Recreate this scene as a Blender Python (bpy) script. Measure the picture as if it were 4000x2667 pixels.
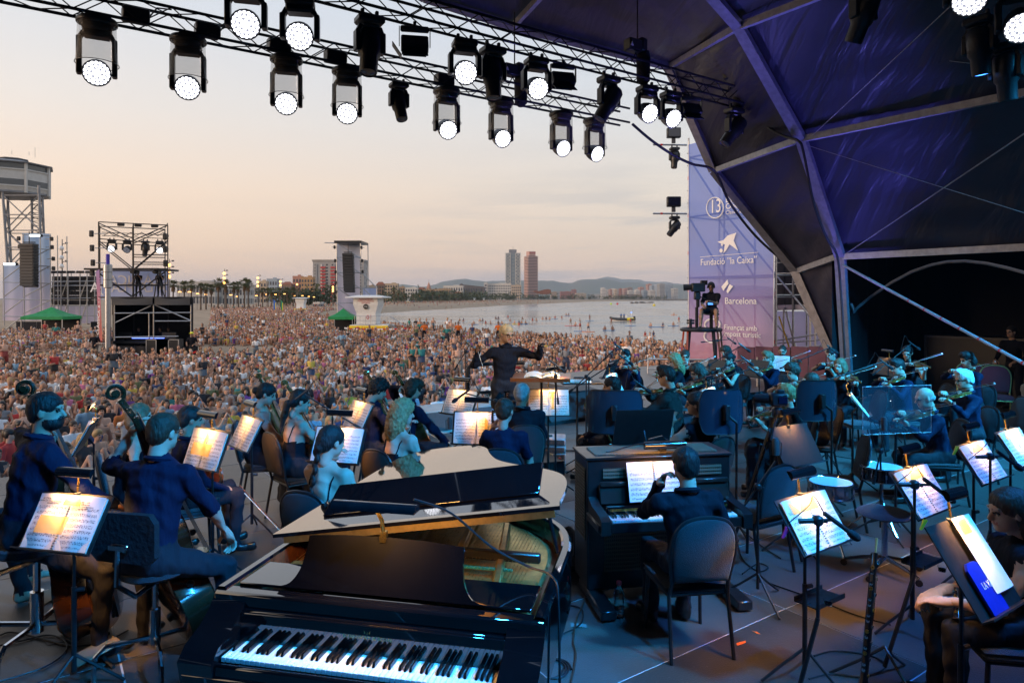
import bpy,bmesh,math,random
import numpy as np
from mathutils import Vector,Matrix,Quaternion
random.seed(7);RNG=np.random.default_rng(11)
for o in list(bpy.data.objects):bpy.data.objects.remove(o)
SC=bpy.context.scene;COL=SC.collection
R=math.radians;PI=math.pi
# -- camera
CAMZ=2.31;FPX=2667.0;YH=1165.0;CX=2000.0# photograph pixels are 4000 x 2667
cd=bpy.data.cameras.new('camera');cam=bpy.data.objects.new('camera',cd);COL.objects.link(cam)
cam.location=(0,0,CAMZ);cam.rotation_euler=(R(90),0,0)
cd.sensor_width=36;cd.lens=36*FPX/4000;cd.shift_y=(YH-1333.5)/4000
cd.clip_start=.05;cd.clip_end=40000
SC.camera=cam
SC.render.engine='CYCLES'
SC.cycles.use_denoising=True;SC.cycles.max_bounces=6;SC.cycles.diffuse_bounces=2
SC.cycles.glossy_bounces=3;SC.cycles.transmission_bounces=4;SC.cycles.transparent_max_bounces=8
SC.cycles.caustics_reflective=False;SC.cycles.caustics_refractive=False
SC.cycles.sample_clamp_indirect=4;SC.cycles.use_light_tree=True;SC.cycles.volume_bounces=0
# -- dusk sky
W=bpy.data.worlds.new('World');SC.world=W;W.use_nodes=True
wn=W.node_tree.nodes;wl=W.node_tree.links;wn.clear()
def s2l(c):
 return tuple(((v/255)/12.92 if v/255<=.04045 else((v/255+.055)/1.055)**2.4)for v in c)
def wnode(t,**k):
 n=wn.new(t)
 for a,b in k.items():setattr(n,a,b)
 return n
w_out=wnode('ShaderNodeOutputWorld');w_bg=wnode('ShaderNodeBackground');w_bg.inputs[1].default_value=1.0
w_tc=wnode('ShaderNodeTexCoord');w_sep=wnode('ShaderNodeSeparateXYZ')
wl.new(w_tc.outputs['Generated'],w_sep.inputs[0])
def wramp(stops):
 n=wnode('ShaderNodeValToRGB');e=n.color_ramp.elements
 while len(e)>1:e.remove(e[-1])
 for i,(p,c)in enumerate(stops):
  q=e[0]if i==0 else e.new(p)
  q.position=p;q.color=(*s2l(c),1)
 wl.new(w_sep.outputs['Z'],n.inputs[0]);return n
rl=wramp([(0,(231,195,167)),(.05,(241,204,174)),(.14,(242,211,186)),(.24,(229,216,206)),(.36,(212,213,217)),(.6,(198,208,225)),(1,(184,200,228))])
rr=wramp([(0,(219,192,178)),(.03,(218,192,177)),(.08,(209,189,177)),(.16,(214,201,190)),(.26,(205,205,207)),(.38,(193,201,214)),(.6,(188,202,224)),(1,(184,200,228))])
w_az=wnode('ShaderNodeMapRange');w_az.inputs[1].default_value=-.62;w_az.inputs[2].default_value=.30
wl.new(w_sep.outputs['X'],w_az.inputs[0])
w_mix=wnode('ShaderNodeMix',data_type='RGBA')
wl.new(w_az.outputs[0],w_mix.inputs[0]);wl.new(rl.outputs[0],w_mix.inputs[6]);wl.new(rr.outputs[0],w_mix.inputs[7])
# low drifting cloud bands
w_map=wnode('ShaderNodeMapping');w_map.inputs['Scale'].default_value=(1.6,1.6,17);w_map.inputs['Rotation'].default_value=(0,R(-3),0)
wl.new(w_tc.outputs['Generated'],w_map.inputs[0])
w_nz=wnode('ShaderNodeTexNoise');w_nz.inputs['Scale'].default_value=2.3;w_nz.inputs['Detail'].default_value=5;w_nz.inputs['Roughness'].default_value=.55
wl.new(w_map.outputs[0],w_nz.inputs[0])
w_nr=wnode('ShaderNodeMapRange');w_nr.inputs[1].default_value=.45;w_nr.inputs[2].default_value=.66;w_nr.inputs[4].default_value=1;w_nr.interpolation_type='SMOOTHSTEP'
wl.new(w_nz.outputs[0],w_nr.inputs[0])
w_lo=wnode('ShaderNodeMapRange');w_lo.inputs[1].default_value=.20;w_lo.inputs[2].default_value=.05;w_lo.inputs[3].default_value=.12;w_lo.inputs[4].default_value=1
wl.new(w_sep.outputs['Z'],w_lo.inputs[0])
w_x2=wnode('ShaderNodeMapRange');w_x2.inputs[1].default_value=-.2;w_x2.inputs[2].default_value=.2;w_x2.inputs[3].default_value=.10;w_x2.inputs[4].default_value=1
wl.new(w_sep.outputs['X'],w_x2.inputs[0])
def wmul(a,b):
 n=wnode('ShaderNodeMath',operation='MULTIPLY');wl.new(a,n.inputs[0]);wl.new(b,n.inputs[1]);return n.outputs[0]
w_f=wmul(wmul(w_nr.outputs[0],w_lo.outputs[0]),w_x2.outputs[0])
w_cl=wnode('ShaderNodeMix',data_type='RGBA');w_cl.inputs[7].default_value=(*s2l((166,163,170)),1)
wl.new(w_f,w_cl.inputs[0]);wl.new(w_mix.outputs[2],w_cl.inputs[6])
w_sky=wnode('ShaderNodeTexSky',sky_type='NISHITA');w_sky.sun_disc=False
w_sky.sun_elevation=R(6);w_sky.sun_rotation=R(-105);w_sky.dust_density=3
w_sk=wnode('ShaderNodeMix',data_type='RGBA',blend_type='ADD');w_sk.inputs[0].default_value=.06
wl.new(w_cl.outputs[2],w_sk.inputs[6]);wl.new(w_sky.outputs[0],w_sk.inputs[7])
wl.new(w_sk.outputs[2],w_bg.inputs[0]);wl.new(w_bg.outputs[0],w_out.inputs[0])
# -- low sun
sd=bpy.data.lights.new('sun','SUN');sd.energy=1.7;sd.angle=R(14);sd.color=(1,.70,.52)
so=bpy.data.objects.new('sun',sd);COL.objects.link(so)
so.rotation_euler=Vector((.86,.50,-.16)).to_track_quat('-Z','Y').to_euler()
SC.view_settings.view_transform='Standard';SC.view_settings.look='None'
SC.view_settings.gamma=1;SC.view_settings.exposure=.12;SC.view_settings.use_curve_mapping=False
# -- geometry of the place
def at(x,y,Y):return Vector(((x-CX)/FPX*Y,Y,CAMZ-(y-YH)/FPX*Y))
def gr(x,y,z=0.0):
 Y=FPX*(CAMZ-z)/(y-YH);return Vector(((x-CX)/FPX*Y,Y,z))
TH=R(35);CT,ST=math.cos(TH),math.sin(TH)# stage axes: u along the front edge, v towards the audience
def uvz(u,v,z=0.0):return Vector((u*CT-v*ST,u*ST+v*CT,z))
def on_v(x,y,v):
 r=(x-CX)/FPX;Y=v/(CT-ST*r);return at(x,y,Y)
def on_u(x,y,u):
 r=(x-CX)/FPX;Y=u/(ST+CT*r);return at(x,y,Y)
def hd(h):h=R(h);return Vector((math.sin(h),math.cos(h),0))
def hrot(h):return-R(h)# rotz that turns local +Y to heading h
def heading(a,b):return math.degrees(math.atan2(b[0]-a[0],b[1]-a[1]))
SAND=-1.3;SEA=-3.9
# -- materials
MATS={}
def mat(name,col=(.5,.5,.5),rough=.6,metal=0,noise=None,bump=None,emit=None,coat=0,trans=0,alpha=1,ior=1.45,spec=.5,sheen=0,wave=None):
 if name in MATS:return MATS[name]
 m=bpy.data.materials.new(name);m.use_nodes=True;MATS[name]=m
 n=m.node_tree.nodes;l=m.node_tree.links;b=n['Principled BSDF']
 b.inputs['Base Color'].default_value=(*col,1);b.inputs['Roughness'].default_value=rough
 b.inputs['Metallic'].default_value=metal;b.inputs['Specular IOR Level'].default_value=spec
 b.inputs['Coat Weight'].default_value=coat;b.inputs['Coat Roughness'].default_value=.03
 b.inputs['Transmission Weight'].default_value=trans;b.inputs['IOR'].default_value=ior;b.inputs['Alpha'].default_value=alpha
 if sheen:b.inputs['Sheen Weight'].default_value=sheen
 tc=None
 def coords():
  nonlocal tc
  if tc is None:tc=n.new('ShaderNodeTexCoord')
  return tc.outputs['Object']
 if noise:
  sc,am=noise[0],noise[1];col2=noise[2]if len(noise)>2 else tuple(max(0,c*(1-am))for c in col)
  nz=n.new('ShaderNodeTexNoise');nz.inputs['Scale'].default_value=sc;nz.inputs['Detail'].default_value=6;nz.inputs['Roughness'].default_value=.6
  l.new(coords(),nz.inputs['Vector'])
  rp=n.new('ShaderNodeValToRGB');rp.color_ramp.elements[0].position=.3;rp.color_ramp.elements[1].position=.7
  rp.color_ramp.elements[0].color=(*col2,1);rp.color_ramp.elements[1].color=(*[min(1,c*(1+am*.5))for c in col],1)
  l.new(nz.outputs[0],rp.inputs[0]);l.new(rp.outputs[0],b.inputs['Base Color'])
  mr=n.new('ShaderNodeMapRange');mr.inputs[3].default_value=min(1,rough*1.2);mr.inputs[4].default_value=rough*.8
  l.new(nz.outputs[0],mr.inputs[0]);l.new(mr.outputs[0],b.inputs['Roughness'])
 if bump:
  nb=n.new('ShaderNodeTexNoise');nb.inputs['Scale'].default_value=bump[0];nb.inputs['Detail'].default_value=4
  v=coords()
  if len(bump)>2:
   mp=n.new('ShaderNodeMapping');mp.inputs['Scale'].default_value=bump[2];l.new(v,mp.inputs[0]);v=mp.outputs[0]
  l.new(v,nb.inputs['Vector'])
  bp=n.new('ShaderNodeBump');bp.inputs['Strength'].default_value=bump[1];bp.inputs['Distance'].default_value=bump[3]if len(bump)>3 else .02
  l.new(nb.outputs[0],bp.inputs['Height']);l.new(bp.outputs[0],b.inputs['Normal'])
 if emit:
  b.inputs['Emission Color'].default_value=(*emit[:3],1);b.inputs['Emission Strength'].default_value=emit[3]
 return m
mat('black_metal',(.018,.018,.02),.42,.3,noise=(40,.3))
mat('dark_truss',(.035,.035,.04),.38,.75,noise=(30,.4))
mat('steel_tube',(.42,.43,.45),.38,.85,noise=(20,.3))
mat('pale_frame',(.34,.34,.38),.45,.35,noise=(9,.25))
mat('chrome',(.6,.62,.66),.16,1,noise=(25,.15))
mat('brass',(.55,.36,.09),.28,1,noise=(30,.3))
mat('black_plastic',(.016,.016,.018),.45,noise=(60,.3))
mat('grey_plastic',(.06,.06,.065),.5,noise=(50,.3))
mat('black_cloth',(.012,.012,.016),.9,bump=(30,.5))
mat('chair_fabric',(.016,.024,.032),.92,noise=(160,.35),bump=(220,.4),sheen=.2)
mat('chair_dark',(.030,.020,.017),.92,noise=(160,.35),bump=(220,.4))
mat('chair_red',(.16,.02,.03),.85,noise=(120,.3))
mat('gold_frame',(.5,.36,.14),.35,.8,noise=(30,.2))
mat('lacquer',(.004,.004,.005),.035,coat=1,noise=(4,.2))
mat('lacquer_satin',(.008,.008,.010),.18,coat=.6,noise=(14,.3))
mat('ivory_key',(.78,.77,.73),.22,coat=.4,noise=(60,.04))
mat('ebony_key',(.008,.008,.008),.22,coat=.3)
mat('gold_plate',(.62,.40,.12),.32,.85,noise=(18,.3))
mat('felt_green',(.02,.16,.07),.95);mat('felt_red',(.4,.02,.03),.95)
mat('soundboard',(.42,.24,.09),.35,coat=.4,noise=(9,.35),bump=(50,.1,(1,12,1)))
mat('mahogany',(.14,.045,.018),.24,coat=.7,noise=(7,.5))
mat('violin_wood',(.30,.095,.022),.2,coat=.9,noise=(14,.45))
mat('violin_dark',(.16,.045,.015),.22,coat=.9,noise=(14,.5))
mat('cello_wood',(.27,.105,.03),.2,coat=.9,noise=(9,.5))
mat('bass_wood',(.06,.022,.010),.22,coat=.9,noise=(6,.5))
mat('ebony',(.012,.010,.010),.3,coat=.3)
mat('bow_wood',(.19,.06,.02),.3,coat=.4);mat('bow_hair',(.78,.76,.70),.6)
mat('string',(.5,.5,.5),.3,1)
mat('white_plastic',(.75,.75,.75),.4,noise=(20,.06))
mat('red_plastic',(.55,.02,.02),.35);mat('orange_tape',(.85,.16,.02),.6);mat('grey_tape',(.22,.22,.24),.7)
mat('cable',(.012,.012,.014),.5);mat('cable_brown',(.07,.03,.02),.5)
mat('clear',(.95,.97,1),.03,trans=1,ior=1.2)
mat('plexi',(.5,.6,.8),.02,alpha=.03,spec=.3)
mat('tent_frame',(.20,.20,.24),.5,.4,noise=(9,.25))
mat('shield',(.03,.04,.06),.08,coat=1)
mat('drum_head',(.72,.74,.74),.5,noise=(30,.08));mat('wood_reed',(.6,.42,.16),.5)
mat('white_paint',(.72,.72,.70),.5,noise=(4,.12));mat('paper_plain',(.82,.80,.76),.7,noise=(15,.05))
mat('blue_cover',(.01,.03,.42),.3,noise=(10,.2));mat('pink_clip',(.8,.05,.35),.4);mat('lime_clip',(.55,.75,.05),.4)
mat('yellow_paint',(.80,.62,.02),.5,noise=(5,.12));mat('print_red',(.55,.03,.03),.6);mat('print_black',(.02,.02,.02),.6);mat('print_white',(.8,.8,.82),.6)
mat('print_gold',(.55,.42,.14),.35,.7);mat('print_navy',(.05,.08,.2),.6)
mat('tent_green',(.01,.24,.07),.7,noise=(3,.2),bump=(4,.4))
def cban(name,btm,top,z0,z1):
 m=mat(name,top,.75);n=m.node_tree.nodes;l=m.node_tree.links;b=n['Principled BSDF']
 tc=n.new('ShaderNodeTexCoord');sp=n.new('ShaderNodeSeparateXYZ');l.new(tc.outputs['Object'],sp.inputs[0])
 mr=n.new('ShaderNodeMapRange');mr.inputs[1].default_value=z0;mr.inputs[2].default_value=z1;l.new(sp.outputs['Z'],mr.inputs[0])
 nz=n.new('ShaderNodeTexNoise');nz.inputs['Scale'].default_value=.35;l.new(tc.outputs['Object'],nz.inputs[0])
 ad=n.new('ShaderNodeMath');ad.operation='MULTIPLY_ADD';ad.inputs[1].default_value=.35;l.new(nz.outputs[0],ad.inputs[0])
 sb=n.new('ShaderNodeMath');sb.operation='SUBTRACT';sb.inputs[1].default_value=.17;l.new(mr.outputs[0],sb.inputs[0]);l.new(sb.outputs[0],ad.inputs[2])
 mx=n.new('ShaderNodeMix');mx.data_type='RGBA';mx.inputs[6].default_value=(*btm,1);mx.inputs[7].default_value=(*top,1)
 l.new(ad.outputs[0],mx.inputs[0]);l.new(mx.outputs[2],b.inputs['Base Color'])
 tr=n.new('ShaderNodeBsdfTranslucent');l.new(mx.outputs[2],tr.inputs[0])# printed mesh fabric lets light through
 ms=n.new('ShaderNodeMixShader');ms.inputs[0].default_value=.45
 l.new(b.outputs[0],ms.inputs[1]);l.new(tr.outputs[0],ms.inputs[2]);l.new(ms.outputs[0],n['Material Output'].inputs[0])
 return m
 # -- mesh helpers
def frame_z(d):
 d=Vector(d).normalized();a=Vector((0,0,1))if abs(d.z)<.95 else Vector((1,0,0))
 x=a.cross(d).normalized();y=d.cross(x);return Matrix((x,y,d)).transposed()
class MB:
 def __init__(s):s.v=[];s.f=[];s.m=[];s.uv={}
 def add(s,vs,fs,mi=0):
  o=len(s.v);s.v.extend([tuple(p)for p in vs]);s.f.extend([tuple(i+o for i in f)for f in fs]);s.m.extend([mi]*len(fs));return s
 def box(s,c,size,rot=None,mi=0,ch=0):
  c=Vector(c);hx,hy,hz=[q/2 for q in size]
  if ch<=0:
   vs=[Vector((x*hx,y*hy,z*hz))for x in(-1,1)for y in(-1,1)for z in(-1,1)]
   fs=[(0,1,3,2),(4,6,7,5),(0,4,5,1),(2,3,7,6),(0,2,6,4),(1,5,7,3)]
  else:
   ch=min(ch,hx*.9,hy*.9,hz*.9);vs=[];idx={}
   for x in(-1,1):
    for y in(-1,1):
     for z in(-1,1):
      for ax in range(3):
       q=[x*(hx-ch),y*(hy-ch),z*(hz-ch)];q[ax]=(x,y,z)[ax]*(hx,hy,hz)[ax]
       idx[x,y,z,ax]=len(vs);vs.append(Vector(q))
   fs=[]
   for x in(-1,1):
    k=[idx[x,-1,-1,0],idx[x,1,-1,0],idx[x,1,1,0],idx[x,-1,1,0]];fs.append(k if x>0 else k[::-1])
    k=[idx[-1,x,-1,1],idx[-1,x,1,1],idx[1,x,1,1],idx[1,x,-1,1]];fs.append(k if x>0 else k[::-1])
    k=[idx[-1,-1,x,2],idx[1,-1,x,2],idx[1,1,x,2],idx[-1,1,x,2]];fs.append(k if x>0 else k[::-1])
   for a in(-1,1):
    for b in(-1,1):
     k=[idx[a,b,-1,0],idx[a,b,1,0],idx[a,b,1,1],idx[a,b,-1,1]];fs.append(k if a*b<0 else k[::-1])
     k=[idx[a,-1,b,0],idx[a,1,b,0],idx[a,1,b,2],idx[a,-1,b,2]];fs.append(k if a*b>0 else k[::-1])
     k=[idx[-1,a,b,1],idx[1,a,b,1],idx[1,a,b,2],idx[-1,a,b,2]];fs.append(k if a*b<0 else k[::-1])
     for z in(-1,1):
      k=[idx[a,b,z,0],idx[a,b,z,1],idx[a,b,z,2]];fs.append(k if a*b*z>0 else k[::-1])
  if rot is not None:vs=[rot@q for q in vs]
  return s.add([q+c for q in vs],fs,mi)
 def beam(s,a,b,w,h=None,mi=0,up=(0,0,1),ch=0):
  a=Vector(a);b=Vector(b);d=(b-a);L=d.length
  if L<1e-6:return s
  d/=L;up=Vector(up)
  if abs(d.dot(up))>.98:up=Vector((1,0,0))
  x=up.cross(d).normalized()
  return s.box((a+b)/2,(w,L,h or w),Matrix((x,d,x.cross(d))).transposed(),mi,ch)
 def tube(s,pts,r,n=8,mi=0,caps=True,closed=False):
  P=[Vector(p)for p in pts];k=len(P)
  rr=r if isinstance(r,(list,tuple))else[r]*k
  T=[]
  for i in range(k):
   if closed:d=P[(i+1)%k]-P[i-1]
   else:d=P[min(i+1,k-1)]-P[max(i-1,0)]
   T.append(d.normalized()if d.length>1e-9 else Vector((0,0,1)))
  X=frame_z(T[0]).col[0];vs=[]
  for i in range(k):
   X=X-T[i]*X.dot(T[i]);X=X.normalized()if X.length>1e-6 else frame_z(T[i]).col[0]
   Yv=T[i].cross(X)
   for j in range(n):
    a=2*PI*j/n;vs.append(P[i]+(X*math.cos(a)+Yv*math.sin(a))*rr[i])
  fs=[]
  for i in range(k if closed else k-1):
   for j in range(n):
    a=i*n+j;b=i*n+(j+1)%n;c=((i+1)%k)*n+(j+1)%n;d=((i+1)%k)*n+j
    fs.append((a,b,c,d))
  if caps and not closed:fs+=[tuple(range(n))[::-1],tuple((k-1)*n+j for j in range(n))]
  return s.add(vs,fs,mi)
 def lathe(s,prof,n=16,c=(0,0,0),rot=None,mi=0):
  c=Vector(c);vs=[];k=len(prof)
  for(r,z)in prof:
   for j in range(n):
    a=2*PI*j/n;q=Vector((r*math.cos(a),r*math.sin(a),z));vs.append((rot@q if rot is not None else q)+c)
  fs=[(i*n+j,i*n+(j+1)%n,(i+1)*n+(j+1)%n,(i+1)*n+j)for i in range(k-1)for j in range(n)]
  if prof[0][0]>1e-5:fs.append(tuple(range(n))[::-1])
  if prof[-1][0]>1e-5:fs.append(tuple((k-1)*n+j for j in range(n)))
  return s.add(vs,fs,mi)
 def cyl(s,a,b,r,n=12,mi=0):return s.tube([a,b],r,n,mi)
 def ell(s,c,rad,n=12,m=8,rot=None,mi=0):
  c=Vector(c);vs=[]
  for i in range(m+1):
   t=PI*i/m
   for j in range(n):
    a=2*PI*j/n;q=Vector((rad[0]*math.sin(t)*math.cos(a),rad[1]*math.sin(t)*math.sin(a),-rad[2]*math.cos(t)))
    vs.append((rot@q if rot is not None else q)+c)
  fs=[(i*n+j,i*n+(j+1)%n,(i+1)*n+(j+1)%n,(i+1)*n+j)for i in range(m)for j in range(n)]
  return s.add(vs,fs,mi)
 def prism(s,poly,z0,z1,M=None,mi=0):
  k=len(poly);vs=[Vector((x,y,z0))for x,y in poly]+[Vector((x,y,z1))for x,y in poly]
  if M is not None:vs=[M@q for q in vs]
  fs=[tuple(range(k))[::-1],tuple(range(k,2*k))]+[(i,(i+1)%k,k+(i+1)%k,k+i)for i in range(k)]
  return s.add(vs,fs,mi)
 def grid(s,fn,nu,nv,mi=0,uv=False):
  vs=[fn(i/nu,j/nv)for j in range(nv+1)for i in range(nu+1)]
  fs=[(j*(nu+1)+i,j*(nu+1)+i+1,(j+1)*(nu+1)+i+1,(j+1)*(nu+1)+i)for j in range(nv)for i in range(nu)]
  return s.add(vs,fs,mi)
 def quad(s,a,b,c,d,mi=0):return s.add([a,b,c,d],[(0,1,2,3)],mi)
 def bd(s,name,mats,parent=None,wd=False,sm=True,ang=38):
  me=bpy.data.meshes.new(name);vs=s.v
  if wd and parent is not None:
   Mi=pmx(parent).inverted();vs=[Mi@Vector(q)for q in vs]
  me.from_pydata(vs,[],s.f)
  if not isinstance(mats,(list,tuple)):mats=[mats]
  for q in mats:me.materials.append(MATS[q]if isinstance(q,str)else q)
  if len(mats)>1:me.polygons.foreach_set('material_index',s.m)
  if sm:
   me.polygons.foreach_set('use_smooth',[True]*len(me.polygons));me.set_sharp_from_angle(angle=R(ang))
  me.update()
  o=bpy.data.objects.new(name,me);COL.objects.link(o)
  if parent is not None:o.parent=parent
  return o
def pmx(o):
 M=Matrix.LocRotScale(o.location,o.rotation_euler,o.scale)
 return pmx(o.parent)@M if o.parent else M
def tag(o,label=None,cat=None,gp=None,kind=None):
 if label:o['label']=label
 if cat:o['category']=cat
 if gp:o['group']=gp
 if kind:o['kind']=kind
 return o
def th(name,label,cat,loc=(0,0,0),rz=0,gp=None):
 o=bpy.data.objects.new(name,None);COL.objects.link(o);o.empty_display_size=.1
 o.location=loc;o.rotation_euler=(0,0,rz);return tag(o,label,cat,gp)
def copy_tree(o,parent=None):
 c=o.copy();COL.objects.link(c);c.parent=parent
 for ch in list(o.children):copy_tree(ch,c)
 return c
_first=set()
def place(proto,loc,rz=0,label=None,gp=None,scale=None):
 """the prototype itself the first time, a copy of it and its parts afterwards"""
 if proto.name in _first:o=copy_tree(proto)
 else:o=proto;_first.add(proto.name)
 o.location=loc;o.rotation_euler=(0,0,rz)
 if scale:o.scale=(scale,)*3
 if label:o['label']=label
 if gp:o['group']=gp
 return o
def txm(name,txt,size,M,m,parent=None,depth=.002,align='CENTER',shear=0,sx=1.0):
 cu=bpy.data.curves.new(name,'FONT');cu.body=txt;cu.size=size;cu.align_x=align;cu.align_y='CENTER';cu.extrude=depth;cu.shear=shear;cu.resolution_u=3
 ob=bpy.data.objects.new(name,cu);COL.objects.link(ob)
 dg=bpy.context.evaluated_depsgraph_get();me=bpy.data.meshes.new_from_object(ob.evaluated_get(dg))
 bpy.data.objects.remove(ob);bpy.data.curves.remove(cu)
 me.transform(Matrix.Diagonal((sx,1,1,1)));me.transform(M)
 if parent is not None:me.transform(pmx(parent).inverted())
 me.materials.clear();me.materials.append(MATS[m]);me.name=name
 o=bpy.data.objects.new(name,me);COL.objects.link(o)
 if parent is not None:o.parent=parent
 return o
def basis(o,x,y,z=None):
 x=Vector(x).normalized();y=Vector(y);y=(y-x*y.dot(x)).normalized();z=x.cross(y)
 M=Matrix((x,y,z)).transposed().to_4x4();M.translation=Vector(o);return M
 # -- ground, sea, far land
def bay_x(Y):
 """shoreline of the bay: x of the water's edge at distance Y (sand to the left of it)"""
 pts=[(-60,40),(0,34),(45,20),(60,9),(80,-4),(110,-20),(150,-35),(200,-45),(250,-50),(290,-52),(350,-45),(413,-31),(500,-18),(612,0),(800,45),(1000,90),(1272,150),(1700,330),(2300,900)]
 for(y0,x0),(y1,x1)in zip(pts,pts[1:]):
  if Y<=y1:t=(Y-y0)/(y1-y0);return x0+(x1-x0)*t
 return pts[-1][1]
def sand_z(X,Y):
 d=bay_x(Y)-X# metres inland of the water
 if d<=0:return SEA-.5
 w=8.0+Y*.03
 t=min(1,d/w);return SEA-.5+(SAND-SEA+.5)*(t*t*(3-2*t))**.55
mat('sand',(.36,.26,.17),.95,noise=(.35,.3),bump=(3,.6))
ys=[-40,0,8,14,20,26,33,42,52,64,80,100,130,170,210,250,290,330,370,413,460,520,612,700,800,1000,1272,1700,2300]
m=MB();NX=60
rows=[]
for Y in ys:
 xe=bay_x(Y)+14;x0=min(-300-Y*1.2,xe-300)
 rows.append([Vector((X,Y,sand_z(X,Y)))for X in[xe-(xe-x0)*((i/NX)**2.4)for i in range(NX+1)]])
m.add([p for r_ in rows for p in r_],[(j*(NX+1)+i,(j+1)*(NX+1)+i,(j+1)*(NX+1)+i+1,j*(NX+1)+i+1)for j in range(len(ys)-1)for i in range(NX)])
m.f=[f[::-1]for f in m.f]
sand=m.bd('beach_sand','sand');tag(sand,kind='structure')
# ground sheet to the horizon, inland and under the far city
mat('inland',(.16,.14,.11),.95,noise=(.02,.3))
m=MB();m.quad((-14000,-400,SAND-1.2),(-60,-400,SAND-1.2),(-60,2300,SAND-1.2),(-14000,2300,SAND-1.2));m.quad((-14000,2300,SAND-1.2),(14000,2300,SAND-1.2),(14000,16000,SAND-1.2),(-14000,16000,SAND-1.2))
tag(m.bd('ground','inland'),kind='structure')
# sea
sea=mat('sea_water',(.20,.24,.26),.10,ior=1.33,spec=.6)
n=sea.node_tree.nodes;l=sea.node_tree.links;b=n['Principled BSDF']
tc=n.new('ShaderNodeTexCoord');mp=n.new('ShaderNodeMapping');mp.inputs['Scale'].default_value=(.35,1.0,1);l.new(tc.outputs['Object'],mp.inputs[0])
n1=n.new('ShaderNodeTexNoise');n1.inputs['Scale'].default_value=.9;n1.inputs['Detail'].default_value=5;l.new(mp.outputs[0],n1.inputs[0])
n2=n.new('ShaderNodeTexNoise');n2.inputs['Scale'].default_value=.05;n2.inputs['Detail'].default_value=3;l.new(mp.outputs[0],n2.inputs[0])
mm=n.new('ShaderNodeMath');mm.operation='MULTIPLY_ADD';mm.inputs[1].default_value=2.0;l.new(n2.outputs[0],mm.inputs[0]);l.new(n1.outputs[0],mm.inputs[2])
bp=n.new('ShaderNodeBump');bp.inputs['Strength'].default_value=.6;bp.inputs['Distance'].default_value=.22;l.new(mm.outputs[0],bp.inputs['Height']);l.new(bp.outputs[0],b.inputs['Normal'])
mr=n.new('ShaderNodeMapRange');mr.inputs[1].default_value=.4;mr.inputs[2].default_value=.62;mr.inputs[3].default_value=.08;mr.inputs[4].default_value=.26;l.new(n2.outputs[0],mr.inputs[0]);l.new(mr.outputs[0],b.inputs['Roughness'])
m=MB();m.quad((-420,-300,SEA),(9000,-300,SEA),(9000,2299,SEA),(-420,2299,SEA))
tag(m.bd('sea','sea_water'),kind='structure')
# hills behind the city
def ridge(name,Y,pts,m_,depth):
 """pts are skyline pixels of the photograph; the ridge stands at distance Y and slopes down on both sides"""
 mb=MB();k=160;V=[]
 xs=[pts[0][0]+(pts[-1][0]-pts[0][0])*i/k for i in range(k+1)]
 for x in xs:
  for(x0,y0),(x1,y1)in zip(pts,pts[1:]):
   if x<=x1+1e-6:y=y0+(y1-y0)*(x-x0)/(x1-x0);break
  y+=2.2*math.sin(x*.021)+1.3*math.sin(x*.057+1)+.8*math.sin(x*.13)
  c=at(x,y,Y);z=c.z;g=SAND-2
  for t,dz in((-1,0),(-.72,.22),(-.45,.55),(-.2,.85),(0,1),(.5,.5),(1,0)):
   jit=(math.sin(x*.05+t*9)+math.sin(x*.023-t*5))*.05*depth*(1-abs(t))
   V.append(Vector((c.x*(1+t*depth/Y),Y+t*depth+jit,g+(z-g)*dz)))
 mb.add(V,[(i*7+j,(i+1)*7+j,(i+1)*7+j+1,i*7+j+1)for i in range(k)for j in range(6)])
 o=mb.bd(name,m_);return tag(o,kind='structure')
mat('hill_wood',(.075,.095,.060),.95,noise=(.0016,.4,(.12,.11,.085)),bump=(.01,.6))
ridge('hills',8200,[(1380,1165),(1500,1118),(1570,1108),(1640,1119),(1700,1112),(1760,1095),(1800,1088),(1850,1094),(1960,1098),(2060,1097),(2160,1095),(2230,1105),(2280,1092),(2330,1091),(2400,1098),(2500,1103),(2620,1114),(2760,1112),(3000,1120),(3400,1165)],'hill_wood',1900)
ridge('hills',12500,[(2080,1140),(2150,1098),(2200,1104),(2290,1100),(2340,1088),(2370,1084),(2420,1086),(2500,1092),(2570,1101),(2620,1109),(2750,1110),(3000,1128),(3300,1165)],'hill_wood',2200)
# -- stage deck
deck=mat('deck_panel',(.040,.038,.038),.36,noise=(2.3,.6,(.085,.076,.07)),bump=(120,.25))
dn=deck.node_tree.nodes;dl=deck.node_tree.links;db=dn['Principled BSDF'];src_=db.inputs['Base Color'].links[0].from_socket# panels aged differently, with pale scuffs
di=dn.new('ShaderNodeObjectInfo');dm=dn.new('ShaderNodeMapRange');dm.inputs[3].default_value=.65;dm.inputs[4].default_value=1.35;dl.new(di.outputs['Random'],dm.inputs[0])
dx=dn.new('ShaderNodeMix');dx.data_type='RGBA';dx.blend_type='MULTIPLY';dx.inputs[0].default_value=1;dl.new(src_,dx.inputs[6]);dl.new(dm.outputs[0],dx.inputs[7])
dt_=dn.new('ShaderNodeTexCoord');dz=dn.new('ShaderNodeTexNoise');dz.inputs['Scale'].default_value=26;dz.inputs['Detail'].default_value=8;dz.inputs['Distortion'].default_value=2;dl.new(dt_.outputs['Object'],dz.inputs[0]);dr=dn.new('ShaderNodeMapRange');dr.inputs[1].default_value=.62;dr.inputs[2].default_value=.74;dr.inputs[4].default_value=.6;dl.new(dz.outputs[0],dr.inputs[0])
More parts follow.
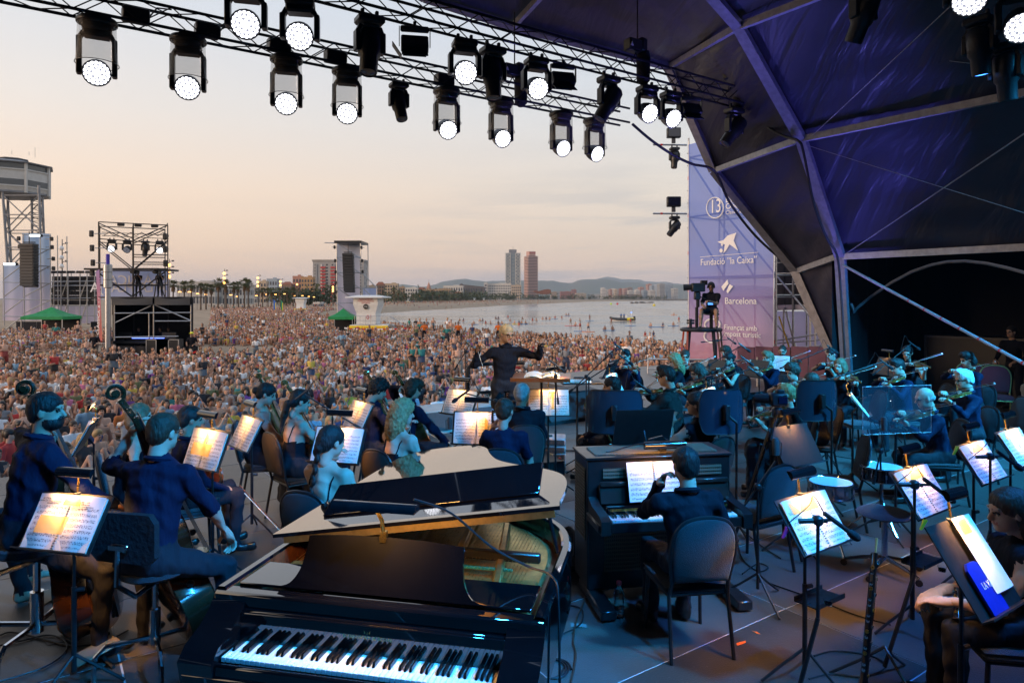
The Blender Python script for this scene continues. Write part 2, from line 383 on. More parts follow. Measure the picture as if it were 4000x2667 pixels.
ds=dn.new('ShaderNodeMix');ds.data_type='RGBA';ds.inputs[7].default_value=(.16,.15,.14,1);dl.new(dr.outputs[0],ds.inputs[0]);dl.new(dx.outputs[2],ds.inputs[6]);dl.new(ds.outputs[2],db.inputs['Base Color'])
m=MB();m.add([uvz(-9,-9,-.005),uvz(22,-9,-.005),uvz(22,11,-.005),uvz(-9,11,-.005)],[(0,1,2,3)])
m.add([uvz(-9,11,-.005),uvz(22,11,-.005),uvz(22,11,-1.6),uvz(-9,11,-1.6)],[(0,1,2,3)])
mat('joint_light',(.50,.50,.54),.5)
stage=m.bd('stage_floor',['joint_light']);tag(stage,kind='structure')
def chamfer_slab(mb,u0,u1,v0,v1,zt,zb):
 g=.006;vs=[uvz(u0+g,v0+g,zb),uvz(u1-g,v0+g,zb),uvz(u1-g,v1-g,zb),uvz(u0+g,v1-g,zb),uvz(u0+g,v0+g,zt),uvz(u1-g,v0+g,zt),uvz(u1-g,v1-g,zt),uvz(u0+g,v1-g,zt)]
 mb.add(vs,[(0,1,5,4),(1,2,6,5),(2,3,7,6),(3,0,4,7),(4,5,6,7)])
cnt=0
PU,PV=2.07,1.0
pm=MB()
chamfer_slab(pm,0,PU,0,PV,0,-.004);slab0=None
for i in range(-4,11):
 for j in range(-9,11):
  u0=i*PU+(.62 if j%2 else 0)*0+.45;v0=j*PV
  p=uvz(u0,v0)
  if slab0 is None:
   slab0=pm.bd('deck_panel','deck_panel',stage,sm=False);o=slab0
  else:
   o=bpy.data.objects.new('deck_panel',slab0.data);COL.objects.link(o);o.parent=stage
  o.location=p;o.location.z=RNG.uniform(-.0015,.0015)
  # wing deck for the camera crane and skirts at the front edge
m=MB();vs=[uvz(11.5,11.01,-.01),uvz(22,11.01,-.01),uvz(22,16.5,-.01),uvz(11.5,16.5,-.01)]
m.add(vs+[q-Vector((0,0,1.4))for q in vs],[(0,1,2,3),(0,4,5,1),(3,2,6,7),(0,3,7,4),(1,5,6,2)])
mat('skirt_grey',(.33,.31,.29),.7,noise=(2,.2))
tag(m.bd('stage_wing',['deck_panel']),kind='structure')
# -- tent
C_U=4.6
P2=[on_v(3345,1470,8.0),on_v(3282,1003,8.0),on_v(3129,544,8.0),on_v(2885,106,8.0)]
def to_uv(p):return(p.x*CT+p.y*ST,-p.x*ST+p.y*CT)
RIBUZ=[(to_uv(p)[0],p.z)for p in P2]
RIBUZ[0]=(RIBUZ[1][0]+.35,0)
apex=9.55
RIBUZ+=[((RIBUZ[3][0]+C_U)/2+.25,8.75),(C_U,apex)]
ARCH=RIBUZ+[(2*C_U-u,z)for u,z in RIBUZ[-2::-1]]
FR=[on_v(3292,1455,8.6),on_v(3106,1058,10.0),on_v(2787,667,11.1),on_v(2610,262,11.7)]
FUZ=[(to_uv(p)[0],to_uv(p)[1],p.z)for p in FR];FUZ[0]=(FUZ[0][0]+.25,8.55,0)
q=on_v(2000,104,12.4);FUZ.append((to_uv(q)[0],12.4,q.z))
q=on_v(1660,-6,12.7);FUZ.append((to_uv(q)[0],12.7,q.z))
FUZ_L=[(C_U-.6,12.9,9.4)]+[(2*C_U-u-1.4,v,z)for u,v,z in FUZ[-2::-1]]
FARCH=FUZ[:-1]+[FUZ[-1]]+FUZ_L
tent=th('stage_tent','dark arched stage tent with pale frame ribs over the orchestra','tent',uvz(C_U,8))
fab=mat('tent_fabric',(.022,.022,.045),.38,spec=.7,bump=(1.2,.4,(1,1,.35)))
n=fab.node_tree.nodes;l=fab.node_tree.links;b=n['Principled BSDF']# creases raking down the cloth
tc=n.new('ShaderNodeTexCoord');mp=n.new('ShaderNodeMapping');mp.inputs['Rotation'].default_value=(R(20),R(-35),R(-20));mp.inputs['Scale'].default_value=(1.5,.22,.26);l.new(tc.outputs['Object'],mp.inputs[0])
nz=n.new('ShaderNodeTexNoise');nz.inputs['Scale'].default_value=1.5;nz.inputs['Detail'].default_value=4;nz.inputs['Roughness'].default_value=.5;nz.inputs['Distortion'].default_value=.6;l.new(mp.outputs[0],nz.inputs[0])
bp=n.new('ShaderNodeBump');bp.inputs['Strength'].default_value=.8;bp.inputs['Distance'].default_value=.13;l.new(nz.outputs[0],bp.inputs['Height']);l.new(bp.outputs[0],b.inputs['Normal'])
def lerp(a,b,t):return a+(b-a)*t
def panel_grid(A,B,C_,D,out,sag,nu=18,nv=10):
 """quad A B C D with a slight outward sag, double sided"""
 def fn(s,t):
  p=lerp(lerp(A,B,s),lerp(D,C_,s),t)
  return p+out*sag*math.sin(PI*s)*math.sin(PI*t)+out*.03*math.sin(s*23+t*9)*math.sin(PI*t)
 mb=MB();mb.grid(fn,nu,nv);return mb
RV=[8.0,2.6,-2.8,-8.2]
ctr=uvz(C_U,6,2)
for k,(v0,v1)in enumerate(zip(RV,RV[1:])):
 for i in range(1,len(ARCH)-2):
  (ua,za),(ub,zb)=ARCH[i],ARCH[i+1]
  A,B,C_,D=uvz(ua,v0,za),uvz(ub,v0,zb),uvz(ub,v1,zb),uvz(ua,v1,za)
  out=((A+C_)/2-uvz(C_U,(v0+v1)/2,2)).normalized()
  panel_grid(A+out*.16,B+out*.16,C_+out*.16,D+out*.16,out,.12).bd('fabric_panel','tent_fabric',tent,wd=True)
for i in range(0,len(FUZ)-1):
 f0,f1=uvz(*FUZ[i]),uvz(*FUZ[i+1]);r0=uvz(ARCH[i][0],8,ARCH[i][1]);r1=uvz(ARCH[i+1][0],8,ARCH[i+1][1])
 out=((f0+r1)/2-uvz(C_U,9,1.5)).normalized()
 panel_grid(r0+out*.16,r1+out*.16,f1+out*.1,f0+out*.1,out,.1,22,14).bd('fabric_panel','tent_fabric',tent,wd=True)
j=len(FUZ)-1# left half of the visor, out of frame
for i in range(len(FUZ)-1,len(FARCH)-1):
 f0,f1=uvz(*FARCH[i]),uvz(*FARCH[i+1]);r0=uvz(ARCH[i][0],8,ARCH[i][1]);r1=uvz(ARCH[min(i+1,len(ARCH)-1)][0],8,ARCH[min(i+1,len(ARCH)-1)][1])
 out=Vector((0,0,1));panel_grid(r0+out*.16,r1+out*.16,f1+out*.1,f0+out*.1,out,.1,6,6).bd('fabric_panel','tent_fabric',tent,wd=True)
for v in RV:
 for i in range(len(ARCH)-1):
  MB().beam(uvz(ARCH[i][0],v,ARCH[i][1]),uvz(ARCH[i+1][0],v,ARCH[i+1][1]),.10,.22,up=uvz(0,1)).bd('rib_beam','tent_frame',tent,wd=True)
for i in range(len(FARCH)-1):
 a,b2=uvz(*FARCH[i]),uvz(*FARCH[i+1]);MB().beam(a,b2,.11,.22,up=uvz(0,1)).bd('rib_beam','tent_frame',tent,wd=True)
for i in range(1,len(ARCH)-1):
 for v0,v1 in zip(RV,RV[1:]):
  mb=MB();a,b2=uvz(ARCH[i][0],v0-.07,ARCH[i][1]),uvz(ARCH[i][0],v1+.07,ARCH[i][1]);mb.beam(a,b2,.09,.13);mb.bd('purlin','pale_frame',tent,wd=True)
 if i<len(FUZ)-1:
  MB().beam(uvz(ARCH[i][0],8.07,ARCH[i][1]),uvz(*FUZ[i])+uvz(0,-.08),.09,.13).bd('purlin','pale_frame',tent,wd=True)
  # backstage drapes that close the tent
drape=mat('drape',(.010,.010,.013),.95,bump=(3,.8,(1,1,.1)))
def pleat(a,b2,z0,z1,name,k=90,amp=.07):
 d=(b2-a).normalized();nrm=Vector((d.y,-d.x,0));L=(b2-a).length
 mb=MB();mb.grid(lambda s,t:a+d*L*s+nrm*amp*math.sin(s*L*5.1+math.sin(s*31))*(1-.3*t)+Vector((0,0,z0+(z1-z0)*t)),k,4)
 return tag(mb.bd(name,'drape'),kind='structure')
pleat(uvz(18.6,8.6),uvz(18.6,-8.3),0.002,7.2,'drape_wall')
pleat(uvz(14.3,8.22),uvz(18.6,8.6),0.002,7.2,'drape_wall',40)
pleat(uvz(18.6,-8.4),uvz(-9,-8.4),0.002,9.4,'drape_wall')
pleat(uvz(-6.2,-8.3),uvz(-6.2,7.0),0.002,6.0,'drape_wall')
m=MB();m.add([uvz(14.2,8.1,5.6),uvz(18.7,8.1,5.6),uvz(18.7,-8.3,5.6),uvz(14.2,-8.3,5.6)],[(3,2,1,0)]);tag(m.bd('drape_ceiling','drape'),kind='structure')
# bracing wires and poles
def rod(name,label,cat,a,b2,r,m_,gp=None,n=6):
 a,b2=Vector(a),Vector(b2);t=th(name,label,cat,(a.x,a.y,min(a.z,b2.z)),gp=gp)
 MB().tube([a,b2],r,n).bd('rod',m_,t,wd=True);return t
def joint(i,v):return uvz(ARCH[i][0],v,ARCH[i][1])
rod('bracing_wire','thin steel wire running from the middle rib joint up to the top right corner','wire',joint(2,8)+Vector((.1,0,-.05)),on_v(3740,0,4.3),.008,'steel_tube','bracing wires')
rod('bracing_wire','thin wire from the lower rib joint climbing right across the dark fabric','wire',joint(1,8)+Vector((.1,0,.05)),on_v(4080,470,3.2),.010,'steel_tube','bracing wires')
rod('bracing_wire','faint wire dropping right from the middle rib joint to the frame edge','wire',joint(2,8)+Vector((.1,0,-.12)),on_v(4060,850,3.4),.005,'steel_tube','bracing wires')
rod('bracing_wire','faint wire crossing the upper purple fabric from left to right','wire',on_v(2990,155,8.3),on_v(4060,280,3.9),.005,'steel_tube','bracing wires')
t=rod('diagonal_pole','long slanted pole with red marks dropping right across the dark backdrop','pole',on_v(3292,1035,7.8),on_v(4060,1452,3.6),.026,'pale_frame')
a,b2=on_v(3292,1035,7.8),on_v(4060,1452,3.6)
for k in range(7):
 c=lerp(a,b2,.43+.085*k);mb=MB();d=(b2-a).normalized();mb.tube([c,c+d*.035],.028,6);mb.bd('red_mark','red_plastic',t,wd=True)
t=th('curved_pipe','pale bent pipe arching over the dark side wall right of the tent leg','pipe',uvz(15.2,6.5))
pp=[(3338,1220),(3345,1205),(3400,1160),(3480,1105),(3560,1062),(3640,1034),(3700,1023),(3770,1020),(3850,1028),(3930,1045),(4040,1075)]
P=[on_u(x,y,15.2-.0002*(x-3300))for x,y in pp];P.insert(0,on_u(3325,1187,15.2));MB().tube(P,.032,8).bd('bent_tube','pale_frame',t,wd=True)
# -- trusses
def truss(label,v,z,u0,u1,s=.32,bay=.42):
 t=th('lighting_truss',label,'truss',uvz(u0,v,z),TH,'lighting trusses');L=u1-u0;h=s/2
 for dy in(-h,h):
  for dz in(0,s):
   MB().tube([(0,dy,dz),(L,dy,dz)],.025,8).bd('chord','dark_truss',t)
 zig={}
 def br(key,a,b2,x):
  if key not in zig:
   o=MB().tube([a,b2],.010,5).bd('brace','dark_truss',t);zig[key]=o.data
  else:
   o=bpy.data.objects.new('brace',zig[key]);COL.objects.link(o);o.parent=t
  o.location=(x,0,0)
 k=int(L/bay)
 for i in range(k):
  x=i*bay
  for dy in(-h,h):br(('s',dy,i%2),(0,dy,0 if i%2 else s),(bay,dy,s if i%2 else 0),x)
  for dz in(0,s):br(('h',dz,i%2),(0,-h if i%2 else h,dz),(bay,h if i%2 else-h,dz),x)
 return t
T1Z,T2Z=6.36,6.58
u1r=to_uv(on_v(2440,490,11.5))[0];truss('front lighting truss hung with clear-hooded lamps across the sky',11.5,T1Z,-2.5,u1r)
u2r=to_uv(on_v(2930,405,9.5))[0];truss('rear lighting truss nearest the tent carrying bare moving lamps',9.5,T2Z,-2.5,u2r)
# -- fixtures
mat('led_white',(.9,.9,.95),.3,emit=(.93,.94,1,3.6));mat('led_back',(.3,.3,.33),.3,emit=(.8,.82,1,.22));mat('lens_dark',(.01,.012,.03),.05,coat=1);mat('lens_blue',(.02,.05,.3),.1,emit=(.05,.25,1,5))
mat('hood_clear',(.45,.40,.33),.10,alpha=.25,spec=.6,noise=(9,.5));mat('lamp_black',(.013,.013,.015),.38,noise=(30,.3),bump=(60,.1))
mat('lens_glow',(.6,.7,.9),.1,emit=(.8,.9,1,3))
LAMPN=0
def aim(d):
 d=Vector(d).normalized();return frame_z(d)
def mlamp(label,top,d,kind='wash',lit='led_white',hood=False,s=1.0,yaw=None,gp='stage lamps on the trusses'):
 """hangs from `top`; the head swivels in a yoke and looks along d"""
 t=th('stage_lamp',label,'stage lamp',top,0,gp)
 d=Vector(d).normalized();h=Vector((d.x,d.y,0));h=h.normalized()if h.length>.05 else Vector((0,-1,0))
 if yaw is not None:h=hd(yaw)
 sd_=Vector((h.y,-h.x,0))# pivot axis of the yoke
 Rz=Matrix((sd_,h,Vector((0,0,1)))).transposed()
 mb=MB()
 for q in(-.11,.11):
  mb.box(sd_*q*s+Vector((0,0,-.03*s)),(.05*s,.06*s,.10*s),Rz,ch=.01)
 mb.bd('clamp','grey_plastic',t)
 wash=kind=='wash';MB().box((0,0,-.14*s),(.40*s,.30*s,.12*s),Rz,ch=.03*s).box((0,0,-.24*s),(.38*s if wash else .26*s,.24*s,.12*s if wash else .05*s),Rz,ch=.03*s).bd('base','lamp_black',t)
 wash=kind=='wash';drop=((.82 if hood else .60)if wash else .56)*s;hw=(.235 if wash else .19)*s
 piv=Vector((0,0,-drop))
 for q in(-1,1):
  mb=MB();a=sd_*q*hw*.75+Vector((0,0,-.23*s));b2=sd_*q*hw+Vector((0,0,-.34*s));c=piv+sd_*q*hw-Vector((0,0,.06*s))
  mb.beam(a,b2,.06*s,.12*s,up=h,ch=.012*s);mb.beam(b2+Vector((0,0,.03*s)),c,.075*s,.16*s,up=h,ch=.015*s);mb.bd('yoke_arm','lamp_black',t)
 M=aim(d)
 if wash:
  hdo=MB().lathe([(0,-.20*s),(.10*s,-.20*s),(.16*s,-.15*s),(.185*s,-.05*s),(.195*s,.08*s),(.20*s,.11*s),(.185*s,.115*s),(.18*s,.10*s),(0,.10*s)],20,piv,M).bd('head','lamp_black',t)
  mb=MB();k=0
  for ring,cn in((0,1),(1,6),(2,12),(3,18)):
   for i in range(cn):
    a=2*PI*i/max(cn,1)+ring*.3;rr=ring*.052*s;c=piv+M@Vector((rr*math.cos(a),rr*math.sin(a),.106*s));mb.lathe([(.0225*s,0),(.016*s,.010*s),(0,.013*s)],7,c,M)
  mb.bd('led_lens',lit,t);MB().lathe([(.178*s,.1015*s),(0,.1016*s)],20,piv,M).bd('lens_plate','led_back',t)
 else:
  MB().lathe([(0,-.30*s),(.13*s,-.30*s),(.165*s,-.25*s),(.175*s,-.05*s),(.165*s,.10*s),(.135*s,.14*s),(.13*s,.38*s),(.122*s,.40*s),(.11*s,.385*s),(0,.38*s)],18,piv,M).bd('head','lamp_black',t)
  MB().lathe([(.105*s,.386*s),(.06*s,.395*s),(0,.398*s)],16,piv,M).bd('lens',lit,t)
 if hood:
  MB().lathe([(0,-.02*s),(.27*s,-.02*s),(.285*s,-.05*s),(.28*s,-.09*s),(.26*s,-.09*s),(.25*s,-.05*s),(0,-.05*s)],24).bd('hood_lid','lamp_black',t)
  mb=MB();n=28
  prof=[(.262,-.08),(.268,-.25),(.272,-.45),(.28,-.60),(.298,-.70)]
  mb.lathe([(r*s,z*s)for r,z in prof],n);mb.f=mb.f[:-2];mb.m=mb.m[:-2];mb.bd('clear_hood','hood_clear',t)
  MB().tube([(.297*s*math.cos(2*PI*i/n),.297*s*math.sin(2*PI*i/n),-.70*s)for i in range(n)],.006,5,closed=True).bd('hood_rim','grey_plastic',t)
 return t
def tz(x,v,z):
 """point on the truss line v, z under pixel column x"""
 p=on_v(x,0,v);return Vector((p.x,p.y,z))
ORD=['first','second','third','fourth','fifth','sixth','seventh','eighth']
for i,(x,tg)in enumerate([(379,(-.6,0,1.2)),(735,(-1.5,0,1)),(1119,(-1,.5,1)),(1356,(0,0,1)),(1745,(4.5,1,0)),(1957,(6,2,.5)),(2192,(8,3,.5)),(2323,(10,4,.5))]):
 p=tz(x,11.5,T1Z-.02);mlamp(f'lit lamp in a clear plastic rain hood, {ORD[i]} from left on front truss',p,Vector(tg)-p,hood=True,s=.94)
for i,(x,tg)in enumerate([(962,(-1,-1,1)),(1172,(-1,-1,.6)),(1815,(2.5,0,1)),(2095,(5,.5,.5)),(2528,(8,2,0)),(2620,(9,2,0))]):
 p=tz(x,9.5,T2Z-.02);mlamp(f'bare lit lamp without hood, {ORD[i]} from left on rear truss',p,Vector(tg)-p,s=.98)
for x,v,z,d,lb in[(318,9.5,T2Z+.33,(.05,-.1,-1),'unlit blue-black spot lamp hanging top left in front of truss'),(1444,9.5,T2Z-.02,(.0,-.25,-1),'large unlit black spot lamp pointing straight down, left end of rear truss'),
(1925,9.5,T2Z-.02,(.05,-.2,-1),'black spot lamp pointing straight down beside the third bare lit lamp'),(2378,9.5,T2Z-.02,(-.55,-.2,-1),'black spot lamp tilted down left over the front truss end'),
(2868,9.5,T2Z-.02,(-.75,-.2,-1),'black spot lamp tilted left at right end of rear truss'),(1558,11.5,T1Z-.02,(.25,-.3,-1),'slim black spot lamp with blue lens between hooded lamps on front truss')]:
 mlamp(lb,tz(x,v,z),d,'spot','lens_dark',s=1.0 if v<10 else .82,yaw=150)
def flood(label,top,h,s=1.0):
 """flat barn-door flood light on a bracket"""
 t=th('flood_light',label,'flood light',top,hrot(h),'barn-door flood lights')
 MB().box((0,0,-.03*s),(.05*s,.05*s,.1*s),ch=.01).box((0,0,-.10*s),(.44*s,.08*s,.09*s),ch=.02).bd('bracket','grey_plastic',t)
 for q in(-1,1):
  MB().box((q*.235*s,0,-.22*s),(.012*s,.07*s,.30*s),ch=.005).bd('bracket_arm','grey_plastic',t)
 Rx=Matrix.Rotation(R(35),3,'X')
 MB().box((0,0,-.33*s),(.42*s,.16*s,.26*s),Rx,ch=.02).bd('housing','lamp_black',t)
 MB().box(Vector((0,.10*s,-.50*s)),(.40*s,.012*s,.22*s),Matrix.Rotation(R(55),3,'X')).bd('barn_door','lamp_black',t)
 MB().box(Vector((.27*s,-.06*s,-.42*s)),(.012*s,.20*s,.24*s),Matrix.Rotation(R(35),3,'Y')).bd('barn_door','lamp_black',t)
 MB().box(Vector((0,-.10*s,-.42*s)),(.36*s,.008*s,.20*s),Rx).bd('lens','lens_dark',t)
flood('black barn-door flood light beside the straight-down spot, left on rear truss',tz(1620,9.5,T2Z-.02),170)
flood('black barn-door flood light right of the fourth bare lit lamp',tz(2200,9.5,T2Z-.02),165)
flood('black barn-door flood light by the sixth bare lit lamp near tent',tz(2700,9.5,T2Z-.02),165)
flood('black flood light seen from below at top left edge of sky',tz(640,9.5,T2Z+.12),170,.9)
def hoist(label,x,v,z,ztop):
 p=tz(x,v,z);t=th('chain_hoist',label,'chain hoist',p,TH,'chain hoists')
 MB().box((-.12,0,.62),(.34,.22,.24),ch=.03).box((.10,0,.66),(.2,.24,.3),ch=.05).bd('motor_housing','black_plastic',t)
 MB().prism([(-.30,-.05),(-.22,-.05),(-.26,.03)],-.003,.003,basis((0,-.118,.62),(1,0,0),(0,0,1))).bd('white_triangle','white_paint',t)
 MB().lathe([(.06,-.02),(.13,.05),(.14,.5),(.12,.62)],10,(.16,0,-.06)).bd('chain_bag','black_cloth',t)
 MB().tube([(0,0,.75),(0,0,ztop-z)],.014,6).tube([(-.05,0,.5),(-.16,0,.3)],.012,5).tube([(-.05,0,.5),(.06,0,.3)],.012,5).bd('chain','black_metal',t)
hoist('black chain hoist above the middle of rear truss under the fabric',2490,9.5,T2Z,9.0)
hoist('black chain hoist at the right end of rear truss',2870,9.5,T2Z,7.6)
hoist('small chain hoist on front truss between lit lamps',2010,11.5,T1Z,8.2)
# dimmer boxes riding inside the front truss
for x,lb in((530,'black connector box inside front truss, left of second hooded lamp'),(810,'black connector box inside front truss, right of second hooded lamp'),(1310,'black connector box inside front truss above fourth hooded lamp'),(1090,'black connector box inside front truss above third hooded lamp'),(1735,'black connector box inside front truss above fifth hooded lamp')):
 p=tz(x,11.5,T1Z+.06);t=th('connector_box',lb,'connector box',p,TH,'boxes in the truss');MB().box((0,0,.08),(.36,.22,.2),ch=.02).bd('case','black_plastic',t);MB().tube([(.18,0,.1),(.3,.1,.3),(.5,.12,.33)],.012,5).bd('cable_tail','cable',t)
 # sagging feeder cables
def cable(name,label,pts,r,m_='cable',n=6,gp='cables',sub=6):
 P=[Vector(p)for p in pts];Q=[]
 for i in range(len(P)-1):
  p0,p1,p2,p3=P[max(i-1,0)],P[i],P[i+1],P[min(i+2,len(P)-1)]
  for k in range(sub):
   t=k/sub;Q.append(.5*((2*p1)+(p2-p0)*t+(2*p0-5*p1+4*p2-p3)*t*t+(3*p1-p0-3*p2+p3)*t**3))
 Q.append(P[-1]);o=MB().tube(Q,r,n).bd(name,m_);return tag(o,label,'cable',gp)
cable('feeder_cable','thick black cable sagging from front truss end to the tent leg',[on_v(x,y,11.3+(.0-i*.1))for i,(x,y)in enumerate([(2470,485),(2540,545),(2620,600),(2700,640),(2790,668),(2850,790),(2950,920),(3060,1020),(3100,1048),(3160,1062),(3220,1042),(3275,1008)])],.032)
cable('feeder_cable','black cable hanging from rear truss end along the second rib',[on_v(x,y,v)for x,y,v in[(2920,405,9.4),(2960,455,9.3),(3010,505,8.8),(3070,535,8.3),(3120,552,7.9),(3140,600,7.85),(3180,800,7.85),(3230,930,7.85),(3270,1000,7.85),(3285,1150,7.85),(3300,1400,7.8)]],.028)
# -- lamps behind the camera side that light the stage (partly in view, top right)
def spot_in(t,d,pos,power,col,ang=70,blend=.6,size=.25):
 ld=bpy.data.lights.new('beam','SPOT');ld.energy=power;ld.color=col;ld.spot_size=R(ang);ld.spot_blend=blend;ld.shadow_soft_size=size
 o=bpy.data.objects.new('beam',ld);COL.objects.link(o);o.location=Vector(pos)-t.location;o.rotation_euler=Vector(d).to_track_quat('-Z','Y').to_euler();o.parent=t
BLUE=(.02,.34,1.0);CYAN=(.03,.46,1.0);PURP=(.20,.18,1.0);WARMW=(1,.62,.35)
def stage_wash(label,p,tg,power,col,ang=70,lit='lens_blue',kind='spot'):
 p=Vector(p);d=Vector(tg)-p;t=mlamp(label,p,d,kind,lit,s=1.0)
 spot_in(t,d,p+Vector((0,0,-.56))+d.normalized()*.45,power,col,ang)
 return t
truss('side truss overhead at top right corner, mostly out of view',-1.0,6.9,2.5,15.0)
stage_wash('blue stage lamp over the right side of the camera',uvz(5.0,-1,6.86),uvz(1.0,6.0,.6),3000,CYAN,66)
stage_wash('blue stage lamp over the left side of the camera',uvz(2.8,-1,6.86),uvz(-.7,4.2,.6),3200,BLUE,75)
stage_wash('blue stage lamp above the woodwind stands',uvz(8.2,-1,6.86),uvz(8.5,6.0,.6),4500,CYAN,60)
stage_wash('deep blue fill lamp added unseen over the front deck',uvz(6.5,-1,6.86),uvz(4.0,2.4,0),2200,(.03,.24,1),64)  # extra lamp out of view, added to turn the deck floor blue
stage_wash('blue stage lamp above the violins',uvz(11.0,-1,6.86),uvz(10.8,7.2,.6),8500,CYAN,62)
for i,(x,y)in enumerate([(3785,12),(3990,118)]):
 Y=7.5;p=at(x,y,Y)+Vector((0,0,.60));mlamp(['white lit lamp at the very top right of the tent','white lit lamp cut by right edge under the tent roof'][i],p,Vector((-.45,-.75,-.75)),s=.9,gp='lamps under the tent roof')
for i,(x,y)in enumerate([(3826,150),(3930,250),(3372,20)]):
 Y=8.2;p=at(x,y-100,Y);t=mlamp(['black spot lamp with glowing blue lens below tent roof','tan-lit black spot lamp pointing down at right edge of tent','black spot lamp at the top edge lighting the purple fabric'][i],p,Vector((.15,.1,-1))if i<2 else Vector((-.2,.5,-1)),'spot','lens_blue' if i!=1 else 'lens_dark',s=.78,gp='lamps under the tent roof')
 # purple wash on the tent lining, from lamps standing behind the drapes' foot
def floor_wash(label,p,tg,power,col,ang):
 t=th('floor_lamp',label,'floor lamp',p,0,'uplighters');d=(Vector(tg)-Vector(p)).normalized();M=aim(d)
 MB().box((0,0,.03),(.3,.3,.06),ch=.02).bd('base','lamp_black',t)
 MB().lathe([(0,-.12),(.1,-.12),(.13,-.04),(.13,.12),(.115,.12),(.11,.09),(0,.09)],16,(0,0,.22),M).bd('head','lamp_black',t)
 MB().lathe([(.1,.095),(0,.098)],14,(0,0,.22),M).bd('lens','lens_glow',t)
 for q in(-1,1):
  MB().box((q*.15,0,.13),(.02,.05,.22)).bd('arm','lamp_black',t)
 spot_in(t,d,Vector(p)+Vector((0,0,.22))+d*.2,power,col,ang)
floor_wash('small uplighter on the floor at the foot of the second rib',uvz(13.6,6.6),uvz(11.9,9.4,6.6),1100,PURP,70)
floor_wash('small uplighter on the floor behind the violins lighting the roof',uvz(12.9,4.6),uvz(12.4,7.2,6.2),1000,PURP,40)
floor_wash('small uplighter on the floor near the front edge of stage',uvz(9.5,10.4),uvz(9.0,10.3,8.4),450,PURP,70)
# warm spot added out of view on the side truss to warm the conductor's face
p=uvz(3.7,-1,6.86)
t=th('added_spot','added unseen warm spot on the side truss aimed at the conductor','spot light',p,0,'stage lamps on the trusses');d=Vector((0.0,8.9,1.7))-(p-Vector((0,0,.25)))
MB().box((0,0,-.06),(.05,.05,.12)).bd('clamp','grey_plastic',t);MB().lathe([(0,-.2),(.07,-.2),(.08,0),(.06,.1),(.065,.24),(0,.24)],14,(0,0,-.2),aim(d)).bd('barrel','lamp_black',t)
spot_in(t,d,p+Vector((0,0,-.2))+d.normalized()*.3,3600,(1,.66,.34),13,.5,.08)
# -- scaffold towers
def tbs(t,segs,m_='steel_tube',r=.025,name='scaffold_tube',n=6):
 for a,b2 in segs:
  MB().tube([a,b2],r,n).bd(name,m_,t,wd=True)
def rgs(t,a,b2,step,m_='red_plastic',r=.034,every=3):
 """couplers and red sleeves along a standard"""
 a,b2=Vector(a),Vector(b2);d=(b2-a);L=d.length;d/=L;k=int(L/step)
 for i in range(1,k):
  c=a+d*step*i;mb=MB()
  if i%every==0:mb.tube([c-d*.06,c+d*.06],r,7);mb.bd('red_sleeve',m_,t,wd=True)
  else:mb.lathe([(r*1.9,-.006),(r*1.9,.006)],8,c,frame_z(d));mb.bd('coupler','steel_tube',t,wd=True)
  # -- banner tower right of the bay
UB=18.0
BX=Vector((ST,-CT,0));BZ=Vector((0,0,1))# along the banner (far to near) and up
def bp_(x,y,off=0.0):return on_u(x,y,UB-off)
pl,pr=bp_(2690,1165),bp_(3022,1165)
vl,vr=to_uv(pl)[1],to_uv(pr)[1]
tw=th('banner_scaffold','steel scaffold tower behind the blue and pink printed banner','scaffold',uvz(UB+.8,(vl+vr)/2,-1.3))
ztop=bp_(2690,565).z
def B(s,z,d=0.0):return uvz(UB+.12+d,vl+(vr-vl)*s,z)
segs=[]
for d in(0,1.6):
 for s in(-.03,.42,1.0):segs.append((B(s,-1.3,d),B(s,ztop+.25,d)))
LV=[.35,2.35,3.0,5.05,7.05]
for z in LV:
 for d in(0,1.6):segs.append((B(-.03,z,d),B(1.0,z,d)))
 for s in(-.03,.42,1.0):segs.append((B(s,z,0),B(s,z,1.6)))
for d in(0,1.6):
 for z0,z1 in((.35,2.35),(3.0,5.05),(5.05,7.05)):
  segs.append((B(-.03,z1,d),B(.42,z0,d)));segs.append((B(.42,z1,d),B(1.0,z0,d)))
tbs(tw,segs,r=.03);rgs(tw,B(-.03,-1.2),B(-.03,ztop+.2),.42)
ban=th('banner','large translucent blue to pink banner with white sponsor logos beside the stage','banner',uvz(UB,(vl+vr)/2,.3))
bm=cban('banner_print',(.70,.34,.46),(.17,.27,.80),.0,3.4)
nt=bm.node_tree;old=nt.nodes['Material Output'].inputs[0].links[0].from_socket
tp=nt.nodes.new('ShaderNodeBsdfTransparent');mx=nt.nodes.new('ShaderNodeMixShader');mx.inputs[0].default_value=.20
nt.links.new(old,mx.inputs[1]);nt.links.new(tp.outputs[0],mx.inputs[2]);nt.links.new(mx.outputs[0],nt.nodes['Material Output'].inputs[0])
mb=MB();zb=bp_(2690,1400).z
mb.grid(lambda s,t:uvz(UB+.035*math.sin(s*9+t*3)*math.sin(PI*t)*.6,vl+(vr-vl)*s,zb+(ztop-zb)*t),14,20);mb.bd('printed_mesh','banner_print',ban,wd=True)
mb=MB()
for s in(0,1):mb.tube([uvz(UB,vl+(vr-vl)*s,zb),uvz(UB,vl+(vr-vl)*s,ztop)],.012,6)
mb.bd('hem','print_white',ban,wd=True)
def btext(txt,x0,y,size_px,align='LEFT',name='lettering',sx=1.0,shear=0,m_='print_white'):
 p=bp_(x0,y,.07);sz=size_px/FPX*p.y*1.32
 return txm(name,txt,sz,basis(p,BX,BZ),m_,ban,.004,align,shear,sx)
btext('Fundaci\u00f3 \u201dla Caixa\u201d',2736,1026,27,sx=.90);btext('Barcelona',2830,1176,27,sx=1.02)
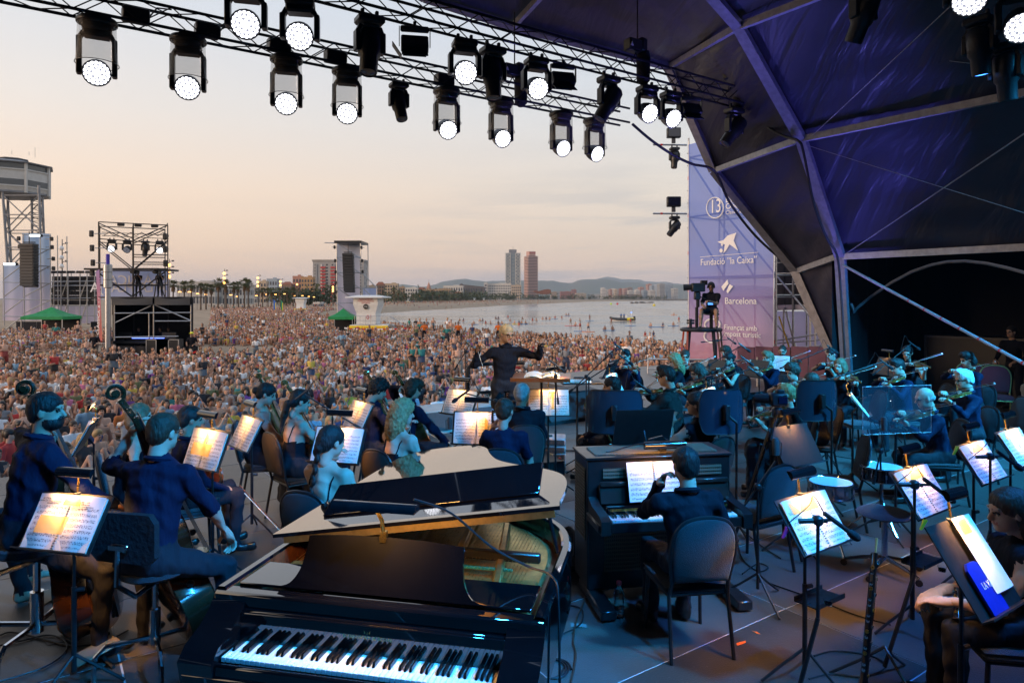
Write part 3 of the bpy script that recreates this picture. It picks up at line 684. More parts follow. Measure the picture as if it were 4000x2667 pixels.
btext('Finan\u00e7at amb',2827,1278,22,sx=.98);btext('impost tur\u00edstic',2827,1303,22,sx=.98)
btext('Barcelona',2834,782,24,sx=1.05);btext('Obertura',2834,808,24,sx=1.05);btext('Classic & Lyric',2834,832,16,sx=1.0)
txm('lettering','13',.62,basis(bp_(2795,808,.07),BX,BZ),'print_white',ban,.004,'CENTER',0,.75)
def bshape(px,name='logo_mark'):
 P=[bp_(x,y,.07)for x,y in px];N=Vector((-CT,-ST,0))*.006;k=len(P);mb=MB()
 mb.add(P+[p+N for p in P],[tuple(range(k)),tuple(range(k,2*k))[::-1]]+[(i,(i+1)%k,k+(i+1)%k,k+i)for i in range(k)]);mb.bd(name,'print_white',ban,wd=True,sm=False)
def bring(cx,cy,rx,ry,w=.02,arc=(0,1),name='logo_ring'):
 MB().tube([bp_(cx+rx*math.cos(2*PI*(arc[0]+(arc[1]-arc[0])*i/30)),cy+ry*math.sin(2*PI*(arc[0]+(arc[1]-arc[0])*i/30)),.07)for i in range(31)],w,5).bd(name,'print_white',ban,wd=True)
bring(2793,812,33,40)
bshape([(2803,945),(2826,938),(2843,920),(2876,909),(2866,940),(2884,980),(2858,960),(2850,955),(2838,976),(2826,990),(2832,955),(2818,952)],'star_logo')
for cx,cy,r_ in((2821,956,5),(2817,979,8)):bshape([(cx+r_*.8*math.cos(a*PI/5),cy+r_*math.sin(a*PI/5))for a in range(10)],'dot_logo')
bshape([(2735,1003.5),(2962,985),(2962,986.5),(2735,1005)],'rule_line')
bshape([(2818,1120),(2842,1092),(2846,1108),(2826,1136)],'shield_logo');bshape([(2838,1138),(2850,1110),(2864,1118),(2843,1146)],'shield_logo')
bring(2783,1268,30,22,.03,(0,1));bring(2783,1312,32,26,.03,(0,1))
# lamps on brackets at the far edge of the tower
for i,(ya,lb)in enumerate([(567,'moving lamp under a bracket on the banner tower, upper one'),(835,'moving lamp tilted left under the lower bracket of banner tower')]):
 p=bp_(2683,ya);q=p+Vector((-1.05,-.05,.0));t=th('lamp_bracket',['upper','lower'][i]+' steel bracket pipe jutting left from the banner tower','bracket',q,0,'bracket pipes');MB().tube([q-Vector((.1,0,0)),p],.03,8).bd('pipe','steel_tube',t,wd=True);MB().tube([q+Vector((.15,0,0)),q+Vector((.22,0,0))],.034,8).bd('red_sleeve','red_plastic',t,wd=True)
 c=q+Vector((.62,0,-.03));mlamp(lb,c,Vector((-.1,-.2,-1))if i==0 else Vector((-.62,-.2,-.8)),'spot','lens_dark',s=.80,yaw=175,gp='lamps on the banner tower')
 t=th('flood_light',['upper','lower']+[]and['small square flood light on top of the upper bracket','small square flood light on top of the lower bracket'][i],'flood light',c+Vector((-.03,0,.06)),0,'bracket floods')
 MB().box((0,0,.12),(.12,.08,.2)).bd('bracket','grey_plastic',t);MB().box((0,-.02,.36),(.46,.18,.34),ch=.02).bd('housing','lamp_black',t);MB().box((0,-.115,.36),(.38,.006,.26)).bd('lens','lens_dark',t)
 # screens and scaffold between banner and tent leg
t=th('screen_scaffold','scaffold bay with diagonal tubes between banner and tent leg','scaffold',uvz(19.5,9.5,-1.3))
def Q(x,y,u=19.0):return on_u(x,y,u)
segs=[(Q(3032,960),Q(3026,1420)),(Q(3030,1075),Q(3170,1078)),(Q(3035,1078),Q(3200,1278)),(Q(3062,1200),Q(3060,1400)),(Q(3165,1210),Q(3165,1420)),(Q(3185,1230),Q(3185,1420)),(Q(3070,1215),Q(3125,1420)),(Q(3030,1330),Q(3225,1300)),(Q(3035,1340),Q(3225,1325)),(Q(3030,1365),Q(3235,1348)),(Q(3035,1378),Q(3240,1372)),(Q(3098,1080),Q(3098,1400))]
tbs(t,segs,r=.032)
rgs(t,Q(3032,960),Q(3026,1420),.5)
t=th('yellow_strap','slack yellow ratchet strap on the scaffold beside tent leg','strap',Q(3040,1230,18.9));MB().beam(Q(3043,1235,18.85),Q(3100,1410,18.85),.012,.05).bd('webbing',mat('strap_yellow',(.42,.30,.05),.8),t,wd=True)
mat('led_module',(.012,.012,.014),.6,noise=(8,.3))
scr=th('video_screen','back of a black video screen with stacked modules behind scaffold','video screen',uvz(19.8,9.8,1))
for i in range(5):
 for j in range(5):
  a=on_u(3036+i*36,985+j*42,19.4);b2=on_u(3036+(i+1)*36-3,985+(j+1)*42-3,19.4);c=(a+b2)/2
  MB().box(c,(.12,abs((b2-a).xy.length),abs(a.z-b2.z)),Matrix.Rotation(TH,3,'Z')@Matrix.Rotation(0,3,'Z')).bd('screen_module','led_module',scr,wd=True)
t=th('work_platform','pale scaffold platform edge below the screen modules','platform',on_u(3110,1205,19.2));MB().beam(on_u(3035,1202,19.2),on_u(3180,1198,19.2),.3,.16).bd('toe_board','pale_frame',t,wd=True)
b2m=cban('banner_pale',(.55,.45,.62),(.42,.48,.72),-1,3)
t=th('banner','pale lilac banner hung behind the scaffold beside the tent leg','banner',on_u(3130,1320,20.4));mb=MB();a,c=on_u(3030,1215,20.4),on_u(3260,1440,20.4);mb.add([a,Vector((c.x,c.y,a.z)),c,Vector((a.x,a.y,c.z))],[(0,1,2,3)]);mb.bd('printed_cloth','banner_pale',t,wd=True)
mat('banner_rose',(.13,.06,.10),.8,noise=(2,.2))
t=th('fence_panel','dark rose covered fence panels behind the violins under the banner','fence',on_u(2880,1430,16.8))
for i in range(5):
 a,c=on_u(2880+i*70,1352,17.0),on_u(2946+i*70,1475,17.0);mb=MB();mb.add([a,Vector((c.x,c.y,a.z)),c,Vector((a.x,a.y,c.z))],[(0,1,2,3)]);mb.v+=[tuple(Vector(q)+Vector((.03,.02,0)))for q in mb.v];mb.f+=[(7,6,5,4)];mb.m+=[0];mb.bd('panel','banner_rose',t,wd=True)
t=th('guard_rail','steel guard rail behind the violins in front of banner','railing',on_u(2750,1420,15.6))
tbs(t,[(on_u(2530,1402,15.6),on_u(2960,1408,15.6)),(on_u(2530,1440,15.6),on_u(2960,1450,15.6)),(on_u(2532,1395,15.6),on_u(2530,1500,15.6)),(on_u(2765,1398,15.6),on_u(2765,1520,15.6)),(on_u(2958,1395,15.6),on_u(2958,1520,15.6))],r=.028)
# -- front of house tower on the beach
def zz(x,y):return(x/2.351,667+y/2.351)
def F(x,y,Y=44.0):return at(*zz(x,y),Y)
foh=th('camera_scaffold','scaffold camera tower with lamps standing in the crowd at left','scaffold',at(600,1390,45.5))
D=Vector((-1.55,2.7,0))
def both(a,b2):
 A,B_=F(*a),F(*b2);k=D;return[(A,B_),(A+k,B_+k)]
segs=[]
for x,yt in((905,470),(1225,485),(1540,497)):segs+=both((x,yt),(x+4,1560))
segs+=both((905,470),(1540,500));segs+=both((905,625),(1540,668));segs+=both((905,900),(1540,900));segs+=both((905,1048),(1540,1048));segs+=both((905,1165),(1540,1165))
segs+=both((905,640),(1220,895));segs+=both((1540,640),(1240,895));segs+=both((1225,770),(1540,775));segs+=both((1225,840),(1540,842));segs+=both((910,940),(1210,1150));segs+=both((1540,910),(1225,1150))
segs+=both((905,480),(1225,625));segs+=both((1540,500),(1225,640))
for x in(905,1225,1540):
 for y in(485,640,900,1165):segs.append((F(x,y),F(x,y)+D))
tbs(foh,segs,'dark_truss',r=.035)
mb=MB();a,c=F(905,898),F(1540,906);mb.box((a+c)/2+D/2,(abs(c.x-a.x)+.3,2.8,.12));mb.bd('deck_board','dark_truss',foh,wd=True)
mb=MB();a,c=F(985,1160),F(1560,1166);mb.box((a+c)/2+D/2,(abs(c.x-a.x)+.4,3.0,.10));mb.bd('deck_board','dark_truss',foh,wd=True)
tt=th('lighting_truss','short lighting truss inside the camera scaffold at left','truss',F(940,595),0,'lighting trusses')
tbs(tt,[(F(935,565,45),F(1550,592,45)),(F(935,596,45),F(1550,625,45))]+[(F(950+i*50,566 if i%2 else 597,45),F(1000+i*50,599 if i%2 else 568,45))for i in range(12)],'dark_truss',.022,'chord')
for i,(x,y,lit,d)in enumerate([(1028,620,'led_white',(.1,-1,-.25)),(1168,625,'lens_dark',(.1,-.8,-.5)),(1335,632,'lens_dark',(0,-.2,-1)),(1468,632,'led_white',(.35,-1,-.3))]):
 mlamp(['lit round lamp, leftmost on the camera scaffold truss','unlit round lamp, second on the camera scaffold truss','black lamp pointing down, third on the camera scaffold truss','lit round lamp, rightmost on the camera scaffold truss'][i],F(x,y,45),d,'wash' if i!=2 else 'spot',lit,s=1.15,gp='lamps on the camera scaffold')
for i,(x,y)in enumerate([(840,578),(845,710),(853,845),(848,938),(1515,605),(1515,720),(1520,850),(1110,495),(1268,502),(1420,508)]):
 c=F(x,y,44.4);t=th('small_flood',f'small black flood box on the camera scaffold, '+['top left outrigger','second left outrigger','third left outrigger','lowest left outrigger','upper right post','middle right post','lower right post','top bar left','top bar middle','top bar right'][i],'flood light',c,0,'small floods')
 MB().box((0,0,0),(.24,.2,.42)if i<7 else(.42,.2,.2),ch=.04).bd('housing','lamp_black',t);MB().tube([(.2,0,0),(.9 if i<4 else .25,0,0)],.03,6).bd('bracket','steel_tube',t)
fb=cban('banner_blue',(.50,.55,.78),(.20,.34,.66),2.2,5.0)
t=th('banner','blue banner with mirrored white title on the camera scaffold','banner',F(1230,1030,47));a,c=F(925,925,47.1),F(1550,1160,47.1)
MB().add([a,Vector((c.x,a.y,a.z)),c,Vector((a.x,a.y,c.z))],[(0,1,2,3)]).bd('printed_cloth','banner_blue',t,wd=True)
for txt,x,y in(('CL\u00c0SSICA',1275,1010),('A LA PLATJA',1180,1075)):
 p=F(x,y,47.05);txm('lettering',txt,.95,basis(p,(-1,0,0),(0,0,1)),'print_white',t,.01)
fv=cban('banner_flag',(.75,.22,.18),(.25,.30,.72),-1,4)
t=th('banner','tall narrow blue to red banner on the left side of camera scaffold','banner',F(915,1250,43));MB().add([F(880,925,43.8),F(912,905,43.0),F(940,1560,43.0),F(912,1560,43.8)],[(0,1,2,3)]).bd('printed_cloth','banner_flag',t,wd=True)
txm('lettering','CL\u00c0SSICA A LA PLATJA',.36,basis(F(912,1240,43.3),(.05,0,1),(-1,.6,0)),'print_white',t,.006)
# covered technical tent under the camera deck
tn=th('technical_tent','black clad technical booth under the camera scaffold','booth',at(600,1395,42.5))
YT=41.6;dz=SAND
def T(x,y,Y=YT):return at(*zz(x,y),Y)
a,c=T(1045,1225),T(1765,1560)
MB().box(((a.x+c.x)/2*1.085,YT+3.6,.55),(c.x-a.x+.4,.1,3.7)).bd('back_cloth','black_cloth',tn,wd=True)
for x in(1040,1770):
 mb=MB();q=T(x,1300);q.z=.5;mb.beam(q,q*1.085+Vector((.12 if x<1200 else-.12,0,-.04)),.06,3.6);mb.bd('side_cloth','black_cloth',tn,wd=True)
for i,(xa,xb)in enumerate(((1035,1410),(1428,1755))):
 mb=MB();A,B_=T(xa,1158),T(xb,1158);zb_=T(xa,1232).z
 mb.grid(lambda s,t:Vector((A.x+(B_.x-A.x)*s,YT-.12-.1*math.sin(PI*s)*t,A.z+(zb_-A.z)*t-.12*math.sin(PI*s)*(1-t))),10,4);mb.bd('awning',mat('awning_black',(.025,.028,.034),.6,bump=(3,.4)),tn,wd=True)
MB().box(((a.x+c.x)/2*1.04,YT+1.8,T(1200,1158).z-.02),(c.x-a.x,3.8,.06)).bd('roof_sheet','awning_black',tn,wd=True)
mb=MB();p0,p1=at(405,1330,41.0),at(772,1330,41.0);mb.grid(lambda s,t:Vector((p0.x+(p1.x-p0.x)*s,41.0+.06*math.sin(s*40),SAND-.05+(p0.z-.28-SAND)*t)),60,3);mb.bd('front_skirt','black_cloth',tn,wd=True)
tbs(tn,[(T(1052,1225),T(1052,1560)),(T(1412,1225),T(1412,1560)),(T(1755,1225),T(1755,1560)),(T(1050,1308),T(1755,1302)),(T(1060,1395),T(1385,1240)),(T(1425,1232),T(1750,1375)),(T(1420,1380),T(1755,1380)),(T(1060,1528),T(1640,1520)),(T(1370,1310),T(1370,1540))],r=.04)
t=th('mixing_desk','mixing desk with a glowing blue strip inside the technical booth','mixing desk',T(1360,1560,43));MB().box(T(1360,1560,43),(3.9,.9,.12),Matrix.Rotation(R(12),3,'X')).bd('console','grey_plastic',t,wd=True);MB().box(T(1360,1536,42.45),(2.0,.03,.04)).bd('light_strip',mat('strip_blue',(.1,.1,.5),.4,emit=(.12,.2,1,4)),t,wd=True);MB().box(T(1360,1600,43)+Vector((0,0,-.5)),(3.6,.7,.9)).bd('desk_base','black_cloth',t,wd=True)
for i,(x,y,w)in enumerate([(1150,1510,.8),(1555,1515,.9),(1480,1600,.9)]):
 c=T(x,y,42.8);t=th('monitor',['left','right','lower right'][i]+' dark computer monitor in the technical booth','monitor',c,0,'booth monitors');MB().box((0,0,0),(w,.08,w*.5),ch=.02).bd('panel','black_plastic',t);MB().box((0,.02,-.32),(.1,.06,.25)).bd('stand','black_plastic',t)
for i,x in enumerate((1470,1560)):
 c=at(1000 and x/2.351,1300+165/2.351,40.6);t=th('flight_case',['left','right'][i]+' black flight case with metal edges before the booth','flight case',(c.x,c.y,SAND),0,'flight cases')
 MB().box((0,0,.62),(1.35,.6,1.15),ch=.02).bd('case','black_plastic',t)
 for sx in(-.66,.66):
  MB().box((sx,-.30,.62),(.05,.03,1.15)).bd('edge_trim','steel_tube',t)
 for z in(.07,1.17):
  MB().box((0,-.30,z),(1.3,.03,.05)).bd('edge_trim','steel_tube',t)
  # cylindrical steel column with a blue tip, in front of the booth
c=at(421,1390,38.5);t=th('sensor_column','brushed steel column with thick head and blue tip by the booth','column',(c.x,c.y,SAND))
def hz(y):return at(421,zz(0,y)[1],38.5).z-SAND
MB().lathe([(.14,0),(.14,hz(1075))],16).bd('shaft','steel_tube',t);o=MB().lathe([(.16,hz(1078)),(.23,hz(1072)),(.23,hz(865)),(.16,hz(858))],18).bd('head_drum','steel_tube',t)
MB().lathe([(.10,hz(858)),(.10,hz(765))],14).bd('tip',mat('tip_blue',(.05,.03,.35),.4),t)
for y in(932,1000):
 MB().lathe([(.236,hz(y)-.015),(.236,hz(y)+.015)],18).bd('seam','grey_plastic',t)
 # -- left PA tower, screen and enclosure
Y1=80.0
def L(x,y,Y=Y1):return at(*zz(x,y),Y)
pa=th('sound_tower','scaffold sound tower with pale banners at the far left','scaffold',(L(250,1300).x,Y1,SAND))
segs=[]
for x0,yt in((30,860),(215,580),(370,575),(460,580)):segs+=[(L(x0,yt),L(x0+10,1420)),(L(x0,yt)+Vector((0,3,0)),L(x0+10,1420)+Vector((0,3,0)))]
for y in(580,705,860,1018,1172,1330):segs.append((L(205 if y<800 else 25,y+4),L(468,y+18)))
for y in(700,860,1018,1172):segs.append((L(215,y+140),L(460,y+15)));segs.append((L(30,y+300),L(215,y+160)))
tbs(pa,segs,'steel_tube',r=.06)
bw=cban('banner_white',(.62,.54,.66),(.38,.52,.72),0,8)
for i,q in enumerate([((25,862),(210,1375)),((335,578),(462,1375)),((205,575),(335,1375))]):
 t=th('banner',['pale blue banner on the lower left face of sound tower','pale blue banner on the right face of left sound tower','whitish banner behind the left loudspeaker array'][i],'banner',L(q[0][0],q[1][1],81.5),0,'sound tower banners')
 a,c=L(*q[0],81.5),L(*q[1],81.5);MB().grid(lambda s,t_:Vector((a.x+(c.x-a.x)*s,81.5+.1*math.sin(s*8),a.z+(c.z-a.z)*t_)),8,6).bd('printed_cloth','banner_white',t,wd=True)
def larr(label,px,Y,k,w_px):
 (x0,y0),(x1,y1)=px;t=th('line_array',label,'loudspeaker',at((x0+x1)/2,y1,Y),0,'loudspeaker arrays');hgt=(y1-y0)/FPX*Y/k;w=w_px/FPX*Y
 for i in range(k):
  f=i/(k-1);c=at(x0+(x1-x0)*f,y0+(y1-y0)*(i+.5)/k,Y);tilt=R(-2-14*f*f)
  o=MB().box((0,0,0),(w,.9,hgt*.94),Matrix.Rotation(tilt,3,'X'),ch=.03).box((0,-.46,0),(w*.86,.03,hgt*.7),Matrix.Rotation(tilt,3,'X')).bd('speaker_cabinet','black_plastic',t);o.location=c-t.location
 top=at(x0,y0,Y);MB().tube([top,top+Vector((0,0,1.4))],.05,6).box(top+Vector((0,0,.15)),(w*.8,.3,.12)).bd('flying_frame','dark_truss',t,wd=True)
larr('tall black loudspeaker array hanging in the far left sound tower',((114,952),(114,1119)),79.0,14,55)
for i,(x,y)in enumerate([(474,626),(478,702),(172,622),(180,697),(490,808),(492,897)]):
 t=th('small_flood','small flood box on left sound tower, '+['top right','second right','top left','second left','third right','lowest right'][i],'flood light',L(x,y,80),0,'small floods');MB().box((0,0,0),(.32,.3,.48),ch=.05).bd('housing','lamp_black',t);MB().tube([(-.7,0,0),(.1,0,0)],.05,5).bd('bracket','steel_tube',t)
for i,(x,y)in enumerate([(330,596),(102,857)]):
 t=th('work_light',['bright work light near the top of left sound tower','bright work light above the lower left banner'][i],'work light',L(x,y,79.5),0,'work lights');MB().box((0,0,0),(1.5,.5,.35),ch=.1).bd('housing','lamp_black',t);MB().box((0,-.27,-.02),(1.3,.04,.26)).bd('lens',mat('work_glow',(.9,.95,1),.3,emit=(.85,.95,1,3)),t)
vs_=th('video_wall','back of a black video wall on scaffold beside left sound tower','video screen',(L(680,1235,84).x,84,SAND))
for i in range(9):
 for j in range(6):
  a,c=L(486+i*45,970+j*44,84),L(486+i*45+42,970+j*44+41,84);MB().box((a+c)/2,(c.x-a.x,.3,a.z-c.z)).bd('screen_module','led_module',vs_,wd=True)
segs=[(L(470,940,83),L(890,935,83)),(L(470,1020,83),L(890,1012,83)),(L(470,1055,83),L(890,1052,83)),(L(470,1172,83),L(890,1168,83)),(L(450,1242,83),L(895,1238,83)),(L(450,1330,83),L(895,1330,83))]
for x in(495,560,625,735,800,870):segs+=[(L(x,935,83),L(x,1400,83))]
for x in(560,735):segs+=[(L(x,1170,83),L(x+70,980,83)),(L(x+10,1380,83),L(x+75,1180,83))]
tbs(vs_,segs,'steel_tube',r=.06)
for i in range(5):
 t=th('small_flood','low flood box on the rail over the video wall, '+['leftmost','second','middle','fourth','rightmost'][i],'flood light',L(488+i*83,930,83),0,'small floods');MB().box((0,0,0),(.9,.3,.3),ch=.05).bd('housing','lamp_black',t);MB().tube([(0,0,0),(0,0,-.5)],.05,5).bd('bracket','steel_tube',t)
t=th('banner','whitish lilac cloth hung below the video wall','banner',L(690,1400,85));a,c=L(480,1245,85),L(905,1400,85);MB().grid(lambda s,t_:Vector((a.x+(c.x-a.x)*s,85+.15*math.sin(s*30),a.z+(c.z-a.z)*t_)),40,3).bd('printed_cloth',cban('banner_lilac',(.62,.52,.62),(.60,.58,.68),-1,3),t,wd=True)
fn_=th('site_fence','black clad site fence below the left sound tower','fence',(L(500,1440,70).x,70,SAND))
for i in range(12):
 a,c=L(150+i*62,1385,70),L(150+i*62+60,1500,70)
 if 9<=i<11:continue
 MB().box(((a.x+c.x)/2,70+.05*(i%2),(a.z+SAND)/2),(c.x-a.x,.06,a.z-SAND)).bd('fence_panel','black_cloth',fn_,wd=True)
 # -- centre sound tower
Y2=95.0
def Cc(x,y,Y=Y2):return at(1000+x/2.351,667+y/2.351,Y)
ct=th('sound_tower','scaffold sound tower with white mesh banner in the middle of the beach','scaffold',(Cc(850,1300).x,Y2,SAND))
segs=[]
for x in(738,960):segs+=[(Cc(x,650),Cc(x+15,1450)),(Cc(x+12,655)+Vector((0,4,0)),Cc(x+20,1450)+Vector((0,4,0)))]
for y in(652,795,937,1076,1215):segs+=[(Cc(735,y),Cc(965,y-2))]
for y in(665,800,940,1078,1220):segs+=[(Cc(745,y),Cc(958,y+140))]
segs+=[(Cc(975,940),Cc(1110,1075)),(Cc(985,1078),Cc(1110,1200)),(Cc(965,1076),Cc(1110,1074)),(Cc(1110,1072),Cc(1112,1200)),(Cc(630,661),Cc(740,664))]
tbs(ct,segs,'steel_tube',r=.07)
mb=MB();a,c=Cc(722,650),Cc(972,656);mb.box((a+c)/2+Vector((0,2,0)),(c.x-a.x,4.6,.3));mb.bd('roof_deck','dark_truss',ct,wd=True)
cb=cban('banner_mesh',(.50,.46,.58),(.46,.48,.56),0,8)
t=th('banner','tall white mesh banner on the centre sound tower','banner',Cc(855,1350,98));a,c=Cc(745,672,98),Cc(955,1365,98);MB().grid(lambda s,t_:Vector((a.x+(c.x-a.x)*s,98+.12*math.sin(s*9),a.z+(c.z-a.z)*t_)),8,10).bd('printed_cloth','banner_mesh',t,wd=True)
t=th('banner','small pale blue square banner right of centre sound tower','banner',Cc(1045,1195,96));a,c=Cc(982,1080,96),Cc(1105,1200,96);MB().grid(lambda s,t_:Vector((a.x+(c.x-a.x)*s,96+.12*math.sin(s*9),a.z+(c.z-a.z)*t_)),6,6).bd('printed_cloth',cban('banner_sq',(.45,.52,.75),(.40,.48,.72),0,4),t,wd=True)
larr('long black loudspeaker array hanging in the centre sound tower',((1360,990),(1365,1140)),94.0,14,41)
for i,(x,y)in enumerate([(722,702),(727,826),(730,930),(732,1028),(733,1112),(968,705),(975,826),(980,926)]):
 t=th('small_flood','small flood box on the centre sound tower, '+['left row top','left row second','left row third','left row fourth','left row lowest','right row top','right row second','right row third'][i],'flood light',Cc(x,y,94.5),0,'small floods');MB().box((0,0,0),(.28,.3,.46),ch=.05).bd('housing','lamp_black',t);MB().tube([(-.4,0,0),(.4,0,0)],.05,5).bd('bracket','steel_tube',t)
 # -- lifeguard huts, green tents
def hut(label,c,h,num,big=True):
 """tapered white lifeguard cabin with overhanging roof on a yellow-skirted platform"""
 t=th('lifeguard_hut',label,'lifeguard hut',c,hrot(h),'lifeguard huts')
 mb=MB();wb,wt,d=2.0,2.55,2.0;z0,z1=.85,3.55
 def ring(w,dd,z):return[Vector((-w/2,-dd/2,z)),Vector((w/2,-dd/2,z)),Vector((w/2,dd/2,z)),Vector((-w/2,dd/2,z))]
 rs=[ring(wb,d,z0),ring(wb,d,z0+1.15),ring(wt,d*1.2,z0+2.0),ring(wt*.98,d*1.18,z1)]
 for a,b2 in zip(rs,rs[1:]):mb.add(a+b2,[(0,1,5,4),(1,2,6,5),(2,3,7,6),(3,0,4,7)])
 mb.bd('cabin_wall','white_paint',t,sm=False)
 mb=MB();o1,o2=ring(wt+1.3,d*1.2+1.3,z1),ring(wt*.7,d*.8,z1+.28);mb.add([q+Vector((0,0,.0))for q in o1]+[q+Vector((0,0,.10))for q in o1]+o2,[(3,2,1,0),(0,1,5,4),(1,2,6,5),(2,3,7,6),(3,0,4,7),(4,5,9,8),(5,6,10,9),(6,7,11,10),(7,4,8,11),(8,9,10,11)]);mb.bd('roof','white_paint',t,sm=False)
 MB().box((.45,-.15,.72),(3.9,2.9,.16)).bd('platform','white_paint',t)
 o=MB().box((.45,-1.62,.42),(4.0,.05,.62)).bd('yellow_panel','yellow_paint',t)
 if big:
  txm('lettering','SALVAMENT',.44,pmx(t)@basis((.95,-1.655,.42),(1,0,0),(0,0,1)),'print_red',t,.004)
  MB().lathe([(.2,-.004),(.2,.004)],16,(-.65,-1.655,.42),Matrix.Rotation(R(90),3,'X')).bd('round_logo','print_red',t)
  txm('lettering',num,.62,pmx(t)@basis((.35,-d/2-.02,1.55),(1,0,0),(0,0,1)),'print_red',t,.004)
  txm('lettering','FORA DE SERVEI\nFUERA DE SERVICIO\nOFF DUTY',.19,pmx(t)@basis((.05,-d*.6-.02,3.22),(1,0,0),(0,0,1)),'print_red',t,.003)
  MB().lathe([(.27,-.004),(.27,.004)],20,(.05,-d*.6-.03,2.66),Matrix.Rotation(R(90),3,'X')).bd('round_sign','print_black',t)
  txm('lettering','112',.24,pmx(t)@basis((.05,-d*.6-.045,2.66),(1,0,0),(0,0,1)),'print_white',t,.003)
  txm('lettering',num,.5,pmx(t)@basis((-wb/2-.012,.1,1.55),(0,-1,0),(0,0,1)),'print_red',t,.004)
  for i in range(7):
   x=-1.0+i*.55;MB().tube([(x,-1.55,.8),(x,-1.55,1.7)],.025,6).bd('rail_post','steel_tube',t)
  for z in(1.25,1.7):
   MB().tube([(-1.0,-1.55,z),(2.4,-1.55,z)],.025,6).bd('rail','steel_tube',t)
  for q in(0,.5):
   MB().beam((2.4,-1.0+q,.85),(4.1,-1.0+q,-.25),.05,.16).bd('stair_string','steel_tube',t)
   MB().tube([(2.4,-1.0+q,1.7),(4.1,-1.0+q,.6)],.025,6).bd('stair_rail','steel_tube',t)
 for x in(-1.2,2.1):
  for y in(-1.4,1.0):
   MB().box((x,y,.3),(.14,.14,1.0)).bd('leg','white_paint',t)
 return t
c=at(1440,1300,71);hut('white lifeguard cabin with red 01 and yellow SALVAMENT skirt in the crowd',(c.x,c.y,SAND+.1),4,'01')
c=at(1176,1200,190);hut('small far white lifeguard cabin with yellow skirt by the palms',(c.x,c.y,SAND),0,'02',False)
for i,(px,Y)in enumerate([(1593,620),(1853,900),(1890,900)]):
 c=at(px,1195,Y);o=hut(['tiny distant lifeguard cabin right of the centre tower','tiny distant lifeguard cabin on the far sand, left one','tiny distant lifeguard cabin on the far sand, right one'][i],(c.x,c.y,SAND),0,'03',False)
def gazebo(label,c,w,h,d):
 t=th('green_tent',label,'gazebo tent',c,0,'green tents');mb=MB()
 e=h*.66;k=[Vector((-w/2,-d/2,e)),Vector((w/2,-d/2,e)),Vector((w/2,d/2,e)),Vector((-w/2,d/2,e))];ap=Vector((0,0,h))
 mid=[(q*.55+ap*.45)+Vector((0,0,-.12))for q in k];low=[q-Vector((0,0,.28))for q in k]
 mb.add(low+k+mid+[ap],[(0,1,5,4),(1,2,6,5),(2,3,7,6),(3,0,4,7),(4,5,9,8),(5,6,10,9),(6,7,11,10),(7,4,8,11),(8,9,12),(9,10,12),(10,11,12),(11,8,12)]);mb.bd('canopy','tent_green',t,sm=False)
 for x in(-w/2+.05,w/2-.05):
  for y in(-d/2+.05,d/2-.05):
   MB().box((x,y,e/2),(.06,.06,e)).bd('leg','steel_tube',t)
 MB().box((0,d/2-.1,e/2),(w-.2,.04,e)).bd('back_cloth','black_cloth',t)
c=at(1341,1300,72);gazebo('green pop-up gazebo beside the lifeguard cabin',(c.x,c.y,SAND),2.55,2.55,2.4)
c=at(202,1275,68);gazebo('wide green tent roof behind the black fence at left',(c.x,c.y,SAND),4.1,2.75,3)
# -- cable car tower at far left
YT2=352.0
def K(x,y,Y=YT2):return at(x/2.118,560+y/2.118,Y)
mat('tower_steel',(.20,.21,.23),.5,.3,noise=(.3,.25));mat('cabin_pale',(.52,.51,.48),.6,noise=(.4,.12));mat('window_dark',(.05,.06,.07),.15,coat=.5)
tw_=th('cable_car_tower','tall steel lattice cable car tower with pale cabin at left edge','tower',(K(190,1300).x,YT2+9,SAND))
dep=16.0
LF,RF,LB,RB=(K(18,350),K(85,1330)),(K(321,350),K(352,1330)),(K(62,440,YT2+dep),K(110,1330,YT2+dep)),(K(262,400,YT2+dep),K(272,1330,YT2+dep))
RB2=(K(350,440,YT2+dep),K(385,1330,YT2+dep))
segs=[LF,RF,LB,RB,RB2]
tbs(tw_,segs,'tower_steel',r=.62,name='tower_leg',n=8)
def on(seg,z):a,c=seg;t=(z-a.z)/(c.z-a.z);return lerp(a,c,t)
lv=[K(0,y).z for y in(430,590,720,860,1010,1160,1320)]
br=[]
for S1,S2 in((LF,RF),(LB,RB2),(LF,LB),(RF,RB2)):
 for z0,z1 in zip(lv[::2],lv[2::2]):br+=[(on(S1,z0),on(S2,z1)),(on(S2,z0),on(S1,z1))]
 for z in lv:br.append((on(S1,z),on(S2,z)))
tbs(tw_,br,'tower_steel',r=.30,name='brace',n=5)
st=[]
for i in range(24):z=lv[0]+(lv[-1]-lv[0])*i/24;z2=lv[0]+(lv[-1]-lv[0])*(i+1)/24;st+=[(on(RB,z),on(RB2,z2)),(on(RB2,z),on(RB,z))]
mb=MB()
for a,c in st:mb.tube([a,c],.18,4)
mb.bd('stair_flights','tower_steel',tw_,wd=True)
CC_=K(150,300,YT2+14);CC_.x-=3.0
def drum(name,m_,prof,n=8):
 """eight-sided storey of the cabin; profile of (radius, pixel row)"""
 MB().lathe([(r_,K(0,y).z-0)for r_,y in prof],n,(CC_.x,CC_.y,0),Matrix.Rotation(R(10),3,'Z')).bd(name,m_,tw_,wd=True,sm=False)
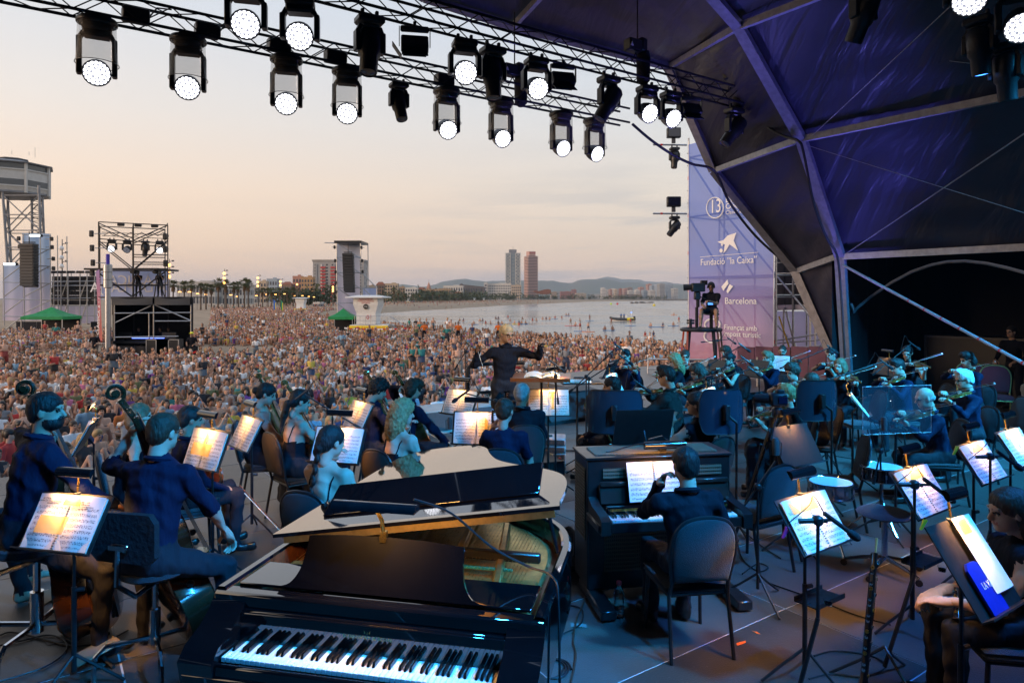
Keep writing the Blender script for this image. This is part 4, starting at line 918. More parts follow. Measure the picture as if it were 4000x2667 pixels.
drum('cabin_wall','cabin_pale',[(16.6,392),(17.4,360),(17.4,205)]);drum('window_band','window_dark',[(17.45,338),(17.45,288)]);drum('window_band','window_dark',[(16.9,206),(16.9,150)]);drum('roof','tower_steel',[(19.2,152),(19.4,143),(10,112),(6,104)]);drum('roof_lantern','tower_steel',[(5.5,112),(7.5,92),(7.5,88),(0,84)]);drum('floor_slab','tower_steel',[(12,415),(17.2,398),(17.2,385),(0,384)])
for y in(206,346):
 drum('ledge','cabin_pale',[(17.6,y+6),(18,y+5),(18,y-5),(17.6,y-6)])
for i in range(8):
 a_=R(10)+i*PI/4;p_=CC_+Vector((math.cos(a_)*17.5,math.sin(a_)*17.5,0));MB().beam((p_.x,p_.y,K(0,398).z),(p_.x,p_.y,K(0,140).z),1.1,1.1).bd('mullion','cabin_pale',tw_,wd=True)
for x,y0,y1 in((98,55,92),(240,70,100),(290,35,118)):
 MB().tube([K(x,y0,YT2+6),K(x,y1,YT2+6)],.10,4).bd('aerial','tower_steel',tw_,wd=True)
 # -- city buildings
WIN={}
def facade_mats():
 for nm,c in dict(cream=(.48,.38,.27),tan=(.36,.26,.17),ochre=(.42,.25,.12),rose=(.42,.22,.16),white=(.58,.56,.52),grey=(.30,.30,.30),brown=(.22,.15,.11),pale=(.46,.45,.43),brick=(.30,.10,.06),concrete=(.34,.33,.32),bluegrey=(.30,.36,.42),dark=(.11,.10,.10)).items():
  mat('wall_'+nm,c,.8,noise=(.15,.18))
facade_mats();mat('glass_far',(.05,.06,.08),.12,coat=.6);mat('roof_tile',(.26,.10,.06),.85,noise=(.4,.3));mat('lit_window',(.9,.7,.3),.5,emit=(1,.62,.25,2.2))
UNITW=None
def bldg(label,x0,x1,ytop,Y,m_,rows,cols,depth=None,roof='flat',base=None,win=(.55,.6),side=None,name='building',gp='buildings along the bay',wm='glass_far',rot=0):
 """box building whose front spans pixel columns x0..x1 at distance Y; windows are recessed boxes, each its own part"""
 a,b2=at(x0,ytop,Y),at(x1,ytop,Y);w=b2.x-a.x;zb=base if base is not None else SAND-1.15;h=a.z-zb;dp=depth or w*.7
 t=th(name,label,'building',((a.x+b2.x)/2,Y,zb),rot,gp)
 MB().box((0,dp/2,h/2),(w,dp,h)).bd('wall',m_,t,sm=False)
 cw,ch=w/cols,h*.94/rows;ww,wh=cw*win[0],ch*win[1]
 mb0=MB();mb0.box((0,0,0),(ww,.24,wh));me=None
 for i in range(cols):
  for j in range(rows):
   if me is None:o=mb0.bd('window',wm,t,sm=False);me=o.data
   else:o=bpy.data.objects.new('window',me);COL.objects.link(o);o.parent=t
   o.location=(-w/2+cw*(i+.5),-.02,h*.02+ch*(j+.5))
 if depth is None or depth>0:
  sgn=1 if(a.x+b2.x)/2<0 else-1# the flank that faces the camera
  mb1=MB();mb1.box((0,0,0),(.24,ww,wh));ms=None
  for i in range(max(1,int(dp/cw/1.2))):
   for j in range(rows):
    if(i+j)%2 and rows>8:continue
    if ms is None:o=mb1.bd('window',wm,t,sm=False);ms=o.data
    else:o=bpy.data.objects.new('window',ms);COL.objects.link(o);o.parent=t
    o.location=(sgn*w/2,dp*(i+.6)/max(1,int(dp/cw/1.2)+.2),h*.02+ch*(j+.5))
 if roof=='flat':
  o=MB().box((0,dp/2,h+.02*h),(w*1.03,dp*1.03,.04*h)).bd('roof',m_,t,sm=False)
  MB().box((w*.15,dp*.5,h*1.06),(w*.3,dp*.3,h*.06)).bd('roof_hut',m_,o,sm=False)
 elif roof=='hip':
  mb=MB();e=.05*w;zz_=h;k=[Vector((-w/2-e,-e,zz_)),Vector((w/2+e,-e,zz_)),Vector((w/2+e,dp+e,zz_)),Vector((-w/2-e,dp+e,zz_))];r0,r1=Vector((-w*.25,dp/2,h*1.16)),Vector((w*.25,dp/2,h*1.16));mb.add(k+[r0,r1],[(0,1,5,4),(1,2,5),(2,3,4,5),(3,0,4),(3,2,1,0)]);mb.bd('roof','roof_tile',t,sm=False)
 return t
 # tower block with red balconies
tb=bldg('grey apartment tower with red balconies behind the centre sound tower',1222,1421,1022,600,'wall_concrete',13,9,16,win=(.35,.5))
a=at(1222,1022,600);w=at(1421,1022,600).x-a.x;h=a.z-SAND+1.15
for j in range(11):
 for k_,cx in enumerate((.46-.275,.655-.275)):
  MB().box((-w/2+w*(cx+.02),-.7,h*.08+h*.078*j),(2.6*1.6,1.4,1.5)).bd('red_balcony',mat('balcony_red',(.42,.05,.05),.7),tb)
for cx in(.07,.17,.42,.60):
 MB().box((-w/2+w*cx,-.35,h*.47),(1.5,.6,h*.94)).bd('pilaster','wall_white' if cx in(.17,.60)else 'wall_grey',tb)
MB().box((0,8,h+1.6),(w*1.04,18,.5)).bd('roof_canopy','wall_white',tb)
rowb=[('ochre corner house with balconies left of the apartment tower',1176,1222,1085,560,'wall_ochre',6,4,'flat'),('rose stone house with a dome box left of the ochre house',1143,1178,1082,570,'wall_rose',5,3,'flat'),('pale glass-topped block far left of the apartment tower',1042,1083,1092,640,'wall_bluegrey',4,4,'flat'),
('low tiled house behind the palms left of the rose house',1100,1138,1112,560,'wall_brown',3,4,'hip'),('cream low house just behind the lit lamp cluster',1005,1040,1100,600,'wall_cream',4,3,'flat'),('greyish low block behind the second palm group',960,1004,1118,580,'wall_grey',3,4,'flat'),('white long hall behind the left palms',690,840,1103,420,'wall_pale',2,12,'flat'),('white long hall with sloping roof between the palm groups',842,960,1122,430,'wall_white',2,9,'flat'),
('narrow slate block seen right behind the centre sound tower',1421,1428,1090,610,'wall_dark',8,1,'flat'),('cream house immediately right of the centre sound tower',1430,1468,1117,640,'wall_cream',5,4,'flat'),('brown house with a small dome right of the tower',1470,1500,1112,660,'wall_brown',5,3,'hip'),('pale cream six-storey house with roof terrace',1503,1553,1110,680,'wall_cream',6,5,'flat'),
('tan house behind the tall palm on the far promenade',1556,1580,1122,700,'wall_tan',5,3,'flat'),('white house with arched gable on the promenade',1583,1630,1125,720,'wall_white',4,5,'flat'),('sand coloured house before the spire',1632,1662,1130,740,'wall_ochre',4,4,'hip'),('tan long block below the church spire',1662,1762,1130,860,'wall_tan',3,10,'flat'),('white hospital wing with flat roof',1732,1808,1118,1000,'wall_white',3,8,'flat'),
('red brick house on far promenade left of the grey block',1770,1800,1142,900,'wall_brick',3,4,'flat'),('white gridded office block left of the twin towers',1900,1996,1110,1500,'wall_white',6,14,'flat'),('tall plain end wall beside the gridded office',1890,1904,1107,1490,'wall_pale',6,1,'flat'),('pale stone block at the foot of lattice tower',1990,2036,1116,1900,'wall_cream',5,6,'flat'),
('low beach pavilion with flat roof behind far sand',1350,1390,1176,520,'wall_white',1,6,'flat'),('white beach bar with awning on far sand',1522,1557,1177,640,'wall_white',1,5,'flat'),('white kiosk with blue roof on far sand',1586,1628,1173,650,'wall_bluegrey',1,5,'flat'),('long brown beach pavilion below the far palms',1790,1860,1176,900,'wall_brown',1,9,'flat'),('green fronted container behind the crowd',1222,1250,1181,300,'wall_white',1,4,'flat'),('white container with blue print behind the crowd',1252,1265,1181,300,'wall_bluegrey',1,2,'flat')]
for lb,x0,x1,yt,Y,m_,rws,cls,rf in rowb:bldg(lb,x0,x1,yt,Y,m_,rws,cls,roof=rf)
# sloping dark hall
t=th('building','dark sloping-roofed hall left of the gridded office','building',(at(1840,1140,1300).x,1300,SAND-1.15),0,'buildings along the bay')
P=[at(1787,1116,1300),at(1802,1107,1300),at(1806,1111,1300),at(1892,1120,1300)];P=[Vector((p.x,1300,p.z))for p in P];bt=[Vector((p.x,1300,SAND-1.15))for p in P];k=Vector((0,40,0))
MB().add(P+bt+[p+k for p in P]+[p+k for p in bt],[(i,4+i,5+i,i+1)for i in range(3)]+[(8+i,i,i+1,9+i)for i in range(3)]+[(3,7,15,11),(0,8,12,4)]).bd('wall','wall_dark',t,wd=True,sm=False)
for i in range(10):
 mb=MB();x=1795+i*9.4;mb.box(at(x,1136,1299.7),(2.6,.4,9));mb.bd('window','glass_far',t,wd=True)
 # church spire
p=at(1675,1130,900);t=th('church_spire','slim tiered church spire rising above the low houses','spire',(p.x,900,SAND-1.15),0);zt=at(1675,1099,900).z-SAND
MB().lathe([(5.5,0),(5.5,zt*.42),(6.5,zt*.43),(5,zt*.46),(4.6,zt*.62),(5.2,zt*.63),(2.6,zt*.70),(2.3,zt*.80),(.3,zt),(0,zt*1.03)],8).bd('spire_body','wall_rose',t,sm=False);MB().tube([(0,0,zt),(0,0,zt*1.15)],.2,4).bd('finial','tower_steel',t)
# twin towers
def twin_lattice():
 Y=2160.0;a,b2=at(1974,978,Y),at(2034,978,Y);w=b2.x-a.x;h=at(0,987,Y).z-SAND
 t=th('tower_block','glass skyscraper wrapped in white steel lattice, left of the twin towers','skyscraper',((a.x+b2.x)/2,Y,SAND-1.15),R(0),'twin towers')
 MB().box((0,w*.4,h/2),(w*.92,w*.7,h)).bd('glass_core',mat('glass_tower',(.10,.16,.20),.15,coat=.4),t,sm=False)
 f=14
 for i in range(33):
  MB().box((0,w*.4,h*(i+.5)/33),(w*.935,w*.715,.9)).bd('floor_band','wall_pale',t,sm=False)
 xs=[-w/2,-w*.17,w*.17,w/2]
 for x in xs:
  MB().tube([(x,0,0),(x,0,h)],.8,5).bd('lattice_post','wall_white',t)
 for j in range(f):
  z0,z1=h*j/f,h*(j+1)/f
  for x0,x1 in((xs[0],xs[1]),(xs[2],xs[3])):
   MB().tube([(x0,0,z0),(x1,0,z1)],.6,4).tube([(x1,0,z0),(x0,0,z1)],.6,4).tube([(x0,0,z1),(x1,0,z1)],.6,4).bd('lattice_bay','wall_white',t)
 MB().box((-w*.02,w*.4,h*1.04),(w*.5,w*.5,h*.08)).tube([(0,w*.4,h),(0,w*.4,h*1.16)],.5,4).bd('roof_plant','tower_steel',t)
twin_lattice()
def twin_banded():
 Y=2240.0;a,b2=at(2055,1000,Y),at(2111,1000,Y);w=b2.x-a.x;h=a.z-SAND+1.15
 t=th('tower_block','rose banded office skyscraper, right of the twin towers','skyscraper',((a.x+b2.x)/2,Y,SAND-1.15),R(24),'twin towers')
 s=w*.74
 MB().box((0,s/2,h/2),(s*.95,s*.95,h)).bd('glass_core',mat('glass_rose',(.10,.075,.08),.2,coat=.4),t,sm=False)
 for i in range(27):
  MB().box((0,s/2,h*.05+h*.945*(i+.5)/27),(s*(1+.02*(i%2)),s*(1+.02*(i%2)),h*.018)).bd('floor_band',mat('band_rose',(.52,.30,.24),.6),t,sm=False)
 o=MB().box((0,s/2,h*1.055),(s*.66,s*.66,h*.11)).bd('crown','band_rose',t,sm=False)
 txm('lettering','MAPFRE',h*.045,pmx(t)@basis((0,s/2-s*.34,h*1.07),(1,0,0),(0,0,1)),'print_red',t,.3)
twin_banded()
# fish sculpture by the shore, as a plain bronze-coloured stand-in
t=th('shore_sculpture','low copper-coloured curved sculpture by the shore right of twin towers','building',(at(2115,1150,2000).x,2000,SAND-1.15),0)
pts_=[(2081,1138),(2090,1134),(2105,1137),(2125,1131),(2140,1129),(2152,1132),(2152,1145),(2140,1150),(2110,1149),(2092,1144)];P=[at(x,y,2000)for x,y in pts_];k=Vector((0,22,0));n_=len(P)
MB().add(P+[p+k for p in P],[tuple(range(n_))[::-1],tuple(range(n_,2*n_))]+[(i,(i+1)%n_,n_+(i+1)%n_,n_+i)for i in range(n_)]).bd('copper_body',mat('copper',(.24,.09,.045),.45,.5,noise=(.1,.3)),t,wd=True,sm=False)
for x in(2095,2120,2145):
 mb=MB();p=at(x,1148,2010);mb.box((p.x,2010,(p.z+SAND)/2),(2,6,p.z-SAND+2));mb.bd('support','wall_grey',t,wd=True)
 # far shore: city blocks
far=[(2152,2175,1141,'tan'),(2176,2198,1140,'grey'),(2190,2232,1140,'brick'),(2234,2252,1132,'brick'),(2250,2290,1146,'cream'),(2352,2364,1126,'white'),(2365,2374,1132,'pale'),(2376,2382,1135,'grey'),(2384,2392,1131,'rose'),(2393,2402,1129,'white'),(2403,2413,1131,'cream'),(2424,2430,1129,'brick'),(2432,2438,1130,'pale'),(2439,2450,1129,'rose'),(2453,2470,1125,'brown'),(2456,2473,1136,'white'),
(2484,2500,1134,'white'),(2488,2500,1129,'grey'),(2500,2516,1124,'rose'),(2514,2530,1134,'bluegrey'),(2531,2546,1112,'rose'),(2546,2562,1117,'bluegrey'),(2540,2560,1135,'white'),(2563,2580,1136,'cream'),(2565,2577,1113,'bluegrey'),(2577,2597,1110,'grey'),(2598,2629,1110,'bluegrey'),(2632,2649,1128,'pale'),(2400,2440,1147,'cream'),(2300,2350,1150,'pale'),(2440,2520,1150,'tan'),(2560,2640,1150,'white')]
import_col=['white','pale','grey','cream','tan']
for i,(x0,x1,yt,cn)in enumerate(far):
 Y=3000+((i*577)%900);hN=(1165-yt)
 w_=dict(white='white',pale='pale grey',grey='grey',cream='cream',tan='tan',rose='rose brown',brick='red brick',bluegrey='blue-grey glass',brown='brown')[cn]
 sz='tall' if hN>45 else 'mid-rise' if hN>28 else 'low'
 wd='narrow' if x1-x0<12 else 'broad' if x1-x0>28 else ''
 bldg(f'{sz} {wd} {w_} block across the bay, number {i+1} from the left'.replace('  ',' ')if False else ' '.join(f'{sz} {wd} {w_} city block across the bay'.split()),x0,x1,yt,Y,'wall_'+cn,max(2,int(hN/5)),max(2,int((x1-x0)/4)),depth=60,base=SAND-1.2,name='building',gp='city blocks across the bay',win=(.6,.5))
FARB=[o for o in bpy.data.objects if o.get('group')=='city blocks across the bay']
def where_far(x):return 'near the copper sculpture' if x<2300 else 'in the first cluster' if x<2420 else 'in the middle cluster' if x<2525 else 'in the rightmost cluster'
seen={}
for o,(x0,x1,yt,cn)in zip(FARB,far):
 lb=o['label'].replace('across the bay','across bay')+', '+where_far(x0);seen.setdefault(lb,[]).append(o)
for lb,os_ in seen.items():
 for i,o in enumerate(os_):o['label']=lb if len(os_)==1 else f'{lb}, {["left","right","third"][i]} one'
 # breakwater, rock reef, headland
def rocks(name,pts,hgt,m_='rock',n=None):
 mb=MB();rng=random.Random(5)
 for(a,c)in zip(pts,pts[1:]):
  a,c=Vector(a),Vector(c);k=max(2,int((c-a).length/4.5))
  for i in range(k):
   p=lerp(a,c,i/k);s=rng.uniform(1.6,3.4);M_=Matrix.Rotation(rng.uniform(0,6),3,'Z')@Matrix.Rotation(rng.uniform(-.5,.5),3,'X')
   mb.box(p+Vector((rng.uniform(-2,2),rng.uniform(-3,3),rng.uniform(-.3,hgt))),(s*1.4,s,s*.9),M_,ch=s*.2)
 return mb.bd(name,m_,sm=False)
mat('rock',(.16,.14,.125),.9,noise=(.3,.4))
tag(rocks('breakwater_rocks',[at(2140,1176,1500)*1,at(2250,1176,1560),at(2400,1174,1640),at(2520,1173,1750),at(2700,1173,1800)],.8),'dark boulder breakwater along the far side of the bay','breakwater',kind='stuff')
q=[gr(2462,1185,SEA),gr(2520,1183.5,SEA),gr(2548,1183,SEA)];o=rocks('reef_rocks',q,.7);tag(o,'low dark rock reef poking out of the water in mid bay','reef',kind='stuff')
mb=MB()
hp=[at(1990,1168,1480),at(2200,1168,1520),at(2400,1166,1640),at(2560,1168,1750),at(2800,1169,1850)]
V=[]
for p in hp:V+=[Vector((p.x,p.y,SEA-1)),Vector((p.x,p.y+12,SEA+3.5)),Vector((p.x*1.0,p.y+90,SEA+4.5)),Vector((p.x,p.y+900,SEA+4))]
mb.add(V,[(i*4+j,(i+1)*4+j,(i+1)*4+j+1,i*4+j+1)for i in range(4)for j in range(3)]);tag(mb.bd('headland',mat('headland_soil',(.22,.17,.12),.95,noise=(.03,.3))),kind='structure')
# -- vegetation
palm_leaf=mat('palm_leaf',(.055,.085,.030),.6,noise=(.8,.5,(.09,.075,.03)));mat('palm_skirt',(.17,.10,.045),.9,noise=(1.5,.4));mat('palm_trunk',(.12,.085,.06),.9,noise=(2,.4),bump=(5,.6))
def make_palm(seed,H=10.0,name='palm_tree'):
 rg=random.Random(seed);t=th(name,'palm','palm tree')
 bend=rg.uniform(-.35,.35);path=[Vector((bend*math.sin(i/6*1.4),0,H*.82*i/6))for i in range(7)]
 MB().tube(path,[.34,.27,.25,.24,.24,.26,.28],8).bd('trunk','palm_trunk',t)
 top=path[-1]
 mb=MB()
 for i in range(90):# dead frond skirt
  a=rg.uniform(0,2*PI);z=rg.uniform(-.16*H,.0);r0=.3;d=Vector((math.cos(a),math.sin(a),0));p=top+d*r0+Vector((0,0,z));L_=rg.uniform(.6,1.3);e=p+d*rg.uniform(.25,.7)+Vector((0,0,-L_));s_=Vector((-d.y,d.x,0))*.16;mb.add([p-s_,p+s_,e],[(0,1,2)])
 mb.bd('dead_fronds','palm_skirt',t)
 mb=MB()
 for i in range(42):# fan leaves
  a=rg.uniform(0,2*PI);el=R(rg.uniform(-38,80));L_=rg.uniform(.9,1.4);d=Vector((math.cos(a)*math.cos(el),math.sin(a)*math.cos(el),math.sin(el)));c=top+Vector((0,0,.15))+d*L_
  X=d.cross(Vector((0,0,1)));X=X.normalized()if X.length>.01 else Vector((1,0,0));U=X.cross(d).normalized();mb.tube([top,c],.03,3)
  for k in range(9):
   b_=R(-105+k*26);dd=(d*math.cos(b_)+X*math.sin(b_)).normalized();ln=rg.uniform(.75,1.05)*(1.0 if abs(k-4)<3 else .75);e=c+dd*ln+Vector((0,0,-.28*ln*rg.random()-.1));w_=dd.cross(U).normalized()*.085;mdl=c+dd*ln*.55;mb.add([c,mdl+w_,e,mdl-w_],[(0,1,2,3)])
 mb.bd('crown','palm_leaf',t,sm=False);return t
palms=[make_palm(i+3)for i in range(4)]
plist=[(262,1092,1165,95),(440,1128,1200,150),(676,1085,1200,210),(718,1090,1200,215),(746,1087,1205,210),(784,1101,1205,210),(805,1100,1205,220),(826,1105,1205,215),(851,1078,1205,205),(884,1088,1205,205),(912,1094,1205,215),(932,1092,1205,225),(954,1078,1205,205),(970,1085,1205,215),(1026,1118,1205,250),(1047,1120,1205,255),(1062,1121,1205,250),(1094,1120,1205,250),(1122,1118,1205,260),(1145,1117,1205,255),(1010,1120,1205,250),(1540,1118,1190,420),(1556,1130,1190,470),(1580,1143,1185,520),(1613,1142,1185,520),(1690,1140,1182,600),(1716,1142,1182,600),(192,1118,1180,90),(345,1120,1180,95)]
names_p=['leftmost tall','first','second','third','fourth','fifth','sixth','seventh','eighth','ninth','tenth','eleventh','twelfth','thirteenth','fourteenth','fifteenth','sixteenth','seventeenth','eighteenth','nineteenth','twentieth']
place_p=['palm behind the video wall between sound tower and camera scaffold','palm crown peeping over the camera scaffold deck']+[f'palm in the left promenade row, {ORD[i] if i < 8 else ["ninth","tenth","eleventh","twelfth"][i-8]} from the camera scaffold' for i in range(12)]+[f'bushy palm in the row before the old houses, {q} one' for q in('first','second','third','fourth','fifth','sixth','hindmost')]+['tall palm before the cream houses right of centre tower','smaller palm just right of the tall palm past centre tower','first low palm on the far promenade','second low palm on the far promenade','third low palm near the spire','fourth low palm near the spire','palm beside the left sound tower edge','palm crown just above the right end of video wall']
for i,(x,yt,yb,Y)in enumerate(plist):
 c=at(x,yt,Y);zb=SAND;H=c.z-zb;s=(H+.3)/10.9
 place(palms[i%4],(c.x,Y,zb),RNG.uniform(0,6),place_p[i],'palm trees on the promenade',s)
 # low tree belts that read as one mass
leafm=mat('tree_leaf',(.045,.065,.030),.8,noise=(.3,.5,(.075,.08,.04)))
def tree_belt(label,segs,hgt,n,seed,sc=1.0):
 rg=random.Random(seed);mb=MB()
 for _ in range(n):
  (x0,Y0),(x1,Y1_)=segs[rg.randrange(len(segs))];t=rg.random();x,Y=x0+(x1-x0)*t,Y0+(Y1_-Y0)*t;p=at(x,YH,Y);hh=hgt*rg.uniform(.55,1.1)
  c=Vector((p.x+rg.uniform(-4,4)*sc,Y+rg.uniform(-6,6),SAND+hh*.55))
  for k in range(26):
   q=c+Vector((rg.gauss(0,hh*.28),rg.gauss(0,hh*.2),rg.gauss(0,hh*.22)));s=hh*.11*rg.uniform(.6,1.4);a_=Vector((rg.uniform(-1,1),rg.uniform(-1,1),rg.uniform(-1,1)))*s;b_=Vector((rg.uniform(-1,1),rg.uniform(-1,1),rg.uniform(-1,1)))*s;mb.add([q-a_,q+b_,q+a_,q-b_],[(0,1,2,3)])
  mb.tube([Vector((c.x,c.y,SAND-.3)),c],hh*.02,3)
 return tag(mb.bd('tree_belt','tree_leaf',sm=False),label,'trees',kind='stuff')
tree_belt('dark band of trees in front of the old houses by the centre tower',[((1090,330),(1310,360)),((1480,520),(1640,600))],9.5,70,3)
tree_belt('belt of dark trees along the far promenade toward the twin towers',[((1640,650),(1800,900)),((1800,900),(2060,1300)),((1790,880),(2000,1250))],13,170,4,2)
tree_belt('low dark trees along the headland right of twin towers',[((2060,1500),(2330,1620)),((2330,1660),(2600,1800))],12,120,5,3)
# -- lamp posts
mat('lamp_orange',(1,.6,.25),.4,emit=(1,.42,.10,4.5));mat('lamp_pole',(.14,.13,.12),.6,.4)
def lamp_mast(label,x,ytop,Y,heads,lit=True):
 p=at(x,ytop,Y);t=th('lamp_mast',label,'street lamp',(p.x,Y,SAND),0,'promenade lamp masts');H=p.z-SAND
 MB().tube([(0,0,0),(0,0,H)],[.16,.07],6).bd('mast','lamp_pole',t)
 for i,y in enumerate(heads):
  z=at(x,y,Y).z-SAND;MB().ell((0,-.25,z),(.42,.42,.42),8,6).bd('globe','lamp_orange' if lit else 'white_plastic',t)
  MB().tube([(0,0,z+.7),(.7,-.1,z+.9)],.06,4).ell((.8,-.1,z+.9),(.3,.2,.2),6,4).bd('projector','grey_plastic',t)
lamp_mast('unlit lamp mast with ball lamps left of the camera scaffold',243,935,120,[970,1006,1040],False)
for lb,x,yt,Y,hs in[('lit orange lamp mast right beside the camera scaffold',662,1012,150,[1035,1058,1081]),('lit orange lamp mast in the middle of left palm row',877,1050,205,[1068,1086,1104]),('lit orange lamp mast in front of the pale glass block',1008,1075,240,[1086,1102,1117]),('lit orange lamp mast left of the rose house',1096,1090,260,[1100,1114,1127]),('lit orange lamp mast at the foot of the apartment tower',1301,1112,300,[1121,1130,1138]),('single lit lamp by the ochre house',1161,1106,300,[1111])]:
 lamp_mast(lb,x,yt,Y,hs)
for i in range(14):
 x=[700,738,770,802,900,925,1000,1040,1075,1110,1148,1180,1205,1225][i];p=at(x,[1140,1140,1147,1150,1152,1158,1155,1150,1150,1148,1155,1155,1158,1160][i],200+i*8);t=th('street_lamp',f'small lit street lamp under the palms, {["first","second","third","fourth","fifth","sixth","seventh","eighth","ninth","tenth","eleventh","twelfth","thirteenth","fourteenth"][i]} from left','street lamp',(p.x,p.y,SAND),0,'small street lamps');MB().tube([(0,0,0),(0,0,p.z-SAND)],.07,5).bd('pole','lamp_pole',t);MB().box((.15,0,p.z-SAND),(.75,.4,.22)).bd('lamp_head','lamp_orange',t)
 # upright info blades
for lb,x,y0,y1,Y,c1 in[('blue and yellow upright information blade by the promenade',1073,1168,1206,170,(.02,.12,.5)),('green and white upright information blade by the promenade',1101,1170,1206,170,(.02,.22,.10))]:
 a,c=at(x-4,y0,Y),at(x+5,y1,Y);t=th('info_blade',lb,'sign',((a.x+c.x)/2,Y,SAND),0,'information blades');hh=a.z-SAND;w_=c.x-a.x
 MB().prism([(-w_/2,0),(w_/2,0),(w_/2,hh*.75),(-w_/2,hh)],-.1,.1,basis((0,0,0),(1,0,0),(0,0,1))).bd('blade',mat('blade_'+lb[:4],c1,.5),t,sm=False);MB().box((w_*.38,-.14,hh*.38),(w_*.25,.06,hh*.74)).bd('stripe','yellow_paint',t)
 # -- bodies: signed-distance figures meshed with surface nets
def V3(*a):return np.array(a,float)
def cap(a,b,ra,rb,reg,k=.03):return('c',np.asarray(a,float),np.asarray(b,float),ra,rb,reg,k)
def eli(c,r,reg,k=.03,rot=None):return('e',np.asarray(c,float),np.asarray(r,float),rot,reg,k)
def neg(c,r,k=.02,rot=None):return('n',np.asarray(c,float),np.asarray(r,float),rot,None,k)
def sd(p,P):
 if p[0]=='c':
  a,b,ra,rb=p[1:5];ba=b-a;d2=max(ba@ba,1e-9);pa=P-a;h=np.clip(pa@ba/d2,0,1)
  q=pa-h[...,None]*ba;return np.sqrt((q*q).sum(-1))-(ra+(rb-ra)*h)
 c,r,rot=p[1:4];q=P-c
 if rot is not None:q=q@rot
 k0=np.sqrt(((q/r)**2).sum(-1));k1=np.sqrt(((q/(r*r))**2).sum(-1))+1e-9;return k0*(k0-1)/k1
def bounds(p):
 if p[0]=='c':r=max(p[3],p[4]);return np.minimum(p[1],p[2])-r,np.maximum(p[1],p[2])+r
 r=p[2].max()if p[3]is not None else p[2];return p[1]-r,p[1]+r
_ED=[((0,0,0),(1,0,0)),((0,1,0),(1,1,0)),((0,0,1),(1,0,1)),((0,1,1),(1,1,1)),((0,0,0),(0,1,0)),((1,0,0),(1,1,0)),((0,0,1),(0,1,1)),((1,0,1),(1,1,1)),((0,0,0),(0,0,1)),((1,0,0),(1,0,1)),((0,1,0),(0,1,1)),((1,1,0),(1,1,1))]
def nets(prims,res,noise=None):
 pos=[p for p in prims if p[0]!='n']
 lo=np.min([bounds(p)[0]for p in pos],0)-3*res;hi=np.max([bounds(p)[1]for p in pos],0)+3*res
 n=np.ceil((hi-lo)/res).astype(int)+1
 Fd=np.full(n,.5);ax=[lo[i]+res*np.arange(n[i])for i in range(3)]
 for p in prims:
  b0,b1=bounds(p);k=p[-1];i0=np.maximum(0,np.floor((b0-k-2*res-lo)/res).astype(int));i1=np.minimum(n,np.ceil((b1+k+2*res-lo)/res).astype(int)+1)
  if(i1<=i0).any():continue
  s=tuple(slice(a,b)for a,b in zip(i0,i1));G=np.stack(np.meshgrid(*[ax[i][s[i]]for i in range(3)],indexing='ij'),-1);d=sd(p,G);f=Fd[s]
  if p[0]=='n':d=-d;h=np.clip(.5-.5*(f-d)/k,0,1);Fd[s]=f*(1-h)+d*h+k*h*(1-h)
  else:h=np.clip(.5+.5*(f-d)/k,0,1);Fd[s]=f*(1-h)+d*h-k*h*(1-h)
 S=Fd<0;m=n-1
 cor=lambda o:S[o[0]:o[0]+m[0],o[1]:o[1]+m[1],o[2]:o[2]+m[2]]
 cnt=sum(cor((a,b,c)).astype(np.int8)for a in(0,1)for b in(0,1)for c in(0,1));act=(cnt>0)&(cnt<8)
 ijk=np.argwhere(act);idx=np.full(m,-1);idx[tuple(ijk.T)]=np.arange(len(ijk))
 acc=np.zeros((len(ijk),3));w=np.zeros(len(ijk))
 for a,b in _ED:
  fa=Fd[tuple((ijk+a).T)];fb=Fd[tuple((ijk+b).T)];msk=(fa<0)!=(fb<0);t=np.where(msk,fa/np.where(msk,fa-fb,1),0)
  pt=np.array(a)+t[:,None]*(np.array(b)-np.array(a));acc+=pt*msk[:,None];w+=msk
 Vt=lo+res*(ijk+acc/w[:,None]);Q=[]
 for axx in range(3):
  e=[0,0,0];e[axx]=1;sl0=[slice(1,-1)]*3;sl0[axx]=slice(0,-1);sl1=[slice(1,-1)]*3;sl1[axx]=slice(1,None)
  A=S[tuple(sl0)];Bq=S[tuple(sl1)];pp=np.argwhere(A!=Bq)
  if not len(pp):continue
  g=pp.copy();o1,o2=(axx+1)%3,(axx+2)%3
  for q in range(3):
   if q!=axx:g[:,q]+=1
  def cell(d1,d2):h=g.copy();h[:,o1]-=d1;h[:,o2]-=d2;return idx[tuple(h.T)]
  qd=np.stack([cell(1,1),cell(0,1),cell(0,0),cell(1,0)],1);flip=Bq[tuple(pp.T)];qd[flip]=qd[flip][:,::-1];Q.append(qd)
 Q=np.concatenate(Q);Q=Q[(Q>=0).all(1)]
 reg=np.zeros(len(Vt),int);best=np.full(len(Vt),9e9)
 for p in pos:
  d=sd(p,Vt);u=d<best;best[u]=d[u];reg[u]=p[5]if p[0]=='c' else p[4]
 if noise is not None:Vt=noise(Vt)
 return Vt,Q,reg[Q[:,0]]
def xf(prims,M):
 """move primitives by a 4x4 matrix (rotation and translation)"""
 Rm=M[:3,:3];T=M[:3,3];out=[]
 for p in prims:
  if p[0]=='c':out.append(('c',Rm@p[1]+T,Rm@p[2]+T)+p[3:])
  else:r=Rm if p[3]is None else Rm@p[3];out.append((p[0],Rm@p[1]+T,p[2],r)+p[4:])
 return out
SKIN,TOP,BOT,SHOE,HAIR,EYE,LIP,STRAP=range(8)
def rot3(yaw=0,pitch=0,roll=0):
 return np.array(Matrix.Rotation(yaw,3,'Z')@Matrix.Rotation(pitch,3,'X')@Matrix.Rotation(roll,3,'Y'))
